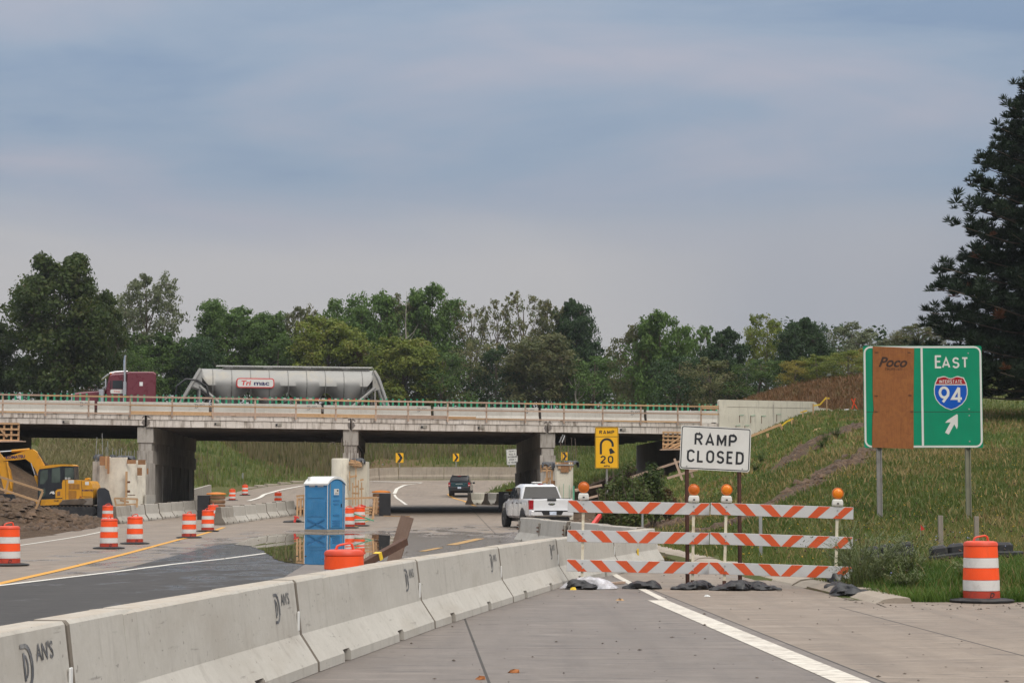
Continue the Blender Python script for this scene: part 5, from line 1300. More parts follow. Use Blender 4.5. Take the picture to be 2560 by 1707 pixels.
patch_px(1378, 1388, 1201, 1214, Y+.3, 'ply_form', 'ply_box', .2, t)
rebar_cage(t, [(a+.25+.14*k, Y+.4+.2*(k % 2)) for k in range(7)], zt_, [1.35, 1.2, 1.3, .9, 1.3, .85, 1.25])
MB().tube([at(1398,1106,Y), at(1408,1086,Y)], .03, 6).build('rebar_cap', M['steel'], t)
tarp(t, .9, .5, zt_+.06, 12, (b-.1, Y+.4)); tarp(t, .8, .4, at(1370,1156,Y).z, 13, (at(1372,1156,Y).x, Y+.5))
beam('drain_pipe', at(1405, 1106, Y), at(1412,1088,Y), .05, .05, 'refl_bar', None, None, parent=t)
# timber stand at the toilet, odd lumber
t = px_frame('timber_stand', 'timber rail stand right of the toilet', 'timber stand', 97., [(858,1246,943,1243),(936,1246,932,1296),(943,1243,940,1284),(900,1268,936,1268),(906,1275,930,1275),(902,1282,928,1282)], w=.08)
t = px_frame('timber_stand', 'slotted timber stand left of the toilet', 'timber stand', 98., [(741,1240,768,1237),(744,1244,743,1290),(752,1244,751,1290),(742,1272,766,1271),(742,1248,766,1246),(760,1240,760,1290)], w=.08)
o = beam('lumber', (at(838,1267,93.)), (at(934,1301,92.)), .05, .05, 'greenbar', 'green painted bar sloping down beside the drums', 'bar')
o = beam('lumber', at(880,1301,93.), at(926,1299,93.), .05, .05, 'greenbar', 'green bar lying flat beside the timber stand', 'bar')
x, y = gp(960,1291); y2 = gp(1024,1292)
o = beam('plank', (x, y, float(zroad(y))+.04), (y2[0], y2[1], float(zroad(y2[1]))+.04), .12, .05, 'lumber', 'long single plank lying flat on the pavement', 'plank')
for i, (u, v) in enumerate(((936,1284),(946,1281),(930,1288))):
    x, y = gp(u, v); o = MB().box((0,0,.03), (1.1, .09, .045)).build('plank', M['lumber'], None, loc=(x, y, float(zroad(y))+.02+.05*(i == 1)), rot=(0, 0, R((20, -12, 60)[i]))); tag(o, ('short offcut plank behind the timber stand', 'topmost of the offcut planks behind the timber stand', 'skewed offcut plank in front of the timber stand foot')[i], 'plank')
x, y = gp(735, 1306); o = bag_mesh(9, .55, .25, .16); o.materials[0] = M['rubber']; o = link('debris_heap', o, None, (x, y, float(zroad(y))+.01), (0, 0, R(4))); tag(o, 'low black rubber debris left of the toilet', 'debris')
for i, (u, v, lb) in enumerate(((738, 1298, 'small red clamp by the slotted stand'), (905, 1270, 'red clamp on the timber stand'))):
    p = at(u, v, 97.-i*.6); o = MB().box((0,0,0), (.10, .08, .3), bev=.02).box((.03, 0, .12), (.25, .07, .08), bev=.02).build('clamp', M['redpaint'], None, loc=(p.x, p.y, max(p.z, float(zroad(97))+.16)), rot=(0, R(15), .3)); tag(o, lb, 'clamp')
# red steel shore leaning on the barriers
p = at(1478, 1300, 60.)
o = beam('steel_shore', at(1468,1330,59.), at(1500,1288,60.), .10, .10, 'redpaint', 'red steel shore leaning over the barriers behind the barricade', 'steel shore')
beam('brace', at(1480,1312,59.6)-o.location, at(1495,1345,59.6)-o.location, .05, .05, 'redpaint', None, None)
for q in [x for x in bpy.data.objects if x.name == 'brace']: bpy.data.objects.remove(q)
# crash cushions with orange lids
def cushion(u, v, Y, lab, s=1., face=-1):
    p = at(u, v, Y); t = thing('crash_cushion', lab, 'crash cushion', (p.x, p.y, gz(p.x, Y) if abs(p.x) > 3 else float(zroad(Y))), 0, 'crash cushions at the piers')
    for k in range(5):
        z = .12+.23*k; MB().lathe([(.42, 0), (.47, .05), (.47, .15), (.42, .2)], 18).build('ring', M['rib'], t, True, loc=(.18, .1, z*s))
    MB().lathe([(.50, 0), (.52, .03), (.50, .08), (.2, .13), (.001, .14)], 18).build('lid', M['lidorange'], t, True, loc=(.18, .1, 1.27*s))
    MB().box((-.42*face*-1, -.2, .62), (.62, .35, 1.24)).build('face_plate', M['black'], t)
M['rib'] = mat('cushion_brown', (.22,.11,.05,1), .6, var=.2, dirt=(.08,.05,.03,1), damt=.6); M['lidorange'] = mat('cushion_lid', (.62,.19,.02,1), .5, var=.1)
cushion(531, 1290, 108., 'brown ribbed cushion with orange lid at the left barrier end'); cushion(944, 1280, 116., 'brown ribbed cushion with orange lid right of the middle pier', 1., 1); cushion(1277, 1260, 125., 'brown ribbed cushion with orange lid behind the pickup mirror')
# ---------------------------------------------------------------- vehicles
M['paint_white'] = mat('car_white', (.72,.72,.73,1), .22, var=.03, coat=.6)
M['paint_teal'] = mat('car_teal', (.028,.075,.088,1), .25, .3, var=.05, coat=.6)
M['paint_maroon'] = mat('truck_maroon', (.135,.018,.030,1), .32, var=.06, coat=.4)
M['alu'] = mat('tank_aluminium', (.29,.285,.27,1), .55, .4, var=.10, vscale=1.2, dirt=(.36,.32,.25,1), dscale=.8, damt=.7)
M['alu_dark'] = mat('tank_underside', (.17,.165,.155,1), .6, .4, var=.2)
M['tail_red'] = mat('tail_lamp', (.33,.008,.014,1), .15, var=.25, coat=.8)
M['plate_blue'] = mat('licence_plate', (.55,.62,.74,1), .4, var=.25, vscale=12)
M['kyellow'] = mat('excavator_yellow', (.62,.285,.014,1), .4, var=.06, dirt=(.16,.10,.05,1), dscale=2.2, damt=.5)
M['kgrey'] = mat('excavator_counterweight', (.22,.19,.16,1), .6, var=.15, dirt=(.13,.09,.06,1), damt=.6)
M['mud'] = mat('mud', (.10,.075,.055,1), .9, var=.3, bmp=.6, bscale=9)
M['kdark'] = mat('excavator_dark', (.016,.018,.022,1), .4, var=.2)
M['cabglass'] = glass('cab_glass', (.05,.065,.055,1), .06)
M['klogo'] = mat('logo_navy', (.02,.012,.09,1), .5, var=.1)
M['logo_red'] = mat('logo_red', (.60,.03,.03,1), .4, var=.05)
M['rim'] = mat('wheel_rim', (.10,.10,.105,1), .35, .8, var=.2)
def wheel(parent, x, y, z, r, w, rim='rim', n=22):
    """axis along local y"""
    t = MB().lathe([(r*.62, -w/2), (r*.9, -w/2), (r, -w/2+.04), (r, w/2-.04), (r*.9, w/2), (r*.62, w/2)], n).build('wheel', M['tyre'], parent, True, loc=(x, y, z), rot=(math.pi/2, 0, 0))
    MB().lathe([(r*.62, -w/2+.02), (r*.58, -w/2+.05), (r*.3, -w/2+.02), (r*.12, -w/2-.01), (.001, -w/2-.01)], n).build('rim', M[rim], t, True)
    MB().lathe([(r*.62, w/2-.02), (r*.58, w/2-.05), (r*.3, w/2-.02), (r*.12, w/2+.01), (.001, w/2+.01)][::-1], n).build('rim', M[rim], t, True)
    return t
def car_loft(secs, nseg=None):
    """sections: list of (x, [(y,z)...half outline from bottom centre up to roof centre]); mirrored"""
    vs = []; k = len(secs)
    for x, P in secs:
        full = [(y, z) for y, z in P] + [(-y, z) for y, z in P[::-1]]
        vs += [(x, y, z) for y, z in full]
    return MB().loft(vs, 2*len(secs[0][1]), k)
# ---- white pickup: local x forward, y left
def pickup():
    p = at(1379, 1326, 90.); t = thing('pickup_truck', 'white crew cab pickup truck parked behind the barriers', 'pickup truck', (p.x-.55+.55, 90.+.1, float(zroad(91))+.012), math.pi/2 + R(13.0))
    # x=0 at tailgate, forward +x
    Wd = .985
    def sec(x, zb, zt_, w, tw=None): 
        tw = tw or w-.05
        return (x, [(w-.10, zb), (w, zb+.10), (w+.01, (zb+zt_)/2), (w-.01, zt_-.06), (tw, zt_)])
    # bed box and lower body
    body = car_loft([sec(0.02, .52, 1.30, Wd), sec(.10, .50, 1.315, Wd), sec(.85, .50, 1.315, Wd), sec(1.75, .48, 1.315, Wd), sec(2.0, .46, 1.27, Wd), sec(3.75, .46, 1.25, Wd), sec(4.2, .46, 1.24, Wd), sec(4.75, .5, 1.20, Wd-.02), sec(5.45, .52, 1.12, Wd-.06), sec(5.72, .55, 1.02, Wd-.16)]).build('body', M['paint_white'], t, True)
    # cab
    def csec(x, z0, z1, w0, w1): return (x, [(w0, z0), (w0-.02, z0+.08), ((w0+w1)/2+.03, (z0+z1)/2), (w1+.02, z1-.08), (w1-.10, z1)])
    car_loft([csec(1.80, 1.22, 1.32, .92, .90), csec(2.02, 1.22, 1.90, .93, .74), csec(2.25, 1.22, 1.955, .94, .73), csec(3.2, 1.22, 1.965, .95, .74), csec(3.75, 1.22, 1.90, .95, .74), csec(4.35, 1.20, 1.42, .93, .86), csec(4.6, 1.18, 1.24, .92, .88)]).build('cab', M['paint_white'], t, True)
    # rear window in the cab back (leaning)
    g = MB().add([(1.785, .84, 1.34), (1.785, -.84, 1.34), (1.972, -.69, 1.845), (1.972, .69, 1.845)], [(0, 1, 2, 3)]).build('rear_window', M['tint'], t)
    MB().add([(1.775, .88, 1.31), (1.775, -.88, 1.31), (1.782, -.85, 1.338), (1.782, .85, 1.338)], [(0,1,2,3)]).build('window_seal', M['black'], g)
    # cab back panel so that the glass has a body around it
    for s in (1, -1):
        MB().add([(2.12, s*.972, 1.335), (3.02, s*.977, 1.335), (3.02, s*.845, 1.80), (2.36, s*.835, 1.80)], [(0,1,2,3)]).build('side_window', M['glass'], t)
        MB().add([(3.12, s*.979, 1.335), (4.20, s*.97, 1.335), (3.68, s*.84, 1.80), (3.12, s*.847, 1.80)], [(0,1,2,3)]).build('side_window', M['glass'], t)
        MB().box((3.85, s*1.12, 1.42), (.12, .22, .25), bev=.05).build('mirror', M['black'], t)
        tl = MB().loft([(-.012, s*.995, .86), (-.012, s*.82, .86), (-.012, s*.80, 1.245), (-.012, s*.995, 1.245), (.10, s*1.003, .86), (.10, s*.80, .86), (.10, s*.80, 1.245), (.16, s*1.003, 1.245)], 4, 2).build('tail_lamp', M['tail_red'], t)
        MB().box((-.02, s*.90, 1.02), (.01, .10, .14)).build('lamp_lens', M['sign_red'], tl)
        for xd in (2.35, 3.2): MB().box((xd, s*1.0, 1.13), (.20, .03, .045), bev=.01).build('door_handle', M['black'], t)
        for xd in (2.08, 3.06, 4.12): MB().box((xd, s*.994, .88), (.012, .006, .72)).build('door_seam', M['black'], t)
        MB().box((4.55, s*.992, 1.0), (.06, .012, .30)).build('fender_vent', M['black'], t)
        MB().box((1.55, s*.999, 1.13), (.16, .006, .05)).build('badge', M['black'], t)
        for xw in (1.27, 4.85):
            # dark wheel-arch ring
            vs = []; n = 14
            for k in range(n): th = math.pi*k/(n-1); vs.append((xw+.50*math.cos(th), s*.9985, .40+.52*math.sin(th)))
            vs.append((xw-.50, s*.9985, .40)); 
            MB().add([(a, b+s*.012, c) for a, b, c in vs[:-1]], [tuple(range(n)) if s == -1 else tuple(range(n))[::-1]]).build('wheel_arch', M['black'], t)
            wheel(t, xw, s*.885, .415, .415, .30)
        MB().box((.75, s*1.0, .70), (.01, .004, .3)).build('bed_seam', M['black'], t)
    tg = MB().box((.0, 0, 1.02), (.05, 1.60, .50), bev=.015).build('tailgate', M['paint_white'], t)
    MB().lathe([(1, 0), (1, .012), (.9, .016), (.001, .018)], 24).build('emblem', M['kdark'], tg, loc=(-.025, .0, 1.09), rot=(0, -math.pi/2, 0)).scale = (.062, .15, 1)
    em = MB().lathe([(1, .0), (.86, .004), (.001, .005)], 24).build('emblem_field', M['chrome'], tg, loc=(-.042, .0, 1.09), rot=(0, -math.pi/2, 0)); em.scale = (.045, .12, 1)
    MB().box((-.03, 0, 1.262), (.05, .40, .10), bev=.02).build('tailgate_handle', M['black'], tg)
    MB().loft([(-.02, .78, 1.275), (-.02, -.78, 1.275), (.03, -.80, 1.318), (.03, .80, 1.318)], 2, 2, caps=False, closed=False).build('tailgate_cap', M['paint_white'], tg)
    MB().box((.9, 0, 1.325), (1.75, 1.72, .02)).build('bed_rim', M['black'], t)
    bp = MB().loft([(-.16, .93, .60), (-.16, -.93, .60), (.02, -.99, .60), (.02, .99, .60), (-.17, .93, .77), (-.17, -.93, .77), (.02, -.99, .79), (.02, .99, .79), (-.16, .92, .80), (-.16, -.92, .80), (.0, -.97, .80), (.0, .97, .80)], 4, 3).build('bumper', M['paint_white'], t)
    MB().box((-.168, 0, .785), (.02, 1.62, .05)).build('step_pad', M['black'], bp)
    MB().loft([(-.178, .40, .62), (-.178, -.40, .62), (-.1, -.40, .62), (-.1, .40, .62), (-.182, .48, .76), (-.182, -.48, .76), (-.1, -.48, .76), (-.1, .48, .76)], 4, 2).build('plate_recess', M['black'], bp)
    MB().box((-.188, -.02, .69), (.01, .30, .15)).build('licence_plate', M['plate_blue'], bp)
    MB().box((2.6, 0, .42), (5.2, 1.5, .22)).build('underbody', M['black'], t)
    # roof lamps and light bar
    MB().box((2.05, 0, 1.945), (.06, .24, .035), bev=.01).build('stop_lamp', M['tail_red'], t)
    MB().box((2.7, .0, 2.03), (.3, .42, .05), bev=.015).build('light_bar', M['refl_white'], t)
    for y in (-.45, -.2, .25, .48): MB().box((2.35, y, 1.965), (.14, .12, .02), bev=.005).build('roof_lamp', M['glass'], t)
    # roof white frame around rear glass comes from the cab itself
    return t
pickup()
# ---- dark teal SUV seen from behind
def suv():
    p = at(1148, 1233, 178.); t = thing('sport_utility_vehicle', 'dark teal SUV driving away on the ramp', 'car', (p.x, 178., float(zroad(180))+.035), math.pi/2 - R(3))
    Wd = .94
    def sec(x, zb, zt_, w): return (x, [(w-.12, zb), (w-.02, zb+.12), (w, (zb+zt_)/2), (w-.03, zt_-.05), (w-.10, zt_)])
    car_loft([sec(0, .55, 1.10, Wd-.08), sec(.08, .45, 1.16, Wd), sec(1, .42, 1.14, Wd), sec(3.3, .42, 1.12, Wd), sec(4.1, .48, 1.05, Wd-.04), sec(4.35, .55, .95, Wd-.15)]).build('body', M['paint_teal'], t, True)
    def cs(x, z0, z1, w0, w1): return (x, [(w0, z0), (w0-.03, z0+.1), ((w0+w1)/2+.02, (z0+z1)/2), (w1, z1-.08), (w1-.12, z1)])
    car_loft([cs(.05, 1.08, 1.30, .84, .80), cs(.22, 1.08, 1.68, .86, .74), cs(.4, 1.08, 1.755, .87, .72), cs(2.1, 1.08, 1.765, .87, .72), cs(2.5, 1.08, 1.69, .87, .72), cs(3.2, 1.08, 1.15, .86, .82)]).build('cabin', M['kdark'], t, True)
    MB().add([(.025, .74, 1.22), (.025, -.74, 1.22), (.205, -.66, 1.64), (.205, .66, 1.64)], [(0,1,2,3)]).build('rear_window', M['tint'], t)
    MB().box((.25, 0, 1.735), (.22, 1.30, .06), bev=.02).build('spoiler', M['kdark'], t); MB().box((.135, 0, 1.70), (.02, .3, .03)).build('stop_lamp', M['tail_red'], t)
    lg = MB().box((-.02, 0, .98), (.05, 1.5, .34), bev=.02).build('liftgate', M['paint_teal'], t)
    text('lettering', 'BRONCO', .07, M['refl_white'], lg, (-.048, 0, 1.03), (math.pi/2, 0, -math.pi/2), bold=.01, sx=1.3, space=1.15)
    bm_ = MB().box((-.03, 0, .62), (.14, 1.8, .34), bev=.04).build('bumper', M['black'], t)
    MB().box((-.105, -.02, .72), (.01, .3, .15)).build('licence_plate', M['plate_blue'], bm_)
    for s in (1, -1):
        tl = MB().box((-.01, s*.84, .99), (.08, .19, .34), bev=.02).build('tail_lamp', M['tail_red'], t); MB().box((-.052, s*.84, .93), (.01, .1, .08)).build('lamp_lens', M['refl_white'], tl)
        MB().box((2.75, s*1.05, 1.15), (.12, .2, .16), bev=.04).build('mirror', M['black'], t)
        MB().tube([(.4, s*.66, 1.80), (2.1, s*.66, 1.815)], .022, 6).build('roof_rail', M['black'], t)
        MB().add([(.35, s*.875, 1.2), (2.6, s*.875, 1.2), (2.2, s*.765, 1.6), (.5, s*.765, 1.6)], [(0,1,2,3)]).build('side_window', M['glass'], t)
        for xw in (.75, 3.4):
            wheel(t, xw, s*.80, .35, .35, .24)
    MB().box((2.1, 0, .4), (3.8, 1.5, .25)).build('underbody', M['black'], t)
suv()
# ---- maroon tractor unit on the overpass; local x = backwards along the bridge axis (truck drives to -x)
TY = 13.4     # metres behind the bridge front
def tlx(u): return blx(u, TY)
xF = tlx(178)
zD = zt(xF)+.01
tr = thing('semi_tractor', 'maroon long nose truck tractor crossing the overpass', 'truck', bw(xF, TY, zD), AL)
def z_at(u, v): return at(u, v, bw(tlx(u), TY).y).z - zD
def yz_prism(name, P, y0, y1, m, par, smooth=False): return MB().prism(P, (y0, y1)).build(name, M[m], par, smooth)
# side profile of hood, cab and sleeper in (x, z)
hood = [(0.12, .75), (.0, 1.2), (.05, 1.72), (.35, 1.80), (2.0, 1.93), (2.0, .75)]
def chamfer(name, P, hw, m, par, ch=.14):
    n = len(P); vs = []
    cx_ = sum(p[0] for p in P)/n; cz_ = sum(p[1] for p in P)/n
    for y, s in ((-hw, ch), (-hw+ch, 0), (hw-ch, 0), (hw, ch)):
        for x, z in P:
            dx, dz = cx_-x, cz_-z; l = math.hypot(dx, dz); vs.append((x+dx/l*s, y, z+dz/l*s))
    return MB().loft(vs, n, 4).build(name, M[m], par)
chamfer('hood', hood, .62, 'paint_maroon', tr, .10)
MB().box((-.03, 0, 1.28), (.10, .95, .85), bev=.03).build('grille', M['chrome'], tr); MB().box((-.15, 0, .55), (.22, 2.3, .38), bev=.05).build('bumper', M['chrome'], tr)
chamfer('cab', [(2.0, .7), (2.0, 1.95), (2.15, 2.78), (2.35, 2.93), (3.2, 2.98), (3.2, .7)], .92, 'paint_maroon', tr, .08)
chamfer('sleeper', [(3.22, .8), (3.22, 2.98), (3.35, 3.06), (4.85, 3.08), (5.0, 2.96), (5.0, .8)], 1.15, 'paint_maroon', tr, .08)
MB().loft([(1.72, -1.0, 2.62), (1.72, 1.0, 2.62), (2.10, 1.0, 2.95), (2.10, -1.0, 2.95), (1.76, -1.0, 2.60), (1.76, 1.0, 2.60), (2.18, 1.0, 2.90), (2.18, -1.0, 2.90)], 4, 2).build('sun_visor', M['chrome'], tr)
MB().add([(2.03, -.8, 2.02), (2.03, .8, 2.02), (2.13, .75, 2.66), (2.13, -.75, 2.66)], [(0,1,2,3)]).build('windshield', M['glass'], tr)
for s in (-1, 1):
    MB().box((2.62, s*.925, 2.28), (.72, .02, .50), bev=.006).build('side_window', M['glass'], tr)
    MB().box((2.35, s*.93, 2.15), (.06, .02, .8)).build('window_post', M['paint_maroon'], tr)
    e = MB().tube([(3.12, s*1.12, .9), (3.12, s*1.12, 2.45)], .13, 12).build('muffler', M['chrome'], tr, True); MB().tube([(3.12, s*1.12, 2.45), (3.12, s*1.12, 3.9), (3.16, s*1.12, 4.05)], .075, 10).build('exhaust_stack', M['chrome'], e, True)
    MB().tube([(1.75, s*.90, 1.0), (1.75, s*.90, 1.98)], .19, 14).build('air_cleaner', M['chrome'], tr, True)
    pl = MB().prism(rrect(.78, .24, .07), (s*.93, s*.945)).build('door_plate', M['sign_white'], tr, loc=(2.66, 0, 1.86))
    if s == -1: text('lettering', 'Trimac', .11, M['logo_red'], pl, (0, -.948, 0), FR, bold=.02, sx=.9)
    MB().box((4.1, s*1.15, 2.32), (.20, .02, .24)).build('marker_panel', M['white'], tr)
    MB().tube([(2.7, s*.95, .85), (4.4, s*.95, .85)], .34, 16).build('fuel_tank', M['chrome'], tr, True)
    MB().box((1.98, s*1.12, 2.35), (.08, .2, .5), bev=.03).build('mirror', M['chrome'], tr)
    vs = [(0.9+.62*math.cos(R(a)), s*.95, .55+.62*math.sin(R(a))) for a in range(0, 181, 20)]
    MB().loft([(x, y+d, z) for d in (-.2, .2) for x, y, z in vs], len(vs), 2, caps=False, closed=False).build('fender', M['paint_maroon'], tr)
    wheel(tr, .9, s*.95, .52, .52, .3, 'chrome')
    for xw in (5.7, 7.0): wheel(tr, xw, s*.88, .52, .52, .6, 'chrome')
MB().box((4.9, 0, .85), (5.6, .85, .25)).build('chassis', M['black'], tr)
MB().tube([(2.2, .3, 2.99), (2.55, .3, 3.08), (3.3, .3, 3.12)], .06, 8).build('air_horn', M['chrome'], tr); MB().tube([(2.2, -.3, 2.99), (2.55, -.3, 3.08), (3.3, -.3, 3.12)], .06, 8).build('air_horn', M['chrome'], tr)
for k in range(5): MB().box((2.28, -.7+.35*k, 2.97), (.10, .08, .06), bev=.02).build('roof_marker', M['amber'], tr)
# ---- dry bulk tank trailer
xT = tlx(440); LT = tlx(968)-xT; zT = zt(xT+LT/2)+.01
tk = thing('tank_trailer', 'silver dry bulk tank trailer with a red framed Trimac badge', 'trailer', bw(xT, TY, zT), AL)
def tz(v, u=700): return at(u, v, bw(tlx(u), TY).y).z - zT
zc, rr = 2.40, 1.06
xa, xb = tlx(497)-xT, tlx(930)-xT      # ends of the straight top
hop = [tlx(u)-xT for u in (569, 667, 765, 863)]; pk = [tlx(u)-xT for u in (618, 716, 814)]
n = 22
def belly(x):
    """height of the vessel's underside: four hoppers with rounded saddles between"""
    if x < hop[0]: t = (hop[0]-x)/(hop[0]-xa); return .80 + 1.95*max(0, t-.10)/.90
    if x > hop[3]: t = (x-hop[3])/(xb-hop[3]); return .80 + 1.95*max(0, t-.10)/.90
    d = min(abs(x-p) for p in pk); return max(.80, 2.03 - .20*min(d/.28, 1)**2 - 1.15*max(0, d-.28))
rings = []; xsx = sorted(set(list(np.linspace(xa, xb, 90))+pk+hop))
for x in xsx:
    e = min(1., min(x-xa, xb-x)/.7); r = rr*(.72+.28*math.sqrt(max(0., 1-(1-e)**2))); zb_ = belly(x); zm = max(zc, zb_+.22); zt_ = zc+rr
    for k in range(n):
        th = 2*math.pi*k/n; c, s_ = math.cos(th), math.sin(th)
        rings.append((x, r*c*(1. if s_ >= 0 else (1-.35*abs(s_))), zm + ((zt_-zm)*s_ if s_ >= 0 else (zm-zb_)*s_)))
MB().loft(rings, n, len(xsx)).build('tank_body', M['alu'], tk, True)
for x in np.linspace(xa+.75, xb-.75, 9): MB().lathe([(rr-.01, -.03), (rr+.012, -.02), (rr+.012, .02), (rr-.01, .03)], 26, caps=False).build('weld_band', M['alu_dark'], tk, True, loc=(float(x), 0, zc), rot=(0, math.pi/2, 0)).scale = (1, 1, 1)
for p in pk: MB().tube([(p-.95, -.55, 1.02), (p, -.6, 1.55), (p+.95, -.55, 1.02)], .05, 6).build('saddle_brace', M['alu_dark'], tk)
for k in range(4): MB().tube([(hop[k], 0, .45), (hop[k], 0, .85)], .2, 12).build('hopper_outlet', M['alu_dark'], tk)
# end frames
for sx, x0, x1 in ((-1, xa, 0.0), (1, xb, LT)):
    e = None
    for s in (-1, 1):
        MB().tube([(x0, s*.75, zc+1.0), (x0+sx*.25, s*.85, zc+.55), (x1, s*.95, .95)], [.11, .12, .10], 8).build('end_strut', M['alu'], tk, True)
        MB().tube([(x0+sx*.05, s*.8, zc+.35), (x0+sx*.05, s*.8, .95)], .07, 8).build('end_post', M['alu'], tk)
        MB().tube([(x0+sx*.05, s*.85, zc-.05), (x0-sx*1.6, s*.9, .95)], .11, 8).build('end_brace', M['alu'], tk)
    MB().loft([(x0, -.8, zc+.95), (x0, .8, zc+.95), (x0+sx*.45, .9, zc-.1), (x0+sx*.45, -.9, zc-.1), (x0-sx*.1, -.8, zc+.95), (x0-sx*.1, .8, zc+.95), (x0-sx*.1, .9, zc-.3), (x0-sx*.1, -.9, zc-.3)], 4, 2).build('end_plate', M['alu'], tk)
MB().box((LT/2, 0, .95), (LT-.3, 1.1, .22)).build('frame_rail', M['alu_dark'], tk)
for s in (-1, 1): MB().tube([(xa+1.0, s*.3, zc+rr+.18), (xb-.05, s*.3, zc+rr+.18), (xb+.45, s*.4, zc+.4), (LT+.05, s*.6, .95)], .025, 6).build('walkway_rail', M['steel'], tk)
MB().box(((xa+xb)/2+.6, 0, zc+rr+.05), (xb-xa-1.6, .6, .05)).build('walkway', M['alu_dark'], tk)
for k in range(4): MB().tube([(hop[k], 0, zc+rr-.03), (hop[k], 0, zc+rr+.13)], .26, 12).build('manhole', M['alu'], tk)
MB().tube([(xa-.2, -.95, zc+.30), (xa-.9, -1.0, zc+.36), (xa-1.45, -1.0, zc-.1), (xa-1.55, -1., zc-.8), (xa-1.5, -1., zc-1.3)], .055, 8).tube([(xa-.2, -.95, zc+.30), (xa+.35, -1.0, zc-.05), (xa+.5, -1.0, zc-.6), (xa+.45, -1.0, zc-1.3)], .055, 8).build('hose', M['black'], tk, True)
bd_ = MB().prism(rrect(2.32, .60, .17), (-rr-.055, -rr-.01)).build('badge', M['logo_red'], tk, loc=(tlx(633)-xT, 0, zc+.15))
MB().prism(rrect(2.20, .48, .13), (-rr-.064, -rr-.05)).build('badge_field', M['sign_white'], bd_)
text('lettering', 'Tri', .30, M['logo_red'], bd_, (-.56, -rr-.068, .0), FR, bold=.028, sx=1.2, shear=.15); text('lettering', 'mac', .20, M['klogo'], bd_, (.38, -rr-.068, -.045), FR, bold=.03, sx=1.55)
for k in range(26):
    x = xa+.75+k*.40
    if x < xb-.5: MB().box((x, -1.0, 1.62), (.2, .012, .05)).build('reflector', M['logo_red' if k % 2 == 0 else 'refl_white'], tk)
for s in (-1, 1):
    for xw in (LT-2.6, LT-1.25): wheel(tk, xw, s*.88, .52, .52, .6, 'chrome')
for k in range(6): MB().box((-.35+.42*k*.9, -1.0, .98), (.3, .03, .1)).build('reflector', M['logo_red' if k % 2 else 'refl_white'], tk)
# ---- car roofs beyond the crest on the right
def far_car(u, v, Y, lab, m, L=4.6):
    p = at(u, v, Y); t = thing('parked_car', lab, 'car', (p.x, p.y, p.z-1.42), R(8))
    car_loft([(x, [(.80, .35), (.90, .5), (.9, .8), (.86, h-.04), (.8, h)]) for x, h in ((-L/2, .80), (-L/2+.1, .92), (-.9, .95), (1.2, .95), (L/2-.2, .82), (L/2, .6))]).build('body', M[m], t, True)
    car_loft([(x, [(.80, .9), (.80, .95), (.72, (.9+h)/2), (.64, h-.03), (.55, h)]) for x, h in ((-1.7, .96), (-1.0, 1.36), (-.2, 1.44), (.6, 1.38), (1.5, .96))]).build('cabin', M['glass'], t, True)
    car_loft([(x, [(.66, h-.05), (.66, h-.04), (.64, h-.02), (.6, h+.006), (.5, h+.01)]) for x, h in ((-1.05, 1.36), (-.2, 1.44), (.62, 1.38))]).build('roof', M[m], t, True)
    for s in (-1, 1):
        for xw in (-1.4, 1.4): wheel(t, xw, s*.78, .32, .32, .2)
far_car(2024, 1020, 133., 'dark blue car roof showing over the crest beside the parapet', 'paint_teal'); far_car(2120, 1024, 138., 'silver car roof showing at the orange crossed laths', 'steel')
# ---- excavator: local x to the right of the picture, facing left
ex = thing('excavator', 'yellow tracked excavator working at the left dirt slope', 'excavator', (0, 105., 0)); EY = 105.
def E(u, v, y=0.): q = at(u, v, EY); return (q.x, y, q.z)
def epoly(name, pts, y0, y1, m, par=ex, smooth=False):
    P = [at(u, v, EY) for u, v in pts]; return MB().loft([(q.x, y, q.z) for y in (y0, y1) for q in P], len(P), 2).build(name, M[m], par, smooth)
Z1 = lambda x, y: (x*.13393, 1100+y*.13393)      # coordinates read off a 2240 px wide detail
def EP(name, pts, y0, y1, m, par=ex): return epoly(name, [Z1(*p) for p in pts], y0, y1, m, par)
house = EP('engine_hood', [(1245,1115),(1235,800),(1255,745),(1400,738),(1600,755),(1750,765),(1785,820),(1808,900),(1812,1060),(1812,1100)], -1.0, 1.0, 'kyellow')
EP('panel_seam', [(1592,760),(1600,760),(1616,1055),(1608,1055)], -1.006, -.99, 'kdark', house); EP('panel_seam', [(1304,745),(1311,745),(1311,1110),(1304,1110)], -1.006, -.99, 'kdark', house); EP('panel_seam', [(1608,1048),(1790,1052),(1790,1060),(1608,1056)], -1.006, -.99, 'kdark', house)
for (x0, x1, y0, y1, nb) in ((1355, 1568, 820, 912, 9), (1358, 1505, 945, 1105, 7)):
    g = EP('grille', [(x0,y1),(x0,y0),(x1,y0),(x1,y1)], -1.008, -.99, 'rib', house)
    for k in range(nb): x = x0+8+(x1-x0-16)*k/(nb-1); EP('grille_bar', [(x-4,y1),(x-4,y0),(x+4,y0),(x+4,y1)], -1.03, -1.0, 'kyellow', house)
EP('counterweight', [(1250,1112),(1812,1075),(1812,1195),(1790,1205),(1200,1205)], -1.05, 1.05, 'kgrey'); EP('mud_cake', [(1180,1195),(1260,1120),(1400,1105),(1540,1110),(1560,1080),(1620,1085),(1700,1130),(1640,1185),(1500,1200)], -1.09, -1.04, 'mud')
EP('deck', [(745,1115),(1250,1090),(1250,1200),(860,1215),(760,1180)], -1.0, 1.0, 'kyellow'); EP('side_cover', [(1118,1080),(1118,950),(1150,920),(1240,905),(1250,1070)], -1.02, -.9, 'kyellow'); EP('cover_vent', [(1150,1040),(1150,965),(1205,950),(1205,1030)], -1.03, -1.0, 'rib')
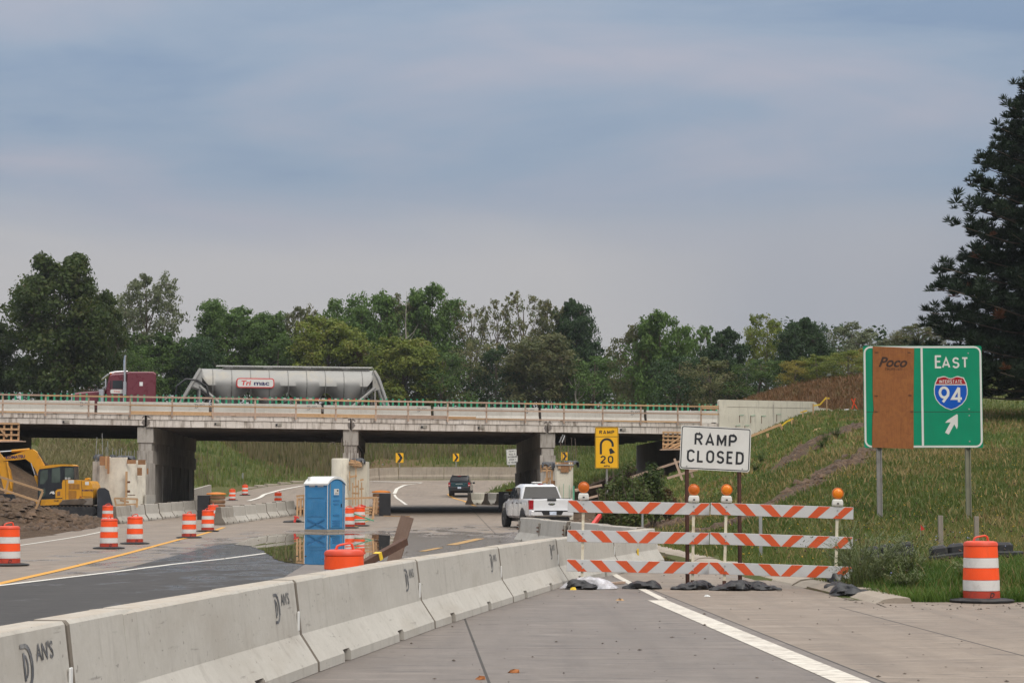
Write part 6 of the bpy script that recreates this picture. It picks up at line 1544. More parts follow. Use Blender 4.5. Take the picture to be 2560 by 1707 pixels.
cab = EP('cab', [(785,1100),(795,600),(820,540),(1060,500),(1240,478),(1455,482),(1465,735),(1245,745),(1235,905),(1120,930),(1110,1090)], -.98, .1, 'kdark')
EP('cab_roof', [(800,545),(835,490),(1080,462),(1200,455),(1420,458),(1468,480),(1455,492),(1240,488),(1070,515)], -1.0, .12, 'kyellow', cab)
for pts in ([(828,820),(838,600),(880,560),(975,555),(975,720),(900,818)], [(1042,795),(1050,530),(1200,505),(1205,790)], [(1290,720),(1290,520),(1450,515),(1450,725)], [(815,1060),(815,930),(930,895),(935,1000),(880,1065)]): EP('cab_window', pts, -.988, -.97, 'cabglass', cab)
q = Z1(1340, 715); text('lettering', '20-89', .10, M['sign_white'], cab, (at(*q, EY).x, -.992, at(*q, EY).z), FR, bold=.02, sx=.9)
EP('horse_mark', [(1000,1005),(1030,960),(1085,950),(1105,1000),(1075,1010),(1040,985)], -.99, -.97, 'sign_white', cab)
q = Z1(1715, 935); text('lettering', 'KOMATSU', .085, M['klogo'], house, (at(*q, EY).x, -1.01, at(*q, EY).z), FR, bold=.035, sx=1.1)
q = Z1(1130, 1130); text('lettering', '20-89', .09, M['kdark'], ex, (at(*q, EY).x, -1.006, at(*q, EY).z), FR, bold=.02, sx=.9)
for x0, x1, y0, y1 in ((1352,1460,745,805), (1665,1735,775,838)): EP('warning_label', [(x0,y1),(x0,y0),(x1,y0),(x1,y1)], -1.012, -.99, 'sign_white', house)
EP('tail_reflector', [(1562,1065),(1562,1048),(1600,1048),(1600,1065)], -1.012, -.99, 'tail_red', house); EP('filler_cap', [(1625,745),(1650,710),(1690,700),(1722,715),(1720,745)], -.7, -.3, 'kyellow', house)
boom = EP('boom', [(100,385),(108,325),(300,270),(545,185),(640,170),(715,220),(800,360),(850,470),(800,700),(740,650),(690,540),(600,420),(510,350),(300,375)], -.42, -.10, 'kyellow')
q = Z1(325, 315); lt = text('lettering', 'KOMATSU', .165, M['klogo'], boom, (at(*q, EY).x, -.43, at(*q, EY).z), (math.pi/2, R(-4), 0), bold=.04, sx=1.0)
MB().tube([E(*Z1(-60,225), -.26), E(*Z1(245,205), -.26)], .035, 8).build('cylinder_rod', M['chrome'], boom); MB().tube([E(*Z1(240,205), -.26), E(*Z1(575,175), -.26)], .065, 8).build('hydraulic_cylinder', M['kyellow'], boom)
for s in (-.50, -.02): MB().tube([E(*Z1(620,430), s), E(*Z1(705,680), s)], .033, 8).build('cylinder_rod', M['chrome'], boom); MB().tube([E(*Z1(695,660), s), E(*Z1(770,860), s)], .06, 8).build('hydraulic_cylinder', M['kyellow'], boom)
for k in range(4): MB().tube([E(*Z1(600+k*14,150+k*12), -.3+.05*k), E(*Z1(720+k*12,235+k*8), -.3+.05*k), E(*Z1(790+k*15,380+k*8), -.3+.05*k), E(*Z1(835,500), -.3+.05*k)], .014, 5).build('hose', M['black'], boom)
EP('stick', [(-40,250),(20,240),(90,330),(160,440),(215,560),(260,800),(240,1010),(160,1030),(90,860),(30,600),(-40,420)], -.38, -.12, 'kyellow')
MB().tube([E(*Z1(170,400), -.45), E(*Z1(250,900), -.45)], .05, 8).build('hydraulic_cylinder', M['kyellow'], ex)
EP('bucket', [(60,1000),(240,1000),(300,1120),(260,1260),(120,1280),(20,1150)], -.7, .2, 'kdark')
for s in (-.75, .75):
    P = [Z1(*p) for p in [(780,1290),(830,1240),(1650,1235),(1830,1240),(1880,1300),(1880,1370),(1800,1410),(850,1415),(780,1360)]]
    tk_ = epoly('track', P, s-.28, s+.28, 'rubber')
    for k in range(14):
        u, v = Z1(840+k*72, 1232); q = at(u, v, EY); MB().box((q.x, s, q.z+.005), (.07, .58, .05)).build('track_shoe', M['mud'], tk_)
EP('undercarriage', [(1000,1240),(1000,1190),(1700,1190),(1700,1240)], -.6, .6, 'kdark')
for x in (810, 860): MB().tube([E(*Z1(x,1090), -1.1), E(*Z1(x-50,1330), -1.1)], .02, 5).build('step_bar', M['black'], ex)
o = MB().box((0, 0, .15), (.34, .3, .34), bev=.03).build('fuel_can', M['redpaint'], None, loc=(at(103,1288,99.).x, 99., gz(at(103,1288,99.).x, 99.)), rot=(0, R(8), .3)); tag(o, 'red fuel can lying in front of the excavator track', 'fuel can')
# ---------------------------------------------------------------- walls beyond the bridge
wp = [(-13.6, 196.6), (-12.6, 198.0), (-10.8, 198.75), (-6.5, 199.0), (-2.2, 199.0), (2.1, 199.0), (6.4, 199.0), (10.7, 199.2)]
rw = thing('retaining_wall', 'brown stained concrete wall curving behind the SUV', 'wall', (-13.6, 196.6, 0))
for a, b in zip(wp[:-1], wp[1:]):
    d = Vector((b[0]-a[0], b[1]-a[1])); n = Vector((-d.y, d.x)).normalized()*.3; L = d.length; d.normalize(); e = d*.02
    vs = []
    for p, f in ((Vector(a)+e, 0), (Vector(b)-e, 0)):
        z0 = float(zroad(p.y)); q = p - Vector((-13.6, 196.6)); h = 1.16
        vs += [(q.x, q.y, z0-.2), (q.x+.0*n.x, q.y+.0*n.y, z0+.25), (q.x+.25*n.x, q.y+.25*n.y, z0+.45), (q.x+.35*n.x, q.y+.35*n.y, z0+h), (q.x+n.x, q.y+n.y, z0+h), (q.x+n.x, q.y+n.y, z0-.2)]
    MB().loft(vs, 6, 2).build('wall_panel', M['conc_wall'], rw)
# low wall and rubble at the left lane beyond the first pier
lw = thing('low_wall', 'low tapering concrete wall beyond the leftmost pier', 'wall', (0, 0, 0))
A_, B_ = Vector((-22.3, 140.)), Vector((-23.5, 163.))
for k in range(4):
    a, b = A_+(B_-A_)*k/4, A_+(B_-A_)*(k+.99)/4; za, zb_ = float(zroad(a.y)), float(zroad(b.y)); h0, h1 = .95+.35*k/4, .95+.35*(k+1)/4
    MB().loft([(a.x-.3, a.y, za-.2), (a.x+.05, a.y, za-.2), (a.x, a.y, za+h0), (a.x-.25, a.y, za+h0), (b.x-.3, b.y, zb_-.2), (b.x+.05, b.y, zb_-.2), (b.x, b.y, zb_+h1), (b.x-.25, b.y, zb_+h1)], 4, 2).build('wall_panel', M['conc_old'], lw)
o = beam('tie_block', at(1104-2, 1205, 150), at(1104-2, 1190, 150), .3, .3, 'ply_form', None, None); bpy.data.objects.remove(o)
# ---------------------------------------------------------------- timber barriers up the right slope
def slope_fence(lab, bars, cat='fence', m='lumber', tape=None):
    pts = [(on_ground(u0, v0, 60, 118.5), u0, v0, u1, v1) for u0, v0, u1, v1 in bars]
    Y0 = sum(p[0].y for p in pts)/len(pts)
    t = thing('timber_barrier', lab, cat, at(bars[0][0], bars[0][1], Y0))
    for _, u0, v0, u1, v1 in pts: beam('lumber', at(u0, v0, Y0)-t.location, at(u1, v1, Y0)-t.location, .045, .13, m, None, None, parent=t)
    for tp_ in (tape or []):
        for a, b in zip(tp_[:-1], tp_[1:]): beam('tape', at(*a, Y0)-t.location, at(*b, Y0)-t.location, .01, .07, 'yellowtape', None, None, parent=t)
    return t, Y0
def fence_at(lab, Y0, bars, tape=None, m='lumber', w=.05, h=.13, nm='timber_barrier', cat='fence'):
    t = thing(nm, lab, cat, at(bars[0][0], bars[0][1], Y0))
    for u0, v0, u1, v1 in bars: beam('lumber', at(u0, v0, Y0+random.uniform(-.04, .04))-t.location, at(u1, v1, Y0+random.uniform(-.04, .04))-t.location, w, h, m, None, None, parent=t)
    for tp_ in (tape or []):
        for a, b in zip(tp_[:-1], tp_[1:]): beam('tape', at(*a, Y0)-t.location, at(*b, Y0)-t.location, .01, .08, 'yellowtape', None, None, parent=t)
    return t
fence_at('sloping timber rails below the pale parapet wall', 112.5, [(1872,1092,1953,1060),(1873,1120,1960,1086),(1918,1083,1928,1121),(1952,1062,1961,1088),(1961,1086,1965,1103)], [[(1954,1064),(1966,1054),(1977,1048)]])
for i, (u, v0, v1, tpp) in enumerate(((1979, 1046, 1091, [(1972,1052),(1983,1046)]), (2007, 1028, 1066, [(2001,1031),(2018,1026)]), (2033, 1009, 1058, [(2033,1014),(2050,1011),(2066,993)]), (2067, 992, 1028, [(2062,997),(2074,995)]))):
    Y = 114.5+1.0*i; fence_at(['taped timber stake lowest of the four up the slope', 'taped timber stake second lowest of the four up the slope', 'taped timber stake third up the slope with draped yellow tape', 'taped timber stake at the top end of the parapet wall'][i], Y, [(u, v1+8, u, v0)], [tpp], w=.06, h=.06, nm='timber_stake', cat='stake')
fence_at('grey timber rails running down under the RAMP CLOSED sign', 100., [(1576,1193,1705,1151),(1668,1195,1745,1172),(1686,1146,1706,1200),(1725,1172,1732,1193)], m='lumber_old', h=.11)
fence_at('weathered timber rail behind the left amber lamp', 93., [(1438,1226,1505,1212),(1437,1224,1462,1222),(1450,1250,1505,1236)], m='lumber_old', h=.1)
o = beam('plank', on_ground(2032,1081,60,118)+Vector((0,0,.06)), on_ground(2048,1075,60,118)+Vector((0,0,.08)), .2, .04, 'lumber', 'pale plank lying alone on the grassy slope', 'plank')
# black plastic blocks in the grass
def block(u, v, Y, n, lab, rz):
    p = at(u, v, Y); t = thing('rubber_block', lab, 'rubber block', (p.x, p.y, gz(p.x, Y)+.10), 0); t.rotation_euler = (0, R(-7 if n == 3 else 0), R(rz))
    for k in range(n): MB().box((k*.34-.34, 0, .16), (.32, .22, .22), bev=.05).build('segment', M['rubber'], t)
    MB().box((0, -.02, .06), (n*.34, .30, .10), bev=.03).build('base', M['rubber'], t)
block(2222, 1395, 39., 3, 'black rubber block row in the grass left of the stake', 14); block(2395, 1410, 38., 3, 'black rubber block row hidden behind the large drum', 2); block(2510, 1405, 38.2, 2, 'black rubber block poking out right of the large drum', -3)
t = MB().tube([on_ground(1660,1333)+Vector((0,0,.04)), on_ground(1690,1325)+Vector((0,0,.06)), on_ground(1722,1316)+Vector((0,0,.05))], .05, 6).build('drain_sock', M['rubber'], None); tag(t, 'black drain sock lying along the slope foot', 'drain sock')
# ---------------------------------------------------------------- grass
def blades(n, fx, h0, h1, w, mat_, name, lab, seed, lean=.75, keep=None, kind='stuff', parent=None):
    """n grass blades (bent, two quads each tapering); fx(rng, n) gives x, y"""
    rg = np.random.default_rng(seed); x, y = fx(rg, n)
    ok = np.ones(len(x), bool) if keep is None else keep(x, y, rg)
    x, y = x[ok], y[ok]; n = len(x); z = ground(x, y)-.03
    h = h0+(h1-h0)*rg.random(n)**1.5; a = rg.uniform(0, 2*np.pi, n); ln = lean*h*rg.uniform(.2, 1, n); la = rg.uniform(0, 2*np.pi, n)
    ww = (w*rg.uniform(.6, 1.3, n))*.5
    dx, dy = np.cos(a)*ww, np.sin(a)*ww; lx, ly = np.cos(la)*ln, np.sin(la)*ln
    V = np.empty((n, 5, 3)); 
    V[:, 0] = np.stack([x-dx, y-dy, z], 1); V[:, 1] = np.stack([x+dx, y+dy, z], 1)
    V[:, 2] = np.stack([x+dx*.8+lx*.35, y+dy*.8+ly*.35, z+h*.6], 1); V[:, 3] = np.stack([x-dx*.8+lx*.35, y-dy*.8+ly*.35, z+h*.6], 1)
    V[:, 4] = np.stack([x+lx, y+ly, z+h], 1)
    b = np.arange(n)[:, None]*5
    Fq = np.concatenate([b+np.array([[0, 1, 2]]), b+np.array([[0, 2, 3]]), b+np.array([[3, 2, 4]])])
    o = link(name, np_mesh(name, V.reshape(-1, 3), Fq, mat_), parent)
    if lab: tag(o, lab, None, None, kind)
    return o
G1 = leafmat('grass_green', [(.062,.105,.022,1), (.092,.135,.028,1), (.135,.155,.038,1), (.21,.18,.065,1)], .3)
G2 = leafmat('grass_dry', [(.15,.14,.04,1), (.23,.18,.065,1), (.31,.23,.10,1), (.20,.12,.06,1)], .3)
G3 = leafmat('grass_reed', [(.075,.09,.028,1), (.15,.14,.055,1), (.21,.175,.09,1), (.26,.21,.12,1)], .3)
G4 = leafmat('grass_lush', [(.045,.105,.018,1), (.07,.135,.022,1), (.105,.165,.03,1)], .35)
G5 = leafmat('grass_rust', [(.17,.085,.038,1), (.22,.115,.05,1), (.15,.09,.035,1), (.13,.11,.035,1)], .25)
def tri(y0, y1, u0, u1, pw=1.):
    """points spread evenly over the photo's view of a strip of ground"""
    def f(rg, n):
        y = y0+(y1-y0)*rg.random(n)**pw; u = u0+(u1-u0)*rg.random(n); return (u-1280)/F*y, y
    return f
def grassy(x, y, rg, dryk=None, thr=.5):
    d, dr, rut = masks(x, y); off = (x > XR(y)+.45) & (d < .45)
    if dryk is None: return off & (rg.random(len(x)) > rut)
    return off & ((dr > thr) == dryk)
GR = tag(link('grass', None), 'rough grass covering the right hillside', None, None, 'stuff') if False else None
kp_g = lambda x, y, rg: grassy(x, y, rg) & (rg.random(len(x)) > .85*np.clip(masks(x, y)[1]*1.2-.1, 0, 1))
kp_d = lambda x, y, rg: grassy(x, y, rg) & (rg.random(len(x)) < np.clip(masks(x, y)[1]*1.3, .08, 1))
blades(60000, tri(31.2, 52, 1800, 2620, 1.0), .07, .26, .022, G1, 'grass', 'green grass on the right bank near the barricades', 1, keep=kp_g)
blades(30000, tri(31.2, 52, 1800, 2620), .10, .36, .02, G2, 'grass', 'dry straw coloured grass on the right bank near the barricades', 2, keep=kp_d)
blades(8000, tri(30.9, 37, 2130, 2620, 1.6), .10, .28, .022, G4, 'grass', 'lush grass fringe along the kerb and drum', 3, keep=lambda x, y, rg: grassy(x, y, rg))
blades(60000, tri(50, 85, 1500, 2620, .8), .08, .24, .045, G1, 'grass', 'green grass across the middle of the right hillside', 4, keep=kp_g)
blades(50000, tri(50, 85, 1500, 2620, .8), .10, .34, .04, G2, 'grass', 'dry grass across the middle of the right hillside', 5, keep=kp_d)
blades(42000, tri(85, 121, 1430, 2620, .8), .08, .26, .075, G1, 'grass', 'green grass on the top of the right hillside', 6, keep=lambda x, y, rg: kp_g(x, y, rg) & (y < bridge_y(x)-.3))
blades(30000, tri(85, 121, 1430, 2620, .8), .10, .34, .07, G2, 'grass', 'dry grass on the top of the right hillside', 7, keep=lambda x, y, rg: kp_d(x, y, rg) & (y < bridge_y(x)-.3))
def back_keep(x, y, rg): return (y > np.interp(x, [-60, -30, -25, -22, -17.5, -15, -14], [150, 170, 188.5, 193, 198.6, 199.8, 200.2])) 
blades(60000, tri(170, 234, 80, 1700), .5, 1.5, .11, G3, 'reeds', 'tall brown reeds on the bank behind the ramp', 8, .2, keep=lambda x, y, rg: back_keep(x, y, rg) & (y > np.where(x > -15, 206.5, 0)) & (rg.random(len(x)) < np.clip(masks(x, y)[1]*1.3-.1, .03, 1)))
blades(60000, tri(170, 234, 80, 1700), .25, .75, .10, G1, 'grass', 'green grass on the bank behind the ramp', 9, .3, keep=lambda x, y, rg: back_keep(x, y, rg) & ((y > 203) | (x < -15) | (rg.random(len(x)) < .35)) & (rg.random(len(x)) > .8*np.clip(masks(x, y)[1]*1.3-.1, 0, 1)))
blades(20000, tri(140, 197, 1180, 1720), .2, .6, .09, G1, 'grass', 'green grass inside the ramp loop beyond the bridge', 10, keep=lambda x, y, rg: (x > XR(y)+.3) & (y > bridge_y(x)+28))
blades(14000, tri(145, 190, 100, 480), .3, 1.0, .10, G3, 'grass', 'mixed tall grass on the left bank beyond the bridge', 11, keep=lambda x, y, rg: (x < XL(y)-.5) & (y > bridge_y(x)+28))
blades(60000, tri(146, 215, 1700, 2640), .3, .7, .12, G5, 'grass', 'rust brown grass on the far hill behind the parapet', 12, keep=lambda x, y, rg: (x > 11) & (x < 31) & (y > bridge_y(x)+29))
blades(16000, tri(119, 200, 2250, 2640), .2, .5, .10, G1, 'grass', 'shaded grass under the pine at the right edge', 14, keep=lambda x, y, rg: (x > 22) & ((y < bridge_y(x)-.3) | (y > bridge_y(x)+28)))
blades(5000, tri(88, 112, 1380, 1560), .1, .4, .05, G1, 'grass', 'grass patch at the foot of the right slope by the pickup', 13, keep=lambda x, y, rg: grassy(x, y, rg))
# clods of turned soil in the ruts and on the spoil heap
def clods(P, r0, r1, seed, name, lab, lift=0.):
    rg = np.random.default_rng(seed); n = len(P); base = np.array([(1,0,0),(.3,.9,0),(-.7,.7,0),(-1,-.1,0),(-.3,-.9,0),(.7,-.7,0),(.45,.2,.8),(-.35,.35,.75),(-.1,-.5,.8)], float)
    ff = np.array([(0,1,6),(1,2,7),(1,7,6),(2,3,7),(3,4,8),(3,8,7),(4,5,8),(5,0,6),(5,6,8),(6,7,8)])
    a = rg.uniform(0, 6.28, n); s = (r0+(r1-r0)*rg.random(n)**2.5); B = base[None]*(1+.35*rg.normal(0, 1, (n, 9, 1)).clip(-1.5, 1.5))*s[:, None, None]; B[..., 2] *= .75
    X = B[..., 0]*np.cos(a)[:, None]-B[..., 1]*np.sin(a)[:, None]; Yy = B[..., 0]*np.sin(a)[:, None]+B[..., 1]*np.cos(a)[:, None]
    V = np.stack([X, Yy, B[..., 2]], -1) + P[:, None, :]; F_ = ff[None]+9*np.arange(n)[:, None, None]
    o = link(name, np_mesh(name, V.reshape(-1, 3), F_.reshape(-1, 3), M['clod'])); tag(o, lab, None, None, 'stuff')
M['clod'] = mat('clod_soil', (.088,.054,.032,1), .95, var=.5, vscale=2., dirt=(.035,.024,.017,1), dscale=3., damt=.8, bmp=.5, bscale=30)
def rut_pts(n, seed):
    rg = np.random.default_rng(seed); out = []
    for pts, w in RUTS:
        for k in range(n):
            i = rg.integers(0, len(pts)-1); t = rg.random(); q = pts[i]*(1-t)+pts[i+1]*t; x, y = q.x+rg.normal(0, w*.38), q.y+rg.normal(0, w*.38); out.append((x, y, gz(x, y)+.03))
    return np.array(out)
clods(rut_pts(500, 5), .04, .22, 6, 'soil_clods', 'turned brown soil clods along the ruts on the right slope')
_r = np.random.default_rng(9); _x = _r.uniform(-26, -17.6, 2600); _y = _r.uniform(88, 106, 2600); _k = (_x < XL(_y)+.3); _x, _y = _x[_k], _y[_k]
clods(np.stack([_x, _y, ground(_x, _y)+.01], 1), .03, .24, 10, 'soil_clods', 'loose soil clods over the spoil heap by the excavator')
_x = _r.uniform(3.4, 7.5, 900); _y = _r.uniform(84, 108, 900); _k = (_x > XR(_y)+.2); _x, _y = _x[_k], _y[_k]
clods(np.stack([_x, _y, ground(_x, _y)+.01], 1), .03, .16, 12, 'soil_clods', 'broken soil at the foot of the slope beside the pickup')
# tall weeds with brown seed heads over the bank
def seedheads(n, fx, seed, h0, h1, r, mat_, name, lab):
    rg = np.random.default_rng(seed); x, y = fx(rg, n); ok = grassy(x, y, rg); x, y = x[ok], y[ok]; n = len(x); z = ground(x, y)+h0+(h1-h0)*rg.random(n)
    base = np.array([(1,0,0),(-1,0,0),(0,1,0),(0,-1,0),(0,0,1),(0,0,-1)], float); ff = np.array([(0,2,4),(2,1,4),(1,3,4),(3,0,4),(2,0,5),(1,2,5),(3,1,5),(0,3,5)])
    V = (base[None]*(r*rg.uniform(.5, 1.2, (n, 1, 1)))*np.array([1, 1, .8]) + np.stack([x, y, z], 1)[:, None]).reshape(-1, 3); Fq = (ff[None]+6*np.arange(n)[:, None, None]).reshape(-1, 3)
    o = link(name, np_mesh(name, V, Fq, mat_)); tag(o, lab, None, None, 'stuff')
M['seed'] = mat('seed_head', (.06,.032,.02,1), .9, var=.4); M['petal'] = mat('chicory', (.30,.33,.55,1), .7, var=.2); M['golden'] = mat('goldenrod', (.42,.28,.02,1), .8, var=.2)
seedheads(260, tri(33, 70, 1900, 2600), 21, .25, .45, .024, M['seed'], 'seed_heads', 'dark brown seed heads over the right bank')
seedheads(34, tri(32, 48, 1950, 2600), 22, .2, .4, .016, M['petal'], 'wild_flowers', 'pale blue wild flowers in the near grass')
seedheads(1100, tri(40, 110, 1600, 2600), 23, .15, .32, .02, M['golden'], 'goldenrod', 'yellow goldenrod specks over the right hillside')
# weed clumps around the right barricade end
def weed(name, x, y, n, h, spread, lab, seed, m):
    rg = np.random.default_rng(seed); V = []; Fq = []; k = 0
    z0 = gz(x, y)-.02
    for i in range(n):
        a = rg.uniform(0, 2*np.pi); r0 = spread*.3*rg.random(); ln = spread*rg.uniform(.3, 1); hh = h*rg.uniform(.45, 1); dirv = np.array([np.cos(a), np.sin(a)])
        p0 = np.array([x, y]) + dirv*r0
        def q(t): return np.array([*(p0+dirv*ln*t*t), z0+hh*(t-.22*t*t*t)])
        sw = np.array([-dirv[1], dirv[0], 0])*.005
        for s in range(4):
            a0, a1 = q(s/4), q((s+1)/4); V += [a0-sw, a0+sw, a1+sw, a1-sw]; Fq.append([k, k+1, k+2, k+3]); k += 4
        for s in range(16):
            t = rg.uniform(.2, 1); b = q(t); th = rg.uniform(0, 2*np.pi); d = np.array([np.cos(th), np.sin(th), rg.uniform(-.1, .7)]); l = rg.uniform(.04, .11)*(1.25-t*.5); w = np.cross(d, [0, 0, 1]); w = w/np.linalg.norm(w)*l*.14
            V += [b, b+d*l*.5+w, b+d*l, b+d*l*.5-w]; Fq.append([k, k+1, k+2, k+3]); k += 4
    t = thing(name, lab, 'weed', (0, 0, 0)); link('foliage', np_mesh('foliage', np.array(V), np.array(Fq), m), t)
for i, (x, y, n, h, s, lb) in enumerate([(5.66, 33.9, 90, 1.35, 1.0, 'tall grey green weed sprawling over the right barricade end'), (6.1, 34.6, 80, 1.2, .85, 'bushy weed just right of the barricade'), (6.25, 33.2, 40, .6, .5, 'low weed clump behind the broken kerb'), (5.85, 36.5, 70, 1.5, .8, 'tallest weed behind the barricade right end'), (6.7, 35.2, 60, 1.0, .75, 'weed clump between barricade and grey stake'), (7.3, 33.4, 30, .5, .45, 'low leafy weed left of the large drum')]):
    weed('weed_clump', x, y, n, h, s, lb, 60+i, leafmat('weed_%d' % i, [(.085,.115,.04,1), (.13,.155,.06,1), (.18,.185,.085,1)], .3))
for i, (u, v, h, lb) in enumerate([(2065,1110,.9,'small dark green bush on the upper slope'),(2090,1095,.8,'second small bush on the upper slope, higher up'),(1905,1160,.9,'leafy bush below the sloping timber rails'),(2055,1122,.6,'tiny bush beside the upper bare soil'),(1890,1180,.6,'low leafy bush right of the RAMP CLOSED sign')]):
    p = on_ground(u, v, 50, 118); weed('weed_clump', p.x, p.y, 40, h, h*.55, lb, 80+i, leafmat('slopebush_%d' % i, [(.035,.065,.016,1), (.06,.095,.022,1), (.09,.12,.03,1)], .3))
# ---------------------------------------------------------------- trees
def leaf_quads(C, N, sig, size, rg, flat=.8, up=.35):
    """N leaves around each clump centre C (k,3); returns V, F"""
    k = len(C); P = np.repeat(C, N, 0); n = len(P)
    off = rg.normal(0, 1, (n, 3)); off /= np.maximum(np.linalg.norm(off, axis=1, keepdims=True), 1e-6); off *= (rg.random((n, 1))**.45)*np.repeat(sig, N)[:, None]; off[:, 2] *= flat
    P = P+off
    nv = off/np.maximum(np.linalg.norm(off, axis=1, keepdims=True), 1e-6) + rg.normal(0, .55, (n, 3)); nv[:, 2] += up; nv /= np.linalg.norm(nv, axis=1, keepdims=True)
    u = np.cross(nv, rg.normal(0, 1, (n, 3))); u /= np.linalg.norm(u, axis=1, keepdims=True); w = np.cross(nv, u); s = (size*rg.uniform(.6, 1.35, n))[:, None]*.5
    V = np.stack([P-u*s*1.25, P-w*s*.75, P+u*s*1.25, P+w*s*.75], 1).reshape(-1, 3); b = np.arange(n)[:, None]*4
    return V, b+np.array([[0, 1, 2, 3]])
def make_tree(seed, H, Rw, style):
    """returns trunk mesh, crown vertices/faces (local, base at origin)"""
    rg = np.random.default_rng(seed); mb = MB(); C = []; S = []
    tr_ = style['trunk']*H; lean = rg.uniform(-.04, .04, 2)
    tp_ = [(lean[0]*t*H+.12*math.sin(t*5+seed), lean[1]*t*H, t*H*.86) for t in np.linspace(0, 1, 7)]
    r0 = H*.018+.06; mb.tube(tp_, [r0*(1.25 if i == 0 else 1-.82*i/6) for i in range(7)], 7)
    nl = style['limbs']
    for i in range(nl):
        t = style['lo'] + (1-style['lo'])*(i+.5)/nl; a = i*2.399+rg.uniform(-.4, .4); f = t*6; j = min(int(f), 5); p0 = np.array(tp_[j])*(1-(f-j))+np.array(tp_[j+1])*(f-j) if t < 1 else np.array(tp_[6])
        prof = style['prof'](t); rad = Rw*prof*rg.uniform(.75, 1.12)
        zc_ = H*(style['lo']*.55 + (1-style['lo']*.55)*t*.93)
        c = np.array([p0[0]+math.cos(a)*rad*.62, p0[1]+math.sin(a)*rad*.62, min(zc_ + rad*.12, H*.95)])
        base = p0*.6+np.array([p0[0], p0[1], p0[2]*.55])*.4
        mid = (base+c)/2 + np.array([0, 0, -.06*rad]) + rg.normal(0, .15, 3)
        mb.tube([tuple(base), tuple(mid), tuple(c)], [r0*.42*(1.1-t*.6), r0*.28*(1.1-t*.6), .03], 5)
        lr = max(rad*style['lobe'], .5); nc = int(style['clumps']*rg.uniform(.7, 1.3))
        d = rg.normal(0, 1, (nc, 3)); d /= np.linalg.norm(d, axis=1, keepdims=True); q = c + d*(lr*rg.uniform(.35, 1.0, (nc, 1)))*np.array([1, 1, .78])
        for pt in q:
            C.append(pt); S.append(lr*style['cl']*rg.uniform(.7, 1.3))
            if rg.random() < .5: m2 = (c+pt)/2+rg.normal(0, .1, 3); mb.tube([tuple(c), tuple(m2), tuple(pt)], [.035, .025, .012], 3, caps=False)
    C = np.array(C); S = np.clip(np.array(S), .25, 1.1)
    V, Fq = leaf_quads(C, style['leaves'], S, style['leaf'], rg, .75)
    return mb, V, Fq
rnd = lambda t: (max(0.12, 1-(2*t-.85)**2*.78))**.5
ovl = lambda t: (max(0.16, 1-(1.7*t-.85)**2))**.5
ST = {'dense': dict(trunk=.2, limbs=20, lo=.12, prof=rnd, lobe=.54, clumps=30, cl=.40, leaves=52, leaf=.26),
      'broad': dict(trunk=.2, limbs=18, lo=.22, prof=ovl, lobe=.50, clumps=24, cl=.42, leaves=50, leaf=.27),
      'airy': dict(trunk=.2, limbs=16, lo=.30, prof=ovl, lobe=.46, clumps=17, cl=.35, leaves=34, leaf=.25),
      'sparse': dict(trunk=.2, limbs=14, lo=.38, prof=ovl, lobe=.44, clumps=10, cl=.30, leaves=18, leaf=.24),
      'bush': dict(trunk=.2, limbs=10, lo=.05, prof=rnd, lobe=.62, clumps=22, cl=.42, leaves=38, leaf=.25)}
LM = {'maple': leafmat('leaf_maple', [(.024,.046,.010,1), (.040,.066,.014,1), (.060,.084,.019,1), (.085,.082,.024,1)]),
      'green': leafmat('leaf_green', [(0.049,0.095,0.022,1), (0.081,0.142,0.030,1), (0.115,0.176,0.038,1)]),
      'bright': leafmat('leaf_bright', [(0.081,0.121,0.019,1), (0.128,0.169,0.024,1), (0.182,0.209,0.034,1), (0.189,0.155,0.041,1)]),
      'dark': leafmat('leaf_dark', [(0.022,0.051,0.018,1), (0.038,0.076,0.024,1), (0.061,0.101,0.032,1)]),
      'olive': leafmat('leaf_olive', [(0.068,0.089,0.032,1), (0.108,0.127,0.046,1), (0.155,0.155,0.061,1), (0.203,0.162,0.081,1)]),
      'pale': leafmat('leaf_pale', [(0.101,0.124,0.062,1), (0.149,0.173,0.088,1), (0.203,0.216,0.115,1)]),
      'russet': leafmat('leaf_russet', [(0.115,0.065,0.030,1), (0.162,0.084,0.035,1), (0.135,0.115,0.041,1)]),
      'yellow': leafmat('leaf_yellow', [(0.189,0.176,0.030,1), (0.270,0.230,0.041,1), (0.338,0.257,0.054,1)])}
PRO = {}
def tree(u, v_top, Y, H, Wd, style, leafk, label, variant=0, name='broadleaf_tree', cat='tree', base=None, bark='bark', group='trees behind the overpass'):
    p = at(u, v_top, Y); zb = base if base is not None else gz(p.x, Y)-.3
    Hh = H if H else max(p.z-zb, 3)
    key = (style, variant)
    if key not in PRO:
        mb, V, Fq = make_tree(100+variant*7+len(style), 14., 5., ST[style]); PRO[key] = (mb.mesh('trunk', M['bark'], True), V, Fq, {})
    tm, V, Fq, cm = PRO[key]
    if 'm' not in cm: cm['m'] = np_mesh('crown', V, Fq, LM[leafk])
    t = thing(name, label, cat, (p.x, p.y, zb), random.uniform(0, 6.28), group)
    sz = Hh/14.*1.03; sx = Wd/10.4
    a = link('trunk', tm, t); b = link('crown', cm['m'], t); b.material_slots[0].link = 'OBJECT'; b.material_slots[0].material = LM[leafk]
    for o in (a, b): o.scale = (sx, sx, sz)
    return t
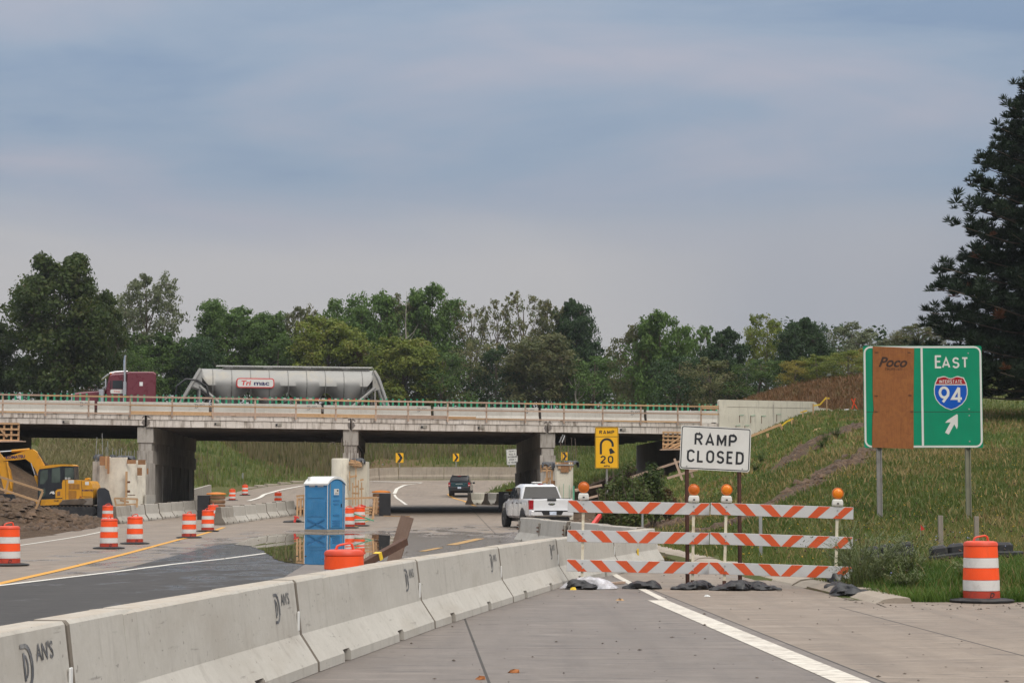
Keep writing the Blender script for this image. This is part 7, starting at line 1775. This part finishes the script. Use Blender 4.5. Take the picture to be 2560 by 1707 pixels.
T = [ # u, top row, depth, crown width, style, leaf, label
 (138,640,158,11.0,'dense','maple','big dense dark green maple at the left edge'),
 (-30,790,172,8.,'dense','maple','dark maple peeping out left behind the big maple'),
 (255,740,166,5.0,'broad','maple','dark green tree hugging the right side of the big maple'),
 (372,695,186,7.2,'airy','pale','tall open grey green tree standing alone right of the big maple'),
 (300,850,176,6.,'bush','green','low green tree above the truck hood'),
 (400,840,182,6.5,'broad','green','rounded green tree directly behind the truck cab'),
 (480,850,184,5.5,'broad','dark','dark green tree above the gap between tractor and trailer'),
 (570,765,196,7.6,'broad','green','fresh green spreading tree above the front of the tanker'),
 (655,790,192,6.0,'broad','green','fresh green tree above the Trimac badge'),
 (748,775,200,5.4,'airy','olive','slim open tree behind the middle of the tanker'),
 (690,850,184,5.,'bush','green','low green tree peeping over the tank walkway'),
 (815,800,186,8.2,'broad','bright','yellow green broad tree above the rear half of the tanker'),
 (850,760,212,6.5,'airy','green','tall dark crowned tree behind the yellow green one'),
 (930,745,214,7.5,'broad','green','tall tree above the tanker rear'),
 (1005,752,216,6.,'airy','olive','tree with a bare grey top twig above the tanker rear'),
 (1085,732,214,7.6,'broad','green','tallest full green tree near the middle of the row'),
 (900,845,188,6.,'bush','russet','russet tinged tree low behind the tanker rear'),
 (1000,850,184,8.,'broad','bright','wide yellow green tree just right of the tanker'),
 (1100,870,186,6.5,'bush','green','green undergrowth tree right of the tanker'),
 (1175,765,212,6.2,'sparse','olive','half bare tree with thin crown right of the tallest tree'),
 (1240,750,210,6.0,'sparse','olive','sparse tree with crooked limbs left of the flat topped one'),
 (1312,735,210,6.6,'sparse','olive','sparse flat topped tree showing bare limbs'),
 (1385,760,208,5.4,'airy','olive','thin olive tree beside the dark spreading one'),
 (1445,752,206,7.6,'dense','dark','dark spreading tree above the RAMP 20 sign'),
 (1345,845,188,8.2,'broad','olive','layered olive tree low in the middle right'),
 (1240,860,192,7.,'bush','dark','dark undergrowth tree beneath the sparse ones'),
 (1180,845,196,6.5,'bush','olive','olive undergrowth tree left of the layered one'),
 (1480,880,186,7.,'bush','green','green undergrowth tree behind the RAMP 20 sign'),
 (1545,890,190,6.,'bush','green','low green tree at the gap in the tree row'),
 (1585,830,206,6.,'airy','olive','thin pinkish grey tree at the start of the right group'),
 (1660,800,204,7.2,'broad','green','full green tree first in the right group'),
 (1745,822,208,5.6,'airy','green','narrow green tree second in the right group'),
 (1815,822,202,6.6,'dense','dark','dark green rounded tree in the middle of the right group'),
 (1912,795,214,6.,'airy','bright','yellow topped tree behind the dark right group'),
 (2008,792,200,7.0,'dense','dark','dark globe shaped tree tallest of the right group'),
 (2125,815,212,7.4,'airy','pale','pale willowy tree last of the right group'),
 (1690,880,196,7.,'bush','dark','dark undergrowth tree behind the parapet left end'),
 (1780,890,194,6.5,'bush','olive','olive undergrowth tree behind the parapet middle'),
 (1890,895,194,6.5,'bush','green','green undergrowth tree beneath the yellow topped one'),
 (2300,812,190,6.0,'airy','olive','olive brown tree top rising behind the green sign'),
 (2210,850,196,5.0,'airy','pale','pale thin tree just left of the green sign top'),
]
for i, (u, v, Y, w, st, lf, lb) in enumerate(T):
    Y2 = max(Y, 224 + (Y-184)*.45) if 330 < u < 1570 else max(Y, 198 + (Y-158)*.4) if u <= 330 else Y
    tree(u, v, Y2, None, w*(Y2/Y)**.8*(.88 if st == 'dense' else 1.1), st, lf, lb, variant=i % 3)
for i, (u, v, Y, w, lf, lb) in enumerate([(1985,940,186,4.0,'yellow','yellow shrub at the left end of the rust brown hill'),(2045,945,186,4.2,'bright','yellow green shrub in the middle of the rust brown hill'),(2120,925,184,5.0,'bright','bright shrub beside the plywood patched sign'),(2170,905,190,4.5,'yellow','golden shrub half hidden by the green sign'),(240,960,206,4.5,'russet','russet shrub just above the truck hood'),(160,985,203,5.0,'dark','dark shrub under the big maple')]):
    tree(u, v, Y, None, w, 'bush', lf, lb, variant=i % 2, name='shrub', cat='shrub', group='shrubs behind the overpass')
# filler wood behind the row so that it reads as one mass near the ground
wd = []
for k in range(52):
    u = -60 + k*46; Y = random.uniform(232, 246); x = (u-1280)/F*Y; z0 = gz(x, Y)-.5; h = random.uniform(6.5, 9.5)
    n = 26; c = RNG.normal(0, 1, (n, 3))*np.array([1.7, 1.4, 0]) + np.array([x, Y, z0]); c[:, 2] = z0 + RNG.random(n)*h; wd.append(c)
wd = np.concatenate(wd); V, Fq = leaf_quads(wd, 26, np.full(len(wd), 1.0), .42, RNG, .9)
o = link('far_wood', np_mesh('far_wood', V, Fq, LM['dark'])); tag(o, 'dark mass of woodland low behind the tree row', None, None, 'stuff')
# dead wood
def dead(u, v, Y, H, lab, seed):
    p = at(u, v, Y); zb = p.z-H; rg = random.Random(seed); mb = MB(); t = thing('dead_tree', lab, 'tree', (p.x, p.y, zb), 0, 'trees behind the overpass')
    mb.tube([(0,0,0), (.1,0,H*.4), (-.1,.1,H*.7), (.05,0,H)], [.16,.12,.07,.015], 6)
    for k in range(9):
        z = H*rg.uniform(.4, .95); a = rg.uniform(0, 6.28); l = rg.uniform(.6, 1.8); mb.tube([(0,0,z), (math.cos(a)*l*.5, math.sin(a)*l*.5, z+l*.45), (math.cos(a)*l*.8, math.sin(a)*l*.8, z+l)], [.045,.03,.01], 4)
    mb.build('trunk', M['bark_pale'], t, True)
dead(1016, 728, 226, 12, 'bare dead tree top sticking out above the tanker rear', 3); dead(1868, 930, 196, 6, 'pale bare trunk in front of the right tree group', 5); dead(1440, 950, 222, 5, 'pale dead branches low behind the RAMP 20 sign', 6); dead(405, 905, 222, 7, 'grey leafless sapling above the truck sleeper', 8)
# ---------------------------------------------------------------- bushes by the pickup
def bush(u, v0, v1, Y, w, lab, seed, cols):
    rg = np.random.default_rng(seed); p0, p1 = at(u, v1, Y), at(u, v0, Y); H = p1.z-min(p0.z, gz(p0.x, Y)); n = 46
    c = rg.normal(0, 1, (n, 3)); c /= np.linalg.norm(c, axis=1, keepdims=True); c *= rg.random((n, 1))**.5; c = c*np.array([w/2*.85, w/2*.7, H/2*.85])+np.array([0, 0, H/2])
    c[:, :2] *= (1.1-.45*(c[:, 2:3]/H))
    V, Fq = leaf_quads(c, 60, np.full(n, .34*min(w, H)*.55), .095, rg, .95)
    zb = gz(p0.x, Y); t = thing('bush', lab, 'bush', (p0.x, Y, min(p0.z, zb)), 0, 'bushes beside the pickup')
    o = link('foliage', np_mesh('foliage', V, Fq, leafmat('bush_%d' % seed, cols)), t); mb = MB()
    for k in range(7): a = k*.9; mb.tube([(0, 0, -.2), (.2*w*math.cos(a), .2*w*math.sin(a), H*.4), (.35*w*math.cos(a), .35*w*math.sin(a), H*.8)], [.03, .02, .008], 4)
    mb.build('stem', M['bark'], t)
bc = [(.030,.055,.014,1), (.055,.085,.020,1), (.085,.115,.03,1), (.11,.085,.035,1)]
bush(1562, 1136, 1265, 80., 1.45, 'leafy green bush directly below the RAMP 20 sign', 31, bc)
bush(1518, 1192, 1268, 78., 1.2, 'low part of shrub left of the RAMP 20 post', 32, bc)
bush(1632, 1140, 1262, 79., 1.35, 'rounded green bush left of the RAMP CLOSED post', 33, bc)
bush(1590, 1190, 1266, 77., 1.4, 'lower bush between the two taller ones by the pickup', 34, bc)
bush(1668, 1210, 1258, 80., .7, 'small reddish bush at the right end of the shrubs', 35, [(.06,.06,.02,1), (.10,.07,.03,1), (.15,.06,.03,1)])
# ---------------------------------------------------------------- pine at the right edge
def pine():
    rg = np.random.default_rng(77); Y = 108.; p = at(2655, 1040, Y); zb = gz(p.x, Y)-.2; H = 20.6
    t = thing('pine_tree', 'tall dark pine towering at the right edge', 'tree', (p.x, Y, zb)); mb = MB(); C = []; S = []; Cb = []; Sb = []
    mb.tube([(0, 0, 0), (.1, 0, H*.5), (0, 0, H)], [.38, .24, .03], 10)
    for k in range(190):
        f = (k+.5)/190; z = 1.2 + (H-1.8)*f; a = k*2.399+rg.uniform(-.3, .3); L = 8.4*(1-f)**.86*rg.uniform(.72, 1.08) + .35
        if f < .1: L *= .85
        up = .10 + .45*f; e = np.array([math.cos(a)*L, math.sin(a)*L, z+up*L*.55]); m = np.array([math.cos(a)*L*.5, math.sin(a)*L*.5, z+up*L*.12])
        mb.tube([(0, 0, z), tuple(m), tuple(e)], [.09*(1-f)+.03, .05, .015], 4, caps=False)
        nb = int(4+L*3.2)
        for q in range(nb):
            s = .30+.70*(q+rg.random())/nb; b = np.array([0, 0, z])*(1-s)**2 + 2*m*s*(1-s) + e*s*s; sd = np.array([-math.sin(a), math.cos(a), 0])*rg.normal(0, .16*L*s*.8+.1)
            dst = C if rg.random() > .008 else Cb
            ds2 = S if dst is C else Sb
            for r_ in range(2): dst.append(b + sd + rg.normal(0, .14, 3) + np.array([0, 0, .18*r_+.08])); ds2.append(rg.uniform(.20, .52))
    def tuft(C, S):
        C = np.array(C); S = np.array(S); N = 38; P = np.repeat(C, N, 0); n = len(P); d = rg.normal(0, 1, (n, 3)); d[:, 2] = np.abs(d[:, 2])*1.1+.1*d[:, 2]; d /= np.linalg.norm(d, axis=1, keepdims=True); s = np.repeat(S, N)[:, None]
        w = np.cross(d, rg.normal(0, 1, (n, 3))); w /= np.linalg.norm(w, axis=1, keepdims=True); w = w*s*.075
        V = np.stack([P+d*s*.05, P+d*s*.55+w, P+d*s*1.08, P+d*s*.55-w], 1).reshape(-1, 3); b = np.arange(n)[:, None]*4; return V, b+np.array([[0, 1, 2, 3]])
    mb.build('trunk', M['bark'], t, True)
    V, Fq = tuft(C, S); link('crown', np_mesh('crown', V, Fq, leafmat('needle_dark', [(.006,.016,.006,1), (.012,.028,.010,1), (.026,.045,.015,1)], .15)), t)
    V, Fq = tuft(Cb, Sb); link('dry_twigs', np_mesh('dry_twigs', V, Fq, leafmat('needle_brown', [(.13,.05,.02,1), (.17,.07,.03,1)], .15)), t)
pine()

# ---------------------------------------------------------------- damp air
hb = MB().box((0, 1250, 24.), (3400, 2900, 54.)).mesh('haze', bpy.data.materials.new('damp_air'))
hm_ = hb.materials[0]; hm_.use_nodes = True; _nt = hm_.node_tree; _nt.nodes.clear()
_o = _nt.nodes.new('ShaderNodeOutputMaterial'); _v = _nt.nodes.new('ShaderNodeVolumePrincipled'); _nt.links.new(_v.outputs[0], _o.inputs['Volume'])
_v.inputs['Color'].default_value = (.82, .86, .92, 1); _v.inputs['Density'].default_value = .00014; _v.inputs['Anisotropy'].default_value = .2
tag(link('haze', hb), 'thin damp haze in the air', None, None, 'stuff')
